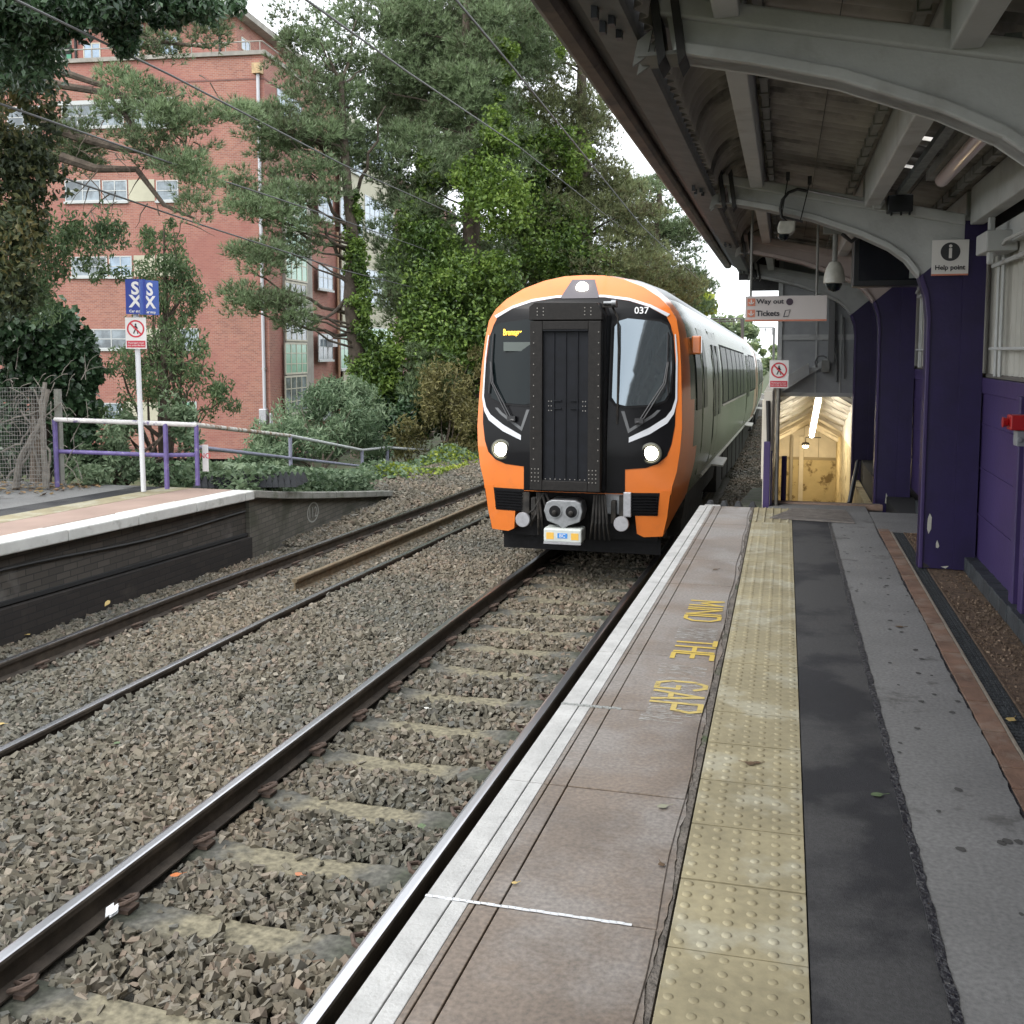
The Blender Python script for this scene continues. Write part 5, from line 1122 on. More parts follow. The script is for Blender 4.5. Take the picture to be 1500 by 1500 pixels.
# purple gate and fence left of the steps
gt = thing('purple_fence', (-.25, 11.7, 0), 'purple end post and narrow fence between the steps and the train', 'fence')
b = MB(); q = at_y(1122, 738, 11.7); b.box(q.x - .035, q.x + .035, 11.65, 11.75, -.1, .70); b.build('post', M_PUR, gt, bevel=.006)
b = MB(); q2 = q.x + .05; b.prism([(11.72, -.1), (11.72, .60), (13.6, .2), (13.6, -.9)], q2 - .01, q2 + .01, 'x'); b.build('panel', M_PUR, gt)
b = MB(); b.tube([at_y(1125, 587, 11.8), at_y(1126, 650, 11.8)], .022, 8); b.build('dark_post', M_SOOT, gt)
b = MB(); b.prism([(11.95, 1.15), (11.95, .25), (22.5, -1.6), (22.5, .3), (17.5, 1.0)], XA - .11, XA - .085, 'x'); b.build('white_board', M_STW, gt)
# rubber anti-trespass cones at the platform end and ramp beyond
M_RUB = mat('black rubber', (.022, .024, .027), .75, var=.3, vscale=9, bump=.2, bscale=40)
rm = thing('anti_trespass_mat', (-.6, 11.6, 0), 'black pointed rubber mat across the end of the near platform', 'mat')
b = MB()
for i in range(4):
    for j in range(3):
        x0 = -.86 + i * .155; y0 = 11.46 + j * .16; z = -.10 - j * .02
        b.add([(x0, y0, z), (x0 + .15, y0, z), (x0 + .15, y0 + .15, z), (x0, y0 + .15, z), (x0 + .06, y0 + .06, z + .14), (x0 + .09, y0 + .06, z + .14), (x0 + .09, y0 + .09, z + .14), (x0 + .06, y0 + .09, z + .14)], [(0, 3, 2, 1), (4, 5, 6, 7), (0, 1, 5, 4), (1, 2, 6, 5), (2, 3, 7, 6), (3, 0, 4, 7)])
b.box(-.88, -.24, 11.44, 11.95, -.2, -.10)
b.build('rubber_points', M_RUB, rm)
b = MB(); q = at_z(1048, 735, 0); b.box(-.83, -.66, 11.44, 11.50, -.03, .0); b.build('white_plate', M_COPE, rm)
b = MB()
for i in range(9):
    y0 = 11.95 + i * .9; z0 = -.14 - i * .085; b.add([(-.55, y0, z0), (-.2, y0, z0), (-.2, y0 + .88, z0 - .08), (-.55, y0 + .88, z0 - .08), (-.55, y0, z0 - .5), (-.2, y0, z0 - .5), (-.2, y0 + .88, z0 - .6), (-.55, y0 + .88, z0 - .6)], [(0, 1, 2, 3), (4, 7, 6, 5), (0, 4, 5, 1), (1, 5, 6, 2), (2, 6, 7, 3), (3, 7, 4, 0)])
tag(b.build('platform_ramp', mat('mossy ramp slabs', (.10, .10, .085), .9, var=.3, vscale=5, bump=.5, bscale=40, stain=((.04, .07, .02), 3, .45, .6, .9))), kind='structure')
b = MB(); b.box(-1.0 + .12, -.2, 11.42, 11.46, -1.2, -.03); tag(b.build('platform_end', M_DARK), kind='structure')
b = MB(); b.box(1.2, 1.5, 11.4, 20, -3, -.02); tag(b.build('side_ground', M_DARK), kind='structure')
# ================================================================== FAR PLATFORM
def edge2(y): return cx2(y) - 1.475
def ft(y): return -.165 - .0225 * (y - 8.4)
M_SLAB2 = mat('pinkish platform slab', (.30, .215, .175), .8, var=.12, vscale=1.5, bump=.15, bscale=100)
M_COPE2 = mat('worn white coping', (.56, .56, .53), .8, var=.12, vscale=2.5, stain=((.25, .24, .21), 6, .55, .7, .6))
M_COPE3 = mat('weathered concrete coping', (.24, .235, .21), .9, var=.2, vscale=4, bump=.4, bscale=30, stain=((.10, .11, .07), 3, .5, .68, .7))
M_DBR = brick_mat('sooty dark brick', (.062, .055, .047), (.10, .088, .074), (.04, .037, .034), 1, stain=((.17, .16, .145), 1.3, .58, .68, .75), bh=.075)
M_DBR2 = brick_mat('blackened brick plinth', (.022, .018, .016), (.035, .028, .024), (.015, .014, .013), 1, stain=((.06, .05, .04), 2, .6, .7, .6))
fy = np.linspace(2, 13.05, 24).tolist()
def strip2(name, xa, xb, za, zb, m, ys=fy, label=None, zf=ft, bevel=0):
    b = MB(); V = []; F = []
    for y in ys: V += [(xa(y), y, zf(y) + za), (xb(y), y, zf(y) + za), (xb(y), y, zf(y) + zb), (xa(y), y, zf(y) + zb)]
    for i in range(len(ys) - 1):
        for k in range(4): F.append((i * 4 + k, i * 4 + (k + 1) % 4, (i + 1) * 4 + (k + 1) % 4, (i + 1) * 4 + k))
    F += [(0, 1, 2, 3), tuple((len(ys) - 1) * 4 + q for q in (0, 3, 2, 1))]; b.add(V, F); return b.build(name, m, bevel=bevel)
def e2(o): return lambda y: edge2(y) + o
# coping stones with joints
b = MB(); y = 2.0
while y < 13.0:
    y2 = min(y + 1.2, 13.05); V = []; r_ = random.uniform(-.004, .004)
    for q in (y + .006, y2 - .006): V += [(edge2(q) - .34, q, ft(q) - .13), (edge2(q), q, ft(q) - .13), (edge2(q), q, ft(q) + r_), (edge2(q) - .34, q, ft(q) + r_)]
    b.add(V, [(0, 1, 2, 3), (4, 7, 6, 5), (0, 4, 5, 1), (1, 5, 6, 2), (2, 6, 7, 3), (3, 7, 4, 0)]); y = y2
o = b.build('far_platform_edge', M_COPE2, bevel=.015); tag(o, 'white coping of the far platform', kind='structure')
for nm, a, c, za, zb, m in (('far_platform_paving', -1.02, -.35, -.1, -.004, M_SLAB2), ('far_tactile_paving', -1.42, -1.025, -.1, -.002, M_TACT), ('far_asphalt_strip', -1.85, -1.425, -.1, -.004, M_TARM), ('far_path', -9, -1.855, -.1, -.002, M_OLDT)):
    tag(strip2(nm, e2(a), e2(c), za, zb, m), kind='structure')
tag(strip2('far_platform_core', e2(-9), e2(-.30), -1.6, -.105, M_DARK), kind='structure')
pw = thing('brick_platform_wall', (edge2(8) - .2, 8, -1.2), 'dark sooty brick retaining wall of the far platform with a white painted circle', 'wall')
def pwall(name, o0, o1, z0, z1, m, ys=fy):
    b = MB(); V = []; F = []
    for y in ys: V += [(edge2(y) + o1, y, z0(y)), (edge2(y) + o0, y, z0(y)), (edge2(y) + o0, y, z1(y)), (edge2(y) + o1, y, z1(y))]
    for i in range(len(ys) - 1):
        for k in range(4): F.append((i * 4 + k, i * 4 + (k + 1) % 4, (i + 1) * 4 + (k + 1) % 4, (i + 1) * 4 + k))
    F += [(0, 1, 2, 3), tuple((len(ys) - 1) * 4 + q for q in (0, 3, 2, 1))]; b.add(V, F); return b.build(name, m, parent=pw)
pwall('brickwork', -.16, -.30, lambda y: ft(y) - .62, lambda y: ft(y) - .13, M_DBR)
pwall('shadow_course', -.12, -.3, lambda y: ft(y) - .66, lambda y: ft(y) - .62, M_DARK)  # dark strip painted in as the shadow above the plinth step
pwall('plinth', -.06, -.3, lambda y: ft(y) - 1.3, lambda y: ft(y) - .68, M_DBR2)
b = MB(); b.tube([(edge2(y) - .135, y, ft(y) - .33 - .03 * math.sin(y * 1.3)) for y in np.linspace(2, 13, 30)], .016, 6); b.build('cable', M_CABLE, pw)
# ramp past the corner (13.05) down to the ballast
YR0, YR1 = 13.05, 19.6
def rz_(y): t = (y - YR0) / (YR1 - YR0); return ft(YR0) + (-1.16 - ft(YR0)) * t ** .92
def rx_(y): t = (y - YR0) / (YR1 - YR0); return edge2(YR0) + (-7.75 - edge2(YR0)) * t
b = MB(); ry = np.linspace(YR0 + .01, YR1, 7)
for i in range(6):
    V = []
    for q in (ry[i] + .006, ry[i + 1] - .006): V += [(rx_(q) - .3, q, rz_(q) - .11), (rx_(q), q, rz_(q) - .11), (rx_(q), q, rz_(q)), (rx_(q) - .3, q, rz_(q))]
    b.add(V, [(0, 1, 2, 3), (4, 7, 6, 5), (0, 4, 5, 1), (1, 5, 6, 2), (2, 6, 7, 3), (3, 7, 4, 0)])
b.build('ramp_coping', M_COPE3, pw, bevel=.012)
b = MB(); V = []; F = []
for q in ry: V += [(rx_(q) - .10, q, -1.9), (rx_(q) - .10, q, rz_(q) - .11), (rx_(q) - .28, q, rz_(q) - .11), (rx_(q) - .28, q, -1.9)]
for i in range(6):
    for k in range(4): F.append((i * 4 + k, i * 4 + (k + 1) % 4, (i + 1) * 4 + (k + 1) % 4, (i + 1) * 4 + k))
F += [(0, 1, 2, 3)]; b.add(V, F); b.build('ramp_brickwork', brick_mat('ramp brick', (.12, .11, .09), (.17, .155, .13), (.08, .075, .065), 1, stain=((.045, .05, .03), 1.5, .48, .6, .7)), pw)
b = MB(); n = 28; c = (15.45, rz_(15.45) - .34); V = []
for k in range(n):
    a = 2 * math.pi * k / n
    for rr in (.17, .145): yq = c[0] + 1.5 * rr * math.cos(a); V.append((rx_(yq) - .094, yq, c[1] + rr * math.sin(a)))
b.add(V, [(2 * k, 2 * ((k + 1) % n), 2 * ((k + 1) % n) + 1, 2 * k + 1) for k in range(n)])
chalk = mat('chalky white paint', (.36, .36, .33), .9); b.build('painted_circle', chalk, pw)
text('painted_number', '112', chalk, .22, (rx_(c[0]) - .09, c[0], c[1]), Matrix.Rotation(R(90), 3, 'Z') @ FRONT, pw, ext=.001, fit=(.28, .17))
b = MB(); V = [(edge2(13) - 9, 13.05, -1.9), (edge2(13) - .32, 13.05, -1.9), (edge2(13) - .32, 13.05, ft(13) - .02), (edge2(13) - 9, 13.05, ft(13) - .02)]; b.add(V, [(0, 1, 2, 3)]); tag(b.build('far_platform_end', M_DARK), kind='structure')
V = []; F = []; b = MB()
for q in ry: V += [(rx_(q) - 1.9, q, rz_(q) + .02), (rx_(q) - .29, q, rz_(q) - .02)]
for i in range(6): F.append((2 * i, 2 * i + 1, 2 * i + 3, 2 * i + 2))
b.add(V, F); tag(b.build('far_ramp', M_GROUND), kind='structure')
# white / grey conduit stubs on the plinth
for (u, v0, v1, lb) in ((336, 783, 807, 'short pale board stub standing against the far brick wall'), (357, 795, 806, 'lower grey stub beside the pale board on the far wall')):
    p = at_z(u, v1, -1.22); b = MB(); h = (v1 - v0) * .0085; b.box(p.x - .03, p.x + .03, p.y - .05, p.y + .05, p.z - .05, p.z + h); tag(b.build('marker_stub', M_COPE3), lb, 'stub')
# black rubber ridged mat
rm = thing('anti_trespass_mat', (-8, 13.4, -.2), 'black ridged rubber mat at the end of the far platform', 'mat')
b = MB()
for r_ in range(3):
    for i in range(16):
        u0 = i / 16; xx = -8.25 + 1.05 * (u0) + r_ * -.05; yy_ = 13.12 + u0 * 1.15 + r_ * .26; z = ft(13.1) - .01 - u0 * .10
        if i < 5 or r_ == 0 or True:
            b.add([(xx - .05, yy_ - .03, z), (xx + .06, yy_ + .03, z), (xx + .02, yy_ + .20, z), (xx - .09, yy_ + .14, z), (xx - .015, yy_ + .08, z + .17), (xx + .0, yy_ + .09, z + .17)], [(0, 1, 5, 4), (1, 2, 5), (2, 3, 4, 5), (3, 0, 4)])
b.build('rubber_ridges', M_RUB, rm)
# ---- railing
M_RP = mat('purple railing paint', (.13, .10, .26), .5, var=.2, vscale=9, stain=((.35, .33, .33), 9, .62, .7, .6)); M_RW = mat('peeling white rail', (.60, .58, .56), .6, var=.15, vscale=9, stain=((.14, .11, .24), 8, .55, .62, .9)); M_RR = mat('rust and white rail', (.50, .48, .44), .7, var=.2, vscale=8, stain=((.22, .11, .05), 5, .50, .58, .9)); M_RG = mat('lilac grey rail', (.25, .25, .33), .55, var=.2, vscale=8)
rl = thing('railing', (-9, 12.5, -.2), 'tubular purple and peeling white railing at the end of the far platform', 'railing')
def post(u, vt, vb, d, m, r_=.026):
    a, e = at(u, vt, d), at(u + .02 * (vb - vt), vb + 3, d); b = MB(); b.tube([(e.x, e.y, e.z), (e.x, e.y, a.z)], r_, 8); b.build('post', m, rl, smooth=True); return Vector((e.x, e.y, a.z)), e
P1, q1 = post(82, 614, 710, 14.6, M_RP, .034); P2, q2 = post(243, 620, 713, 14.3, M_RP, .034); P3, q3 = post(288, 622, 708, 14.5, M_RP, .032)
ps = [(425, 638, 697, 21.5), (530, 659, 703, 27), (567, 655, 704, 28.5), (637, 660, 708, 31), (700, 653, 690, 35)]
PP = [P3] + [post(*p, M_RG, .02 + p[3] * .0009)[0] for p in ps]
b = MB(); b.tube([P1, P2, P3], .034, 10); b.build('top_rail', M_RW, rl, smooth=True)
b = MB(); m1, m2, m3 = at(82, 661, 14.6), at(243, 667, 14.3), at(288, 666, 14.5); b.tube([m1, m2, m3], .03, 10); b.build('mid_rail', M_RP, rl, smooth=True)
b = MB(); b.tube(PP[:2], .036, 10); b.build('top_rail', M_RR, rl, smooth=True); b = MB(); b.tube(PP[1:], .036, 10); b.build('top_rail', mat('pale rail', (.45, .46, .46), .6, var=.15, vscale=8), rl, smooth=True)
b = MB(); b.tube([at(288, 655, 14.5), at(425, 671, 21.5), at(530, 683, 27), at(567, 686, 28.5), at(637, 683, 31), at(705, 672, 35)], .032, 10); b.build('mid_rail', M_RG, rl, smooth=True)
# ---- SX stop sign
q = at(210.3, 714.7, 14.3); t = thing('stop_sign', q, 'white pole with blue SX box and no crossing sign on the far platform', 'sign')
top = at(203, 455, 14.3); b = MB(); b.tube([(q.x, q.y, q.z - .05), (q.x - .035, q.y, top.z)], .035, 12); b.build('pole', mat('white pole paint', (.66, .67, .68), .45), t, smooth=True)
M_BL = mat('sign blue', (.012, .035, .26), .4); M_BL_LIT = mat('sign blue lit side', (.05, .10, .36), .25, coat=.6)  # second blue is a lit copy, the brighter facing put into its colour
cA = at(198, 434, 14.2)
def swing(deg, off): return Matrix.Rotation(R(deg), 3, 'Z')
for ang, (u0, u1, v0, v1), mm in ((-2, (185.5, 212, 411, 458), M_BL), (57, (210, 227, 412, 460), M_BL_LIT)):
    a = at((u0 + u1) / 2, (v0 + v1) / 2, 13.98 if ang < 0 else 14.06); hw = .135 if ang < 0 else .15; rot = Matrix.Rotation(R(14.9 + ang), 3, 'Z'); dx = rot @ Vector((1, 0, 0)); dy = rot @ Vector((0, 1, 0))
    b = MB(); b.obox(a, dx * hw, dy * .012, (0, 0, .235)); pl = b.build('blue_panel', mm, t)
    rr = rot @ FRONT
    text('letter', 'S', M_SIGNW, .235, a - dy * .014 + Vector((0, 0, .105)), rr, pl, bold=.008); text('letter', 'X', M_SIGNW, .225, a - dy * .014 + Vector((0, 0, -.07)), rr, pl, bold=.008)
    text('small_lettering', 'Car stop', M_SIGNW, .05, a - dy * .014 + Vector((0, 0, -.198)), rr, pl, bold=.001)
c = at(199, 488, 14.05)
sg = MB(); rot = Matrix.Rotation(R(14.9), 3, 'Z')
before = set(S.objects); no_crossing(t, Vector((0, 0, 0)), .285, 0)
for o in set(S.objects) - before: o.data.transform(Matrix.Translation(c) @ rot.to_4x4())
# small red notice on railing post
b = MB(); p = at(301, 671, 14.6); b.obox(p, (.045, 0, 0), (0, .006, 0), (0, 0, .19)); nb = b.build('red_notice', M_SIGNW); tag(nb, 'narrow red and white notice hanging behind the railing corner post', 'notice')
text('lettering', 'NO', M_SREDF, .11, p + Vector((0, -.008, .03)), Matrix.Rotation(R(90), 3, 'Y') @ FRONT if False else FRONT, nb)

# ================================================================== BRICK BUILDING
C0 = at(386, 80, 45); d1 = Vector((-math.sin(R(96.2)), math.cos(R(96.2)), 0)); d2 = Vector((-math.sin(R(6.2)), math.cos(R(6.2)), 0))
ZT = C0.z; O = Vector((C0.x, C0.y, 0))
M_BR1 = brick_mat('red orange brick', (.37, .155, .11), (.25, .092, .072), (.36, .29, .245), 1, stain=((.26, .10, .085), .35, .46, .62, .7), bump=.3)
M_BR2 = brick_mat('darker red brick', (.22, .095, .082), (.16, .068, .06), (.20, .15, .13), 1, bump=.3)
M_STN = mat('stone coping', (.30, .28, .25), .9, var=.2, vscale=2); M_WF = mat('white window frame', (.45, .465, .46), .5); M_CF = mat('cream window frame', (.50, .47, .38), .6); M_BEI = mat('beige infill panel', (.44, .42, .32), .8, var=.08, vscale=2)
M_WG = mat('reflecting window glass', (.20, .24, .27), .08, spec=.9, var=.4, vscale=1.2, stain=((.03, .04, .045), .9, .45, .6, .8)); M_WGG = mat('green tinted glass', (.22, .42, .30), .15, var=.2, vscale=1, spec=.8); M_WGB = mat('blue grey glass', (.25, .33, .42), .1, var=.3, vscale=1.5, spec=.8)
def LFc(u, v, off=0):                          # on the left face plane -> (s, z)
    r = FW + RT * ((u - CX) / FPX) + UP * (-(v - CY) / FPX); t = ((O + d2 * off - CAM).dot(d2)) / r.dot(d2); p = CAM + r * t; return (p - O).dot(d1), p.z
def RFc(u, v, off=0):                          # on the right (receding) face -> (t, z)
    r = FW + RT * ((u - CX) / FPX) + UP * (-(v - CY) / FPX); t = ((O - d1 * off - CAM).dot(d1)) / r.dot(d1); p = CAM + r * t; return (p - O).dot(d2), p.z
def BW(s, t, z): return O + d1 * s + d2 * t + Vector((0, 0, z))
bl = thing('brick_building', (O.x, O.y, -2.6), 'large red brick block with white window bands and a set back top floor', 'building')
def bbox(name, s0, s1, t0, t1, z0, z1, m, parent=None, bevel=0):
    b = MB(); b.box(s0, s1, t0, t1, z0, z1); b.v = [tuple(BW(*v)) for v in b.v]; return b.build(name, m, parent=parent or bl, bevel=bevel)
ZB = -3.2
bbox('main_block', 0, 26, 0, 14, ZB, ZT, M_BR1)
bbox('parapet_coping', -.12, 26, -.12, 14.1, ZT, ZT + .18, M_STN)
bbox('brick_band', -.02, 26, -.02, 14, ZT - 1.05, ZT - .98, M_BR2)
# set back top floor
sR, zTop = LFc(346, 25, 1.2); sL, _ = LFc(-60, 60, 1.2)
ph = bbox('top_floor', sR, 26, 1.2, 12, ZT + .1, zTop, M_BR1)
bbox('roof', sR - .5, 26, .7, 12.5, zTop, zTop + .28, M_STN)
b = MB(); 
for s in np.arange(.2, 14, 1.6): a = BW(s, .1, ZT + .18); b.tube([a, a + Vector((0, 0, .45))], .025, 5)
b.tube([BW(.1, .1, ZT + .62), BW(14, .1, ZT + .62)], .03, 6); b.tube([BW(.1, .1, ZT + .62), BW(.1, 9, ZT + .62)], .03, 6); b.build('roof_railing', M_STN, bl)
def win(face, u0, v0, u1, v1, nx, ny, fm=M_WF, gm=M_WG, off=0.0, parent=None, name='window', fw=.05, sill=True):
    f = LFc if face == 'L' else RFc
    a0, z1 = f(u0, v0, off); a1, z0 = f(u1, v1, off)
    if face == 'L':  # keep the horizontal true: use the centre heights
        z1 = f((u0 + u1) / 2, v0, off)[1]; z0 = f((u0 + u1) / 2, v1, off)[1]
    else: z1 = f((u0 + u1) / 2, v0, off)[1]; z0 = f((u0 + u1) / 2, v1, off)[1]
    lo_, hi = min(a0, a1), max(a0, a1)
    def box(b, p0, p1, q0, q1, z0, z1):       # along face, depth (negative = outwards), height
        if face == 'L': b.box(p0, p1, off + q0, off + q1, z0, z1)
        else: b.box(-off + q0, -off + q1, p0, p1, z0, z1)
    b = MB(); box(b, lo_, hi, -.03, .02, z0, z0 + fw); box(b, lo_, hi, -.03, .02, z1 - fw, z1)
    for i in range(nx + 1): p = lo_ + (hi - lo_ - fw) * i / nx; box(b, p, p + fw, -.031, .02, z0, z1)
    for j in range(1, ny): z = z0 + (z1 - z0) * j / ny; box(b, lo_, hi, -.026, .02, z - .02, z + .02)
    if sill: box(b, lo_ - .05, hi + .05, -.10, .02, z0 - .10, z0 - .003)
    b.v = [tuple(BW(*v)) for v in b.v]; w_ = b.build(name, fm, parent=parent or bl)
    b = MB(); box(b, lo_ + .01, hi - .01, -.012, .01, z0 + .01, z1 - .01); b.v = [tuple(BW(*v)) for v in b.v]; b.build('pane', gm, parent=w_)
def pan(face, u0, v0, u1, v1, m, name='infill_panel', off=0, prj=-.02, parent=None):
    f = LFc if face == 'L' else RFc; a0 = f(u0, v0, off)[0]; a1 = f(u1, v1, off)[0]; z1 = f((u0 + u1) / 2, v0, off)[1]; z0 = f((u0 + u1) / 2, v1, off)[1]
    b = MB(); p0, p1 = min(a0, a1), max(a0, a1)
    if face == 'L': b.box(p0, p1, off + prj, off + .02, z0, z1)
    else: b.box(-off + prj, -off + .02, p0, p1, z0, z1)
    b.v = [tuple(BW(*v)) for v in b.v]; return b.build(name, m, parent=parent or bl)
win('L', 90, 153, 182, 186, 4, 2); win('L', 184, 153, 252, 186, 3, 2); pan('L', 86, 146, 254, 152, M_WF, 'white_fascia', prj=-.08)
win('L', 10, 156, 60, 188, 2, 2)
win('L', 95, 264, 148, 295, 2, 2); win('L', 150, 264, 187, 295, 2, 2); pan('L', 188, 263, 227, 295, M_BEI); win('L', 229, 264, 262, 294, 1, 2)
win('L', 104, 376, 158, 405, 2, 2); win('L', 160, 375, 194, 405, 2, 2, gm=M_WGB); pan('L', 196, 374, 228, 405, M_BEI); pan('L', 229, 374, 262, 405, M_BEI)
win('L', 112, 482, 190, 511, 3, 2); pan('L', 192, 481, 262, 511, M_BEI); win('L', 264, 481, 292, 511, 1, 2)
win('L', 130, 590, 180, 616, 2, 2); pan('L', 182, 589, 264, 616, M_BEI); win('L', 266, 588, 289, 616, 1, 2, gm=M_WGG)
win('L', 175, 690, 206, 710, 2, 1)
for (u0, u1, v0, v1) in ((122, 148, 63, 91), (178, 205, 58, 88), (236, 262, 53, 83)): win('L', u0, v0, u1, v1, 2, 1, fm=M_CF, gm=M_WGB, off=1.2, sill=False, parent=ph)
pan('L', 82, 66, 106, 92, M_DARK, 'door_recess_shade', off=1.2, parent=ph); pan('L', 98, 80, 105, 92, mat('green door', (.05, .22, .13), .5), 'green_door', off=1.2, prj=-.04, parent=ph)  # flat dark panel, the shade of the recess is only its colour
for u in (111, 322):
    s, z1 = LFc(u, 40 if u > 300 else 52, 1.2); b = MB(); b.tube([BW(s, 1.15, z1), BW(s, 1.15, ZT + .2)], .06, 8); b.build('downpipe', M_SOOT, ph)
win('R', 353, 58, 366, 76, 2, 1, off=-1.2 if False else -sR, gm=M_WGB, fm=M_CF, sill=False, parent=ph)
s, _ = LFc(381, 200); b = MB(); zz = LFc(381, 105)[1]; b.tube([BW(s, -.12, zz), BW(s, -.12, -2.4)], .075, 10); b.box(0, 0, 0, 0, 0, 0); dp = b.build('downpipe', mat('pale drainpipe', (.50, .50, .53), .5), bl, smooth=True)
b = MB(); b.obox(BW(s, -.15, zz + .1), (.2, 0, 0), (0, .15, 0), (0, 0, .22)); b.build('hopper', mat('rusty cream hopper', (.45, .32, .18), .8, var=.3, vscale=6), dp)
for v in (230, 330, 440, 540): z = LFc(390, v)[1]; b = MB(); b.obox(BW(s, -.12, z), (.1, 0, 0), (0, .06, 0), (0, 0, .05)); b.build('pipe_clip', M_STN, dp)
b = MB(); s2, z2 = LFc(400, 605); b.box(.1, .45, -.3, 0, z2 - .5, z2 + .2); b.box(-.1, .0, -.2, 0, z2 - .6, z2); b.v = [tuple(BW(*v)) for v in b.v]; b.build('meter_box', M_PLATE, bl, bevel=.03)
b = MB(); s2, z2 = LFc(300, 660); b.box(.0, 14, -.06, 0, z2, z2 + .12); b.v = [tuple(BW(*v)) for v in b.v]; b.build('string_course', M_BR2, bl)
# receding side: stair glazing, brick bays, concrete framed windows
win('R', 405, 138, 442, 176, 3, 3, fm=M_STN, gm=M_WGB)
pan('R', 411, 268, 457, 612, M_STN, 'stair_window_surround', prj=-.14)
for (v0, v1, g_) in ((275, 338, M_WGG), (340, 412, M_WGG), (414, 500, M_WG), (502, 548, M_WGG), (550, 606, M_WG)): win('R', 417, v0, 450, v1, 4, 3, fm=M_CF, gm=g_, off=.145, sill=False, name='stair_window', fw=.08)
bw = thing('wing', (0, 0, 0), 'x', 'x'); bpy.data.objects.remove(bw)
t0 = RFc(455, 450)[0]; t1 = RFc(493, 450)[0]
bbox('side_bay', -.25, 3, 12.2 if t0 < 12 else t0, 40, ZB, RFc(470, 190)[1], M_BR2)
for (v0, v1) in ((288, 322), (390, 424), (489, 527), (585, 612)): win('R', 466, v0, 487, v1, 3, 2, off=.25, gm=M_WGB if v0 < 400 else M_WG)
pan('R', 478, 497, 485, 508, M_PLATE, 'air_conditioner', off=.25, prj=-.35)
s3, z3 = RFc(493, 450, .25); b = MB(); b.tube([BW(-.35, s3, 8), BW(-.35, s3, -2.5)], .07, 8); b.build('downpipe', mat('brown cream pipe', (.35, .22, .14), .7), bl)
pan('R', 497, 190, 580, 640, M_BEI, 'concrete_panel_wall', off=.28, prj=-.05)
for (v0, v1, g_) in ((200, 250, M_WGB), (295, 345, M_WGB), (398, 447, M_WGB), (480, 540, M_WGG), (572, 620, M_WG)): win('R', 498, v0, 531, v1, 6, 2, off=.34, gm=g_, fw=.06); win('R', 534, v0, 575, v1, 6, 2, off=.34, gm=g_, fw=.06)
# ================================================================== VEGETATION
def leafmat(name, c1, c2, c3, trans=.35, rough=.55, island=.35):
    m = bpy.data.materials.new(name); m.use_nodes = True; n, L, b = nodes_of(m); b.inputs['Roughness'].default_value = rough
    tc = n.new('ShaderNodeTexCoord'); ns = n.new('ShaderNodeTexNoise'); ns.inputs['Scale'].default_value = .8; ns.inputs['Detail'].default_value = 3; L.new(tc.outputs['Object'], ns.inputs['Vector'])
    g = n.new('ShaderNodeNewGeometry'); ad = n.new('ShaderNodeMath'); ad.operation = 'MULTIPLY_ADD'; ad.inputs[1].default_value = .45; L.new(g.outputs['Random Per Island'], ad.inputs[0])
    sb_ = n.new('ShaderNodeMath'); sb_.operation = 'SUBTRACT'; sb_.inputs[1].default_value = .22; L.new(ns.outputs[0], sb_.inputs[0]); L.new(sb_.outputs[0], ad.inputs[2])
    r = n.new('ShaderNodeValToRGB'); e = r.color_ramp.elements; e[0].position = .25; e[0].color = c1 + (1,); e[1].position = .78; e[1].color = c3 + (1,); x = e.new(.5); x.color = c2 + (1,)
    L.new(ad.outputs[0], r.inputs[0]); L.new(r.outputs[0], b.inputs['Base Color'])
    tl = n.new('ShaderNodeBsdfTranslucent'); L.new(r.outputs[0], tl.inputs[0]); mx = n.new('ShaderNodeMixShader'); mx.inputs[0].default_value = trans
    L.new(b.outputs[0], mx.inputs[1]); L.new(tl.outputs[0], mx.inputs[2]); L.new(mx.outputs[0], n['Material Output'].inputs['Surface'])
    MATS[name] = m; return m
M_PINE = leafmat('pine needles', (.085, .085, .045), (.145, .208, .100), (.25, .33, .17), .25)
M_PINE2 = leafmat('olive pine needles', (.11, .095, .05), (.17, .205, .09), (.28, .31, .14), .25)
M_IVY = leafmat('ivy leaves', (.034, .066, .016), (.095, .165, .034), (.22, .32, .065), .25, .4)
M_IVYL = leafmat('fresh yellow green ivy', (.06, .11, .02), (.13, .21, .035), (.25, .35, .07), .4, .45)
M_IVYD = leafmat('dark glossy ivy', (.014, .034, .016), (.034, .070, .030), (.08, .14, .07), .15, .32)
M_ASH = leafmat('ash leaves', (.05, .085, .035), (.10, .16, .065), (.19, .26, .12), .35)
M_BUD = leafmat('grey green shrub leaves', (.07, .12, .06), (.15, .22, .12), (.28, .36, .22), .35)
M_DRY = leafmat('browning shrub leaves', (.07, .065, .02), (.16, .15, .05), (.27, .24, .10), .3)
M_YEL2 = leafmat('yellow green weeds', (.12, .17, .02), (.25, .33, .04), (.42, .46, .08), .4)
M_AUT = leafmat('dull autumn leaves', (.022, .034, .014), (.055, .075, .028), (.15, .125, .04), .3)
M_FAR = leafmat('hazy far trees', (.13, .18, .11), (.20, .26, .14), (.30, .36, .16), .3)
M_BARK = mat('bark', (.085, .066, .05), .95, var=.4, vscale=6, bump=1, bscale=18); M_BARKG = mat('pale grey stems', (.20, .18, .155), .9, var=.3, vscale=9, bump=.7, bscale=30)
def unit(n): v = RNG.normal(size=(n, 3)); return v / np.linalg.norm(v, axis=1, keepdims=True)
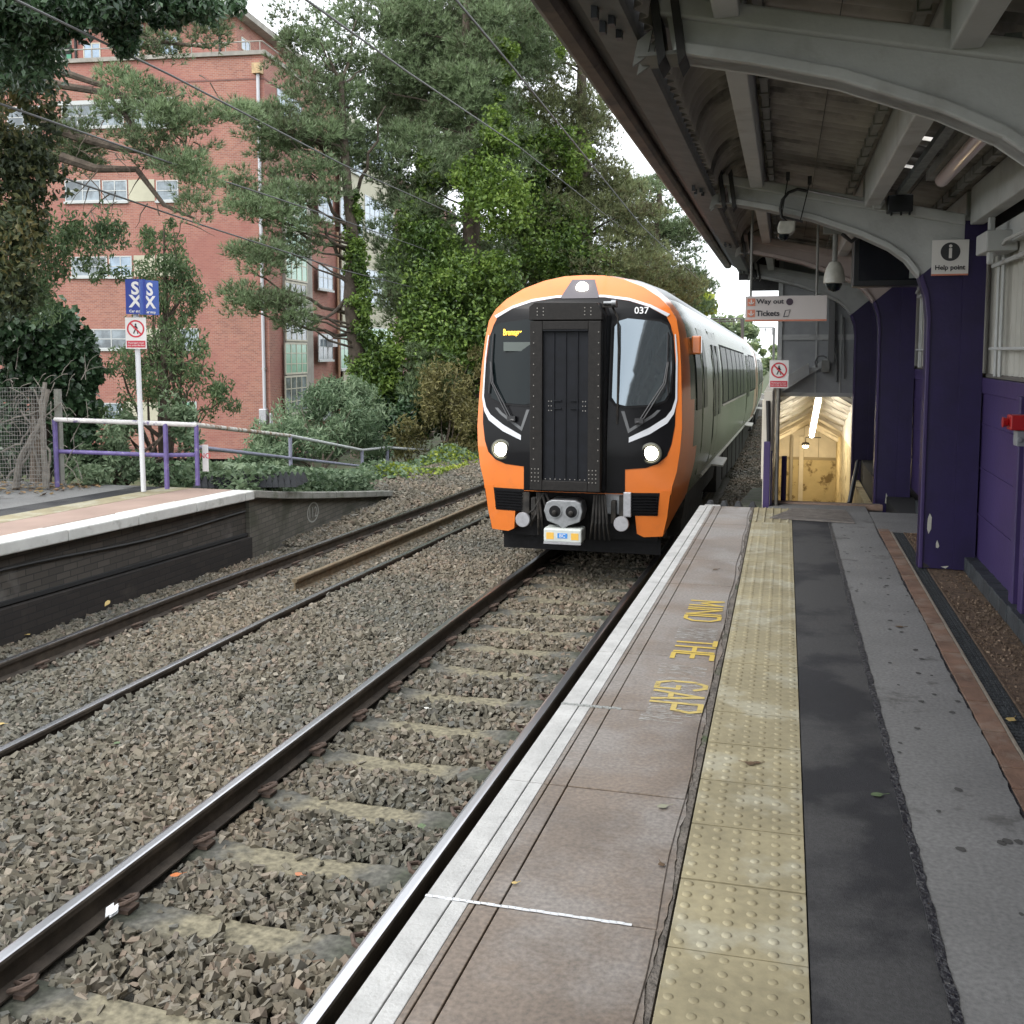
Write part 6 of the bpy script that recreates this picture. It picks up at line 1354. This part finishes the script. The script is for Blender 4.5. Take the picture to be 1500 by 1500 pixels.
def leaf_arrays(P, size, up=.35, asp=.55, droop=0.0):
    """one folded pointed leaf (4 tris as 2 quads) per point"""
    n = len(P); N = unit(n) + np.array([0, 0, up]); N /= np.linalg.norm(N, axis=1, keepdims=True)
    T = np.cross(N, unit(n)); T[:, 2] -= droop; T /= np.linalg.norm(T, axis=1, keepdims=True); B = np.cross(N, T)
    s = (size * RNG.uniform(.6, 1.3, n))[:, None]
    a = P - T * s * .5; d = P + T * s * .5; l = P - B * s * asp * .5 + N * s * .10 - T * s * .08; r = P + B * s * asp * .5 + N * s * .10 - T * s * .08
    V = np.stack([a, l, d, r], 1).reshape(-1, 3); k = np.arange(n)[:, None] * 4
    return V, np.concatenate([k + [0, 1, 2], k + [0, 2, 3]], 0)
def tuft_arrays(P, D, L_, w_, nb=9, spread=.75):
    n = len(P); P2 = np.repeat(P, nb, 0); D2 = np.repeat(D, nb, 0) + unit(n * nb) * spread; D2 /= np.linalg.norm(D2, axis=1, keepdims=True)
    l = (L_ * RNG.uniform(.6, 1.2, n * nb))[:, None]; S_ = np.cross(D2, unit(n * nb)); S_ /= np.linalg.norm(S_, axis=1, keepdims=True)
    a = P2 - S_ * w_; b_ = P2 + S_ * w_; c = P2 + D2 * l; V = np.stack([a, b_, c], 1).reshape(-1, 3); F = np.arange(n * nb * 3).reshape(-1, 3); return V, F
def island_tuft(P, D, L_, w_, nb=9, spread=.75): return tuft_arrays(P, D, L_, w_, nb, spread)
class Acc:
    def __init__(s): s.V = []; s.F = []; s.n = 0
    def add(s, VF): V, F = VF; s.V.append(V); s.F.append(F + s.n); s.n += len(V)
    def build(s, name, m, parent): return np_mesh(name, np.concatenate(s.V), np.concatenate(s.F), m, parent)
RTn, UPn, FWn = np.array(RT), np.array((0, 0, 1.)), np.array(FW)
FH = np.array([FW.x, FW.y, 0]); FH /= np.linalg.norm(FH)
def blob_points(c, rx, ry, rd, n, shell=.45):
    """points in an ellipsoid at c: rx across, rd deep, ry high; biased to the surface"""
    v = unit(n) * (RNG.uniform(shell ** 3, 1, n) ** (1 / 3))[:, None]
    return np.array(c) + v[:, :1] * RTn * rx + v[:, 1:2] * FH * rd + v[:, 2:] * UPn * ry
KD = 1.0
def px_blob(u, v, ru, rv, d):
    d = d * KD; c = at(u, v, d); return np.array(c), ru * d / FPX, rv * d / FPX
def branch(b, a, e, r0, r1, sag=.1, seg=5):
    a, e = Vector(a), Vector(e); pts = []; L_ = (e - a).length
    for i in range(seg + 1):
        t = i / seg; p = a.lerp(e, t); p.z += sag * L_ * math.sin(math.pi * t) ; p += Vector((random.uniform(-1, 1), random.uniform(-1, 1), random.uniform(-1, 1))) * L_ * .03 * (0 < i < seg); pts.append(p)
    b.tube(pts, [r0 + (r1 - r0) * i / seg for i in range(seg + 1)], 6, cap=False); return pts
def pine(label, base, topz, r0, blobs, m=M_PINE, padr=.55, tpp=46, L_=.17, w_=.010, group=None, lean=(0, 0), cat='pine tree', per=1.55, deep=1.0, nb=9, brp=.2):
    """blobs: (u, v, ru, rv, depth, pads) - crown masses; each mass is many small flattened pads of needle tufts"""
    padr *= KD; L_ *= KD; w_ *= KD; r0 *= KD; t = thing('pine_tree', base, label, cat, group); tb = MB(); bz = Vector(base); tp = Vector((bz.x + lean[0], bz.y + lean[1], topz))
    tr_pts = [bz.lerp(tp, i / 7) + Vector((random.uniform(-.12, .12), random.uniform(-.12, .12), 0)) * (0 < i < 7) for i in range(8)]
    tb.tube(tr_pts, [r0 * (1 - .11 * i) for i in range(8)], 10)
    tb.build('trunk', M_BARK, t, smooth=True); ac = Acc(); lb = MB()
    for (u, v, ru, rv, d, pads) in blobs:
        c, rx, ry = px_blob(u, v, ru, rv, d); rd = min(rx, 1.8) * deep; pc = blob_points(c, rx, ry, rd, int(pads * per), .35)
        for q in pc:
            k = min(6.9, max(0, (q[2] - .8 - bz.z) / max(.1, (topz - bz.z)) * 7)); i0 = int(k); a = tr_pts[i0].lerp(tr_pts[min(7, i0 + 1)], k - i0)
            if random.random() < brp: branch(lb, a, Vector(q), .045, .012, -.02)
            pr = padr * random.uniform(.6, 1.25); n = int(tpp * (pr / padr) ** 1.6); P = q + unit(n) * (RNG.uniform(.25, 1, n) ** (1 / 2))[:, None] * np.array([pr, pr, pr * .42])
            D = (P - q) / pr * .9 + np.array([0, 0, .75]); ac.add(tuft_arrays(P, D, L_, w_, nb))
    if lb.v: lb.build('branches', M_BARK, t)
    ac.build('crown', m, t); return t
def leafy(name, label, cat, clumps, m, size, parent=None, up=.35, asp=.55, group=None, shell=.5, base=None, droop=0.0, ex=1.0):
    """clumps: (u, v, ru, rv, depth, n, [thickness])"""
    ac = Acc()
    for cl in clumps:
        u, v, ru, rv, d, n = cl[:6]; c, rx, ry = px_blob(u, v, ru, rv, d); rx, ry = rx * ex, ry * ex; rd = cl[6] * KD if len(cl) > 6 else min(rx, ry) * .9
        # sub-clumps give light and dark masses
        ns_ = max(3, n // 90); sc_ = blob_points(c, rx * .92, ry * .92, rd, ns_, shell); sr = .34 * min(rx, ry) + .10 * KD
        idx = RNG.integers(0, ns_, n); P = sc_[idx] + unit(n) * (RNG.uniform(.1, 1, n) ** .5)[:, None] * sr * RNG.uniform(.6, 1.3, ns_)[idx][:, None]
        ac.add(leaf_arrays(P, size * KD, up, asp, droop))
    o = ac.build(name, m, parent)
    if parent is None: tag(o, label, cat, group)
    return o
def shrub(name, label, cat, clumps, m, size, stem, group=None, hide=False, **kw):
    u, v, d = stem; base = at(u, v, d); t = thing(name, base, label, cat, group); leafy('foliage', None, None, clumps, m, size, parent=t, **kw); b = MB()
    if hide:
        cs = [at(c[0], c[1], c[4]) for c in clumps]; hub = at(u, 420, d)
        b.tube([base, hub], [.16, .12], 8)
        b.build('stems', M_BARK, t); return t
    for cl in clumps:
        for _ in range(max(2, int(cl[5] / 900))):
            c, rx, ry = px_blob(*cl[:5]); e = Vector(c) + RT * random.uniform(-rx, rx) * .8 + Vector((0, 0, random.uniform(-ry, ry) * .7)); branch(b, base + RT * random.uniform(-.15, .15), e, .03, .006, .08)
    b.build('stems', M_BARK, t); return t

# --- pine with long left arms, ivy column trunk (u 525)
KD = 1.27
b0 = at(528, 640, 25 * KD); b0.z = -1.6
T1 = pine('pine with long arms reaching left in front of the brick building', b0, at(495, 120, 25 * KD).z, .26,
    [(470, 100, 60, 75, 24.5, 26), (540, 60, 70, 80, 25.5, 26), (430, 190, 60, 36, 24, 18), (395, 205, 38, 24, 24, 8), (395, 300, 58, 28, 23.5, 15), (450, 270, 60, 36, 24, 14), (370, 378, 44, 20, 23, 9), (430, 350, 50, 24, 23.5, 8), (375, 440, 42, 16, 23, 8), (425, 455, 36, 22, 23, 6), (430, 60, 30, 50, 24.5, 5), (350, 265, 18, 14, 23.5, 3), (500, 200, 50, 50, 25, 15), (365, 160, 20, 16, 23.5, 3), (545, 210, 45, 70, 26, 14)],
    lean=(-.5, 0), padr=.5, tpp=50, nb=9, brp=.12, per=1.5)
lb = MB()
for (u0, v0, u1, v1) in ((515, 330, 350, 300), (512, 420, 345, 395), (510, 450, 345, 450), (512, 300, 400, 200), (505, 340, 420, 280), (500, 200, 400, 165), (505, 400, 430, 470), (515, 260, 540, 150)):
    a = at(u0, v0 + 40, 25 * KD); e = at(u1 + 25, v1 + 5, 23.5 * KD); branch(lb, a, e, .07, .02, -.03, 7)
lb.build('branch', M_BARK, T1)
leafy('ivy', None, None, [(528, 470, 15, 130, 24.7, 5200, .35), (520, 360, 12, 90, 24.7, 2200, .3), (530, 570, 26, 45, 24.5, 2200, .5)], M_IVY, .11, parent=T1)
# --- big ivy clad pines in the middle and right
b1 = at(690, 640, 26 * KD); b1.z = -1.8
T2 = pine('tall dense pine smothered in bright ivy above the front of the train', b1, at(700, -40, 26 * KD).z, .35,
    [(640, 90, 85, 90, 26.5, 52), (720, 60, 95, 100, 26.5, 60), (620, 230, 70, 70, 25.5, 34), (690, 200, 80, 80, 26, 40), (600, 330, 55, 60, 25.5, 22), (625, 560, 35, 60, 24.5, 14), (600, 420, 40, 50, 25.5, 12), (700, 400, 60, 60, 26, 16), (575, 130, 40, 50, 26, 14), (590, 20, 50, 50, 26, 16), (760, 40, 50, 60, 27, 20), (705, 40, 40, 60, 25, 16), (690, 130, 40, 40, 25, 12)], padr=.52, tpp=52, per=1.9, brp=.08)
leafy('ivy', None, None, [(655, 470, 75, 110, 25.2, 17000, 1.2), (640, 580, 50, 50, 25, 4200, .8), (620, 370, 50, 70, 25.2, 6500, .8), (560, 560, 34, 70, 24.8, 4500, .6), (725, 470, 55, 90, 25.6, 7500, 1), (690, 620, 45, 30, 25.2, 2500, .6)], M_IVY, .125, parent=T2)
leafy('fresh_ivy', None, None, [(728, 200, 26, 40, 24.8, 1800, .6), (725, 290, 42, 46, 24.6, 3800, .7), (690, 270, 25, 30, 24.7, 1200, .5), (620, 260, 16, 30, 24.7, 700, .4), (735, 400, 22, 36, 24.7, 1300, .5), (660, 410, 28, 26, 24.5, 1200, .5), (568, 520, 18, 50, 24.3, 1200, .4), (735, 100, 16, 50, 25, 900, .4), (820, 60, 14, 20, 25.6, 400, .4)], M_IVYL, .12, parent=T2, ex=1.25, shell=.2)
b2 = at(850, 600, 29 * KD); b2.z = -2
T3 = pine('broad olive toned pine whose right side meets the white sky', b2, at(830, -10, 29 * KD).z, .35,
    [(790, 50, 50, 70, 28.5, 34), (800, 150, 70, 80, 28.5, 46), (850, 240, 70, 70, 28.5, 44), (900, 320, 66, 60, 28.5, 40), (800, 300, 70, 80, 28, 40), (850, 400, 80, 50, 28, 34), (940, 400, 52, 44, 28.5, 26), (985, 420, 36, 36, 29, 14), (780, 420, 50, 50, 28, 20), (870, 170, 34, 30, 28.5, 10)], m=M_PINE2, padr=.55, tpp=44)
leafy('ivy', None, None, [(800, 360, 60, 80, 27.6, 8200, 1), (850, 400, 60, 40, 27.6, 4800, .8), (775, 250, 34, 60, 27.6, 3400, .7)], M_IVY, .13, parent=T3)
leafy('fresh_ivy', None, None, [(838, 225, 24, 34, 27.2, 1500, .6), (780, 200, 20, 34, 27.3, 900, .5)], M_IVYL, .125, parent=T3, ex=1.3, shell=.2)
b3 = at(960, 560, 40 * KD); b3.z = -2.2
T4 = pine('bluish green pine beyond, sloping down toward the train roof', b3, at(930, 240, 40 * KD).z, .3, [(940, 300, 46, 60, 40, 30), (985, 370, 40, 50, 40, 26), (1005, 430, 28, 34, 40, 14), (930, 420, 50, 40, 40, 20)], padr=.7, tpp=44, L_=.24, w_=.016)
# backing tall trees behind so that the sky only shows near the edge
b4 = at(620, 600, 34 * KD); b4.z = -2
T5 = pine('dark pine standing behind the ivy clad ones', b4, at(640, -60, 34 * KD).z, .35, [(600, 120, 60, 120, 33, 40), (700, 150, 90, 150, 33, 60), (760, 380, 90, 120, 32, 50), (620, 400, 60, 120, 32, 40), (700, 560, 60, 60, 31, 24)], padr=.7, tpp=44, L_=.24, w_=.016)

KD = 1.0
# --- left: pine branches hanging across the building
b5 = at(-70, 600, 17); b5.z = -1.5
T6 = pine('pine at the left edge whose drooping boughs cross the brick building', b5, at(-60, -60, 17).z, .3,
    [(200, 150, 62, 32, 16.5, 15), (275, 165, 60, 24, 16.2, 13), (240, 210, 60, 36, 16.5, 13), (340, 165, 26, 16, 16, 4), (120, 200, 36, 46, 16.8, 10), (270, 250, 46, 20, 16, 8), (220, 60, 50, 26, 16.8, 8), (285, 300, 16, 40, 16, 5), (120, 240, 36, 30, 17, 7), (300, 60, 26, 30, 16.4, 5), (320, 15, 30, 20, 16.4, 4), (180, 110, 30, 20, 16.5, 4)],
    padr=.36, tpp=44, L_=.13, w_=.0075, deep=.7, brp=.05, per=1.15)
lb = MB()
for pts in (((-30, 70), (40, 95), (100, 108), (150, 125), (200, 150), (280, 165)), ((-30, 85), (30, 108), (90, 125), (150, 135), (180, 165), (215, 215), (270, 250)), ((60, 180), (110, 200), (170, 217), (230, 225), (300, 245)), ((90, 230), (140, 247), (200, 248), (240, 300), (285, 320)), ((-20, 20), (80, 20), (170, 50), (230, 60), (310, 70))):
    b_ = [at(u, v, 16.6) for u, v in pts]; lb.tube(b_, [.085 - .065 * i / (len(b_) - 1) for i in range(len(b_))], 7)
for _ in range(70):
    u, v = random.uniform(120, 310), random.uniform(110, 330); a = at(u, v, 16.4); branch(lb, a, a + Vector((random.uniform(-.5, .5), random.uniform(-.3, .3), random.uniform(-.6, .25))), .012, .003, .05, 4)
lb.build('boughs', M_BARK, T6, smooth=True)

# --- overhanging dark leaves at the top left and left edge
ac_t = shrub('ivy_covered_tree', 'dark ivy covered tree overhanging the top left corner', 'tree', [(20, 60, 70, 60, 12, 3800, .7), (60, 20, 80, 30, 11.5, 3400, .6), (160, 15, 70, 26, 11.5, 2400, .5), (250, 8, 60, 20, 11.5, 1600, .4), (10, 10, 60, 50, 11.5, 2500, .5), (320, 5, 26, 16, 11.8, 350, .4), (180, 50, 26, 22, 11.8, 420, .3)], M_IVYD, .10, (-120, 700, 12.5), droop=.5, hide=True)
shrub('autumn_tree', 'dull green and amber leaved tree at the left edge', 'tree', [(20, 180, 50, 80, 13, 2600, .6), (10, 300, 55, 80, 13, 3600, .6), (50, 250, 36, 50, 13, 900, .5), (0, 400, 50, 60, 13, 2200, .5), (60, 150, 26, 26, 13, 260, .3)], M_AUT, .10, (-70, 700, 13.6), droop=.5, hide=True)
shrub('young_tree', 'loose leafed young tree before the left end of the brick building', 'tree', [(60, 360, 60, 46, 14, 1500, .6), (130, 350, 60, 40, 14.4, 1500, .6), (60, 430, 50, 40, 14, 1400, .6), (150, 400, 30, 24, 14.4, 360, .4), (170, 330, 24, 20, 14.4, 250, .4), (30, 330, 40, 30, 13.8, 900, .5)], M_ASH, .085, (-30, 700, 14.6), droop=.5, asp=.35, hide=True)
shrub('ivy_hedge', 'thick dark ivy mass above the wire mesh fence', 'hedge', [(60, 500, 58, 46, 15.6, 8500, .8), (106, 540, 28, 50, 15.8, 4000, .6), (10, 480, 46, 50, 15.4, 4000, .6), (108, 610, 22, 50, 15.8, 2200, .5), (110, 670, 22, 34, 15.8, 1300, .5), (40, 560, 40, 20, 15.4, 1200, .4), (30, 640, 60, 60, 16.6, 3500, .5)], M_IVYD, .125, (60, 715, 15.8), asp=.85, up=.2, hide=True)
# --- ash sapling behind the stop sign
sh = shrub('ash_sapling', 'slender ash tree growing behind the SX sign pole', 'tree', [(238, 350, 24, 30, 17, 750, .4), (250, 400, 42, 30, 17, 1500, .5), (225, 440, 30, 30, 17, 900, .5), (262, 440, 34, 34, 17, 1100, .5), (245, 500, 52, 34, 17, 1900, .6), (285, 530, 30, 26, 17, 750, .4), (230, 560, 44, 34, 17, 1400, .5), (180, 540, 34, 30, 16.6, 650, .4), (322, 590, 24, 28, 17, 700, .3), (270, 580, 30, 26, 17, 600, .4), (165, 610, 30, 30, 16.4, 650, .4)], M_ASH, .10, (243, 712, 17), droop=.55, asp=.30)
b = MB(); b.tube([at(243, 720, 17), at(245, 640, 17), at(240, 560, 17), at(243, 460, 17), at(240, 330, 17)], [.11, .10, .07, .05, .01], 9)
for (a, e) in (((245, 640), (320, 590)), ((240, 560), (290, 520)), ((243, 540), (180, 530)), ((242, 470), (275, 430)), ((245, 650), (180, 600))): branch(b, at(*a, 17), at(*e, 16.9), .045, .012, .05, 6)
b.build('trunk', M_BARK, sh, smooth=True)
shrub('green_bush', 'small bush with broad leaves under the ash behind the purple railing', 'bush', [(175, 640, 34, 36, 16, 1200, .6), (150, 680, 50, 26, 15.5, 1500, .6), (270, 610, 26, 36, 16.5, 800, .4), (275, 670, 20, 30, 16, 500, .4), (220, 690, 34, 14, 15.8, 600, .4)], M_BUD, .11, (170, 712, 16), asp=.4)
# --- mesh fence with stems at far left
mf = thing('mesh_fence', at(30, 715, 13.3), 'rusty wire mesh fence overgrown with bare ivy stems at the left', 'fence')
b = MB(); mw = mat('galvanised wire', (.24, .235, .22), .6, metal=.4, var=.3, vscale=9)
A = at(-60, 716, 14.1); B_ = at(70, 712, 14.4); H_ = at(30, 568, 14.2).z
n = 34
for i in range(n + 1): p = A.lerp(B_, i / n); b.tube([(p.x, p.y, A.z), (p.x, p.y, H_)], .0032, 4, cap=False)
for j in range(26): z = A.z + (H_ - A.z) * j / 25; b.tube([(A.x, A.y, z), (B_.x, B_.y, z)], .0032, 4, cap=False)
b.build('wire_mesh', mw, mf)
b = MB(); b.box(-.035, .035, -.04, .04, 0, 1.35); b.v = [(v[0] + B_.x - .02, v[1] + B_.y + .3, v[2] + A.z) for v in b.v]; b.build('concrete_post', M_COPE3, mf)
iv = thing('climbing_plant', at(50, 716, 13.7), 'tangled bare woody ivy stems growing up behind the wire mesh', 'climbing plant')
b = MB()
for (p0, p1, p2, p3, r_) in (((22, 716), (35, 660), (60, 620), (70, 570), .05), ((66, 716), (66, 660), (60, 600), (66, 560), .045), ((10, 700), (40, 670), (55, 640), (48, 610), .022), ((70, 710), (74, 660), (58, 640), (30, 600), .02), ((5, 660), (30, 650), (50, 620), (90, 590), .016), ((60, 690), (45, 640), (66, 610), (50, 570), .018), ((0, 620), (30, 610), (60, 600), (80, 560), .012)):
    pts = [at(u, v, 14.5) for u, v in (p0, p1, p2, p3)]; fine = []
    for i in range(3):
        for k in range(4): fine.append(pts[i].lerp(pts[i + 1], k / 4) + Vector((random.uniform(-.02, .02), 0, random.uniform(-.02, .02))))
    fine.append(pts[-1]); b.tube(fine, [r_ * (1 - .03 * i) for i in range(len(fine))], 8)
b.build('woody_stems', M_BARKG, iv, smooth=True)
b = MB()
for _ in range(90): a = at(random.uniform(-10, 130), random.uniform(540, 720), 14.6 + random.uniform(-.2, .5)); branch(b, a, a + Vector((random.uniform(-.4, .4), random.uniform(-.1, .1), random.uniform(-.4, .4))), .007, .003, .15, 4)
b.build('twigs', M_BARKG, iv)
# --- shrubs behind the long railing
shrub('buddleia_bush', 'pale grey green bush of long leaves behind the long railing', 'bush', [(470, 620, 70, 46, 27, 3400, .9), (500, 590, 50, 36, 28, 2400, .8), (420, 650, 60, 36, 25, 2400, .8), (540, 630, 40, 40, 28.5, 1900, .8), (385, 680, 50, 22, 23, 1500, .7)], M_BUD, .20, (470, 705, 26), asp=.25, up=.2, droop=.3)
shrub('dry_shrub', 'tall browning shrub left of the train front', 'bush', [(650, 580, 38, 56, 30, 2600, .8), (675, 620, 30, 50, 30, 1900, .8), (600, 640, 34, 34, 30, 1200, .7), (690, 560, 20, 60, 31, 1000, .7)], M_DRY, .16, (650, 700, 30), asp=.3, up=.2)
shrub('dark_shrub', 'dark green shrub at the foot of the ivy clad pines', 'bush', [(590, 600, 40, 50, 31, 2000, .8), (560, 640, 30, 40, 31, 1200, .7), (720, 600, 40, 60, 33, 2000, .8)], M_IVYD, .16, (590, 700, 31))
shrub('yellow_shrub', 'small bright yellow green shrub behind the far end of the railing', 'bush', [(620, 690, 24, 18, 30, 900, .6), (645, 675, 18, 12, 31, 400, .5)], M_YEL2, .13, (620, 712, 30))
shrub('twiggy_scrub', 'brown twiggy scrub under the ivy clad pines', 'bush', [(600, 625, 34, 26, 33, 500, .6)], M_DRY, .12, (600, 680, 33))
def carpet(name, label, poly_uvz, n, m, size, hgt, kind='stuff'):
    ac = Acc(); P = []
    for (x0, x1, y0, y1, w_) in poly_uvz:
        k = int(n * w_); x = RNG.uniform(x0, x1, k); y = RNG.uniform(y0, y1, k); P.append(np.stack([x, y, bank(x, y) + RNG.uniform(0, 1, k) ** 1.5 * hgt * (.5 + .5 * np.sin(x * 2) * np.cos(y * 1.4)) + .02], -1))
    P = np.concatenate(P); ac.add(leaf_arrays(P, size, 1.0, .7)); o = ac.build(name, m, None); return tag(o, label, kind=kind)
carpet('ground_cover', 'low ivy ground cover on the bank behind the far platform ramp', [(-12.5, -8.4, 13.4, 20, .35), (-13, -8.3, 20, 30, .4), (-13, -7.9, 30, 42, .25)], 17000, M_BUD, .13, .35)
P = []
ac = Acc(); k = 11000; y = RNG.uniform(13.3, 19.4, k); x = np.array([rx_(q) for q in y]) - RNG.uniform(.25, 1.7, k); z = np.array([rz_(q) for q in y]) + RNG.uniform(0, 1, k) ** 1.6 * .42 - .02; ac.add(leaf_arrays(np.stack([x, y, z], -1), .10, 1, .8)); tag(ac.build('ramp_ivy', M_BUD, None), 'ivy spilling over the edge of the far platform ramp', kind='stuff')
carpet('weeds', 'yellow green weeds along the edge of the far ballast', [(-9.3, -8.0, 22, 34, .7), (-9.2, -7.7, 34, 50, .3)], 4200, M_YEL2, .12, .3)
ac = Acc(); k = 260; x = RNG.uniform(-12, -9.6, k); y = RNG.uniform(11.6, 12.9, k); ac.add(leaf_arrays(np.stack([x, y, np.array([ft(q) for q in y]) + .012], -1), .09, 3, .7)); tag(ac.build('leaf_litter', mat('dead leaves', (.26, .17, .08), .8, island=.4), None), 'dead leaves blown against the fence on the far platform', kind='stuff')
# --- distant trees down the line
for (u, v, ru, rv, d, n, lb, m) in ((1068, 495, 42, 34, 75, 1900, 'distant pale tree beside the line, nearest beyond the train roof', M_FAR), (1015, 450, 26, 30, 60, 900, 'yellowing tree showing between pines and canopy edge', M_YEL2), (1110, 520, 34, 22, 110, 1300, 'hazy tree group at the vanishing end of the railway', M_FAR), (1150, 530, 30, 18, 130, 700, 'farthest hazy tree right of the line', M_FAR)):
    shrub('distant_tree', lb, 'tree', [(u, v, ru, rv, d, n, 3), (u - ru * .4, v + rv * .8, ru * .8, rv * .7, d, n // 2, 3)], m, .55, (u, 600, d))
for (x, y, h) in ((4.6, 24, 8), (5.4, 31, 9), (5.2, 39, 9), (6, 48, 10), (6.5, 58, 10), (7.5, 70, 11), (8.5, 84, 12)):
    ac = Acc(); n = 3600; t = thing('lineside_tree', (x, y, -2), 'lineside tree behind the stairwell hood, only mirrored in the coach side', 'tree', 'lineside trees hidden behind the stair hood')
    Pq = np.array((x, y, h * .35)) + unit(n) * (RNG.uniform(.2, 1, n) ** .5)[:, None] * np.array([2.2, 5.2, h * .62]); ac.add(leaf_arrays(Pq, .55, .3)); ac.build('crown', M_ASH, t); b = MB(); b.tube([(x, y, -2), (x, y, h * .4)], [.2, .1], 8); b.build('trunk', M_BARK, t)

# ================================================================== OVERHEAD LINE
M_WIRE = mat('overhead wire', (.10, .10, .10), .6)
def wire(pts, r_, label):
    b = MB(); b.tube(pts, r_, 6); return tag(b.build('overhead_wire', M_WIRE, smooth=True), label, 'wire')
def span(x0, z0, y0, x1, z1, y1, sag, r_, label):
    n = 14; pts = [(x0 + (x1 - x0) * i / n, y0 + (y1 - y0) * i / n, z0 + (z1 - z0) * i / n - sag * math.sin(math.pi * i / n)) for i in range(n + 1)]; return wire(pts, r_, label)
def wpx(l, r_, label):
    pts = [at(u, v, d) for u, v, d in l]; fine = []
    for i in range(len(pts) - 1):
        for k in range(6): fine.append(pts[i].lerp(pts[i + 1], k / 6))
    fine.append(pts[-1]); return wire(fine, r_, label)
wpx([(430, -14, 8.2), (449, 0, 8.5), (599, 107, 11.8), (760, 215, 20), (960, 372, 44), (1085, 462, 80)], .011, 'thicker overhead wire from the top edge left of centre toward the train')
wpx([(650, -20, 6.6), (668, 0, 6.9), (753, 101, 8.6), (940, 331, 18), (1040, 425, 45), (1110, 475, 80)], .009, 'overhead wire crossing the olive pine toward the canopy edge')
wpx([(-10, -25, 9.5), (23, 0, 10), (250, 110, 13), (500, 240, 20), (700, 330, 33), (900, 430, 60)], .014, 'highest wire crossing the brick building')
wpx([(-10, 148, 11.5), (0, 152, 11.6), (187, 217, 14.3), (300, 256, 17), (500, 322, 24), (720, 400, 40)], .014, 'middle wire crossing the brick building')
wpx([(-10, 226, 13), (0, 229, 13.1), (300, 331, 18), (500, 395, 25), (727, 451, 42), (860, 480, 60)], .014, 'lowest wire crossing the brick building in front of the pine')
for (u, v, d, lb) in ((1062, 467, 60, 'nearest thin overhead line bracket above the train roof'), (1108, 480, 85, 'second thin overhead line bracket, farther down the line')):
    q = at(u, v, d); t = thing('overhead_bracket', q, lb, 'overhead bracket'); b = MB(); k = d / FPX; w_ = 26 * k
    b.tube([q + RT * -w_, q + RT * w_], .05, 6); b.tube([q + RT * -w_ + UP * -4 * k, q + RT * w_ * .9 + UP * -3 * k], .04, 6)
    for s in (-.9, -.3, .0, .5, .9): b.tube([q + RT * w_ * s, q + RT * w_ * s + UP * -(6 + 5 * abs(s)) * k], .04, 6)
    b.build('arm', M_WIRE, t); b = MB(); b.tube([q + RT * w_, q + RT * w_ * 1.0 + Vector((0, 0, -7))], .09, 8); b.build('mast', M_WIRE, t)
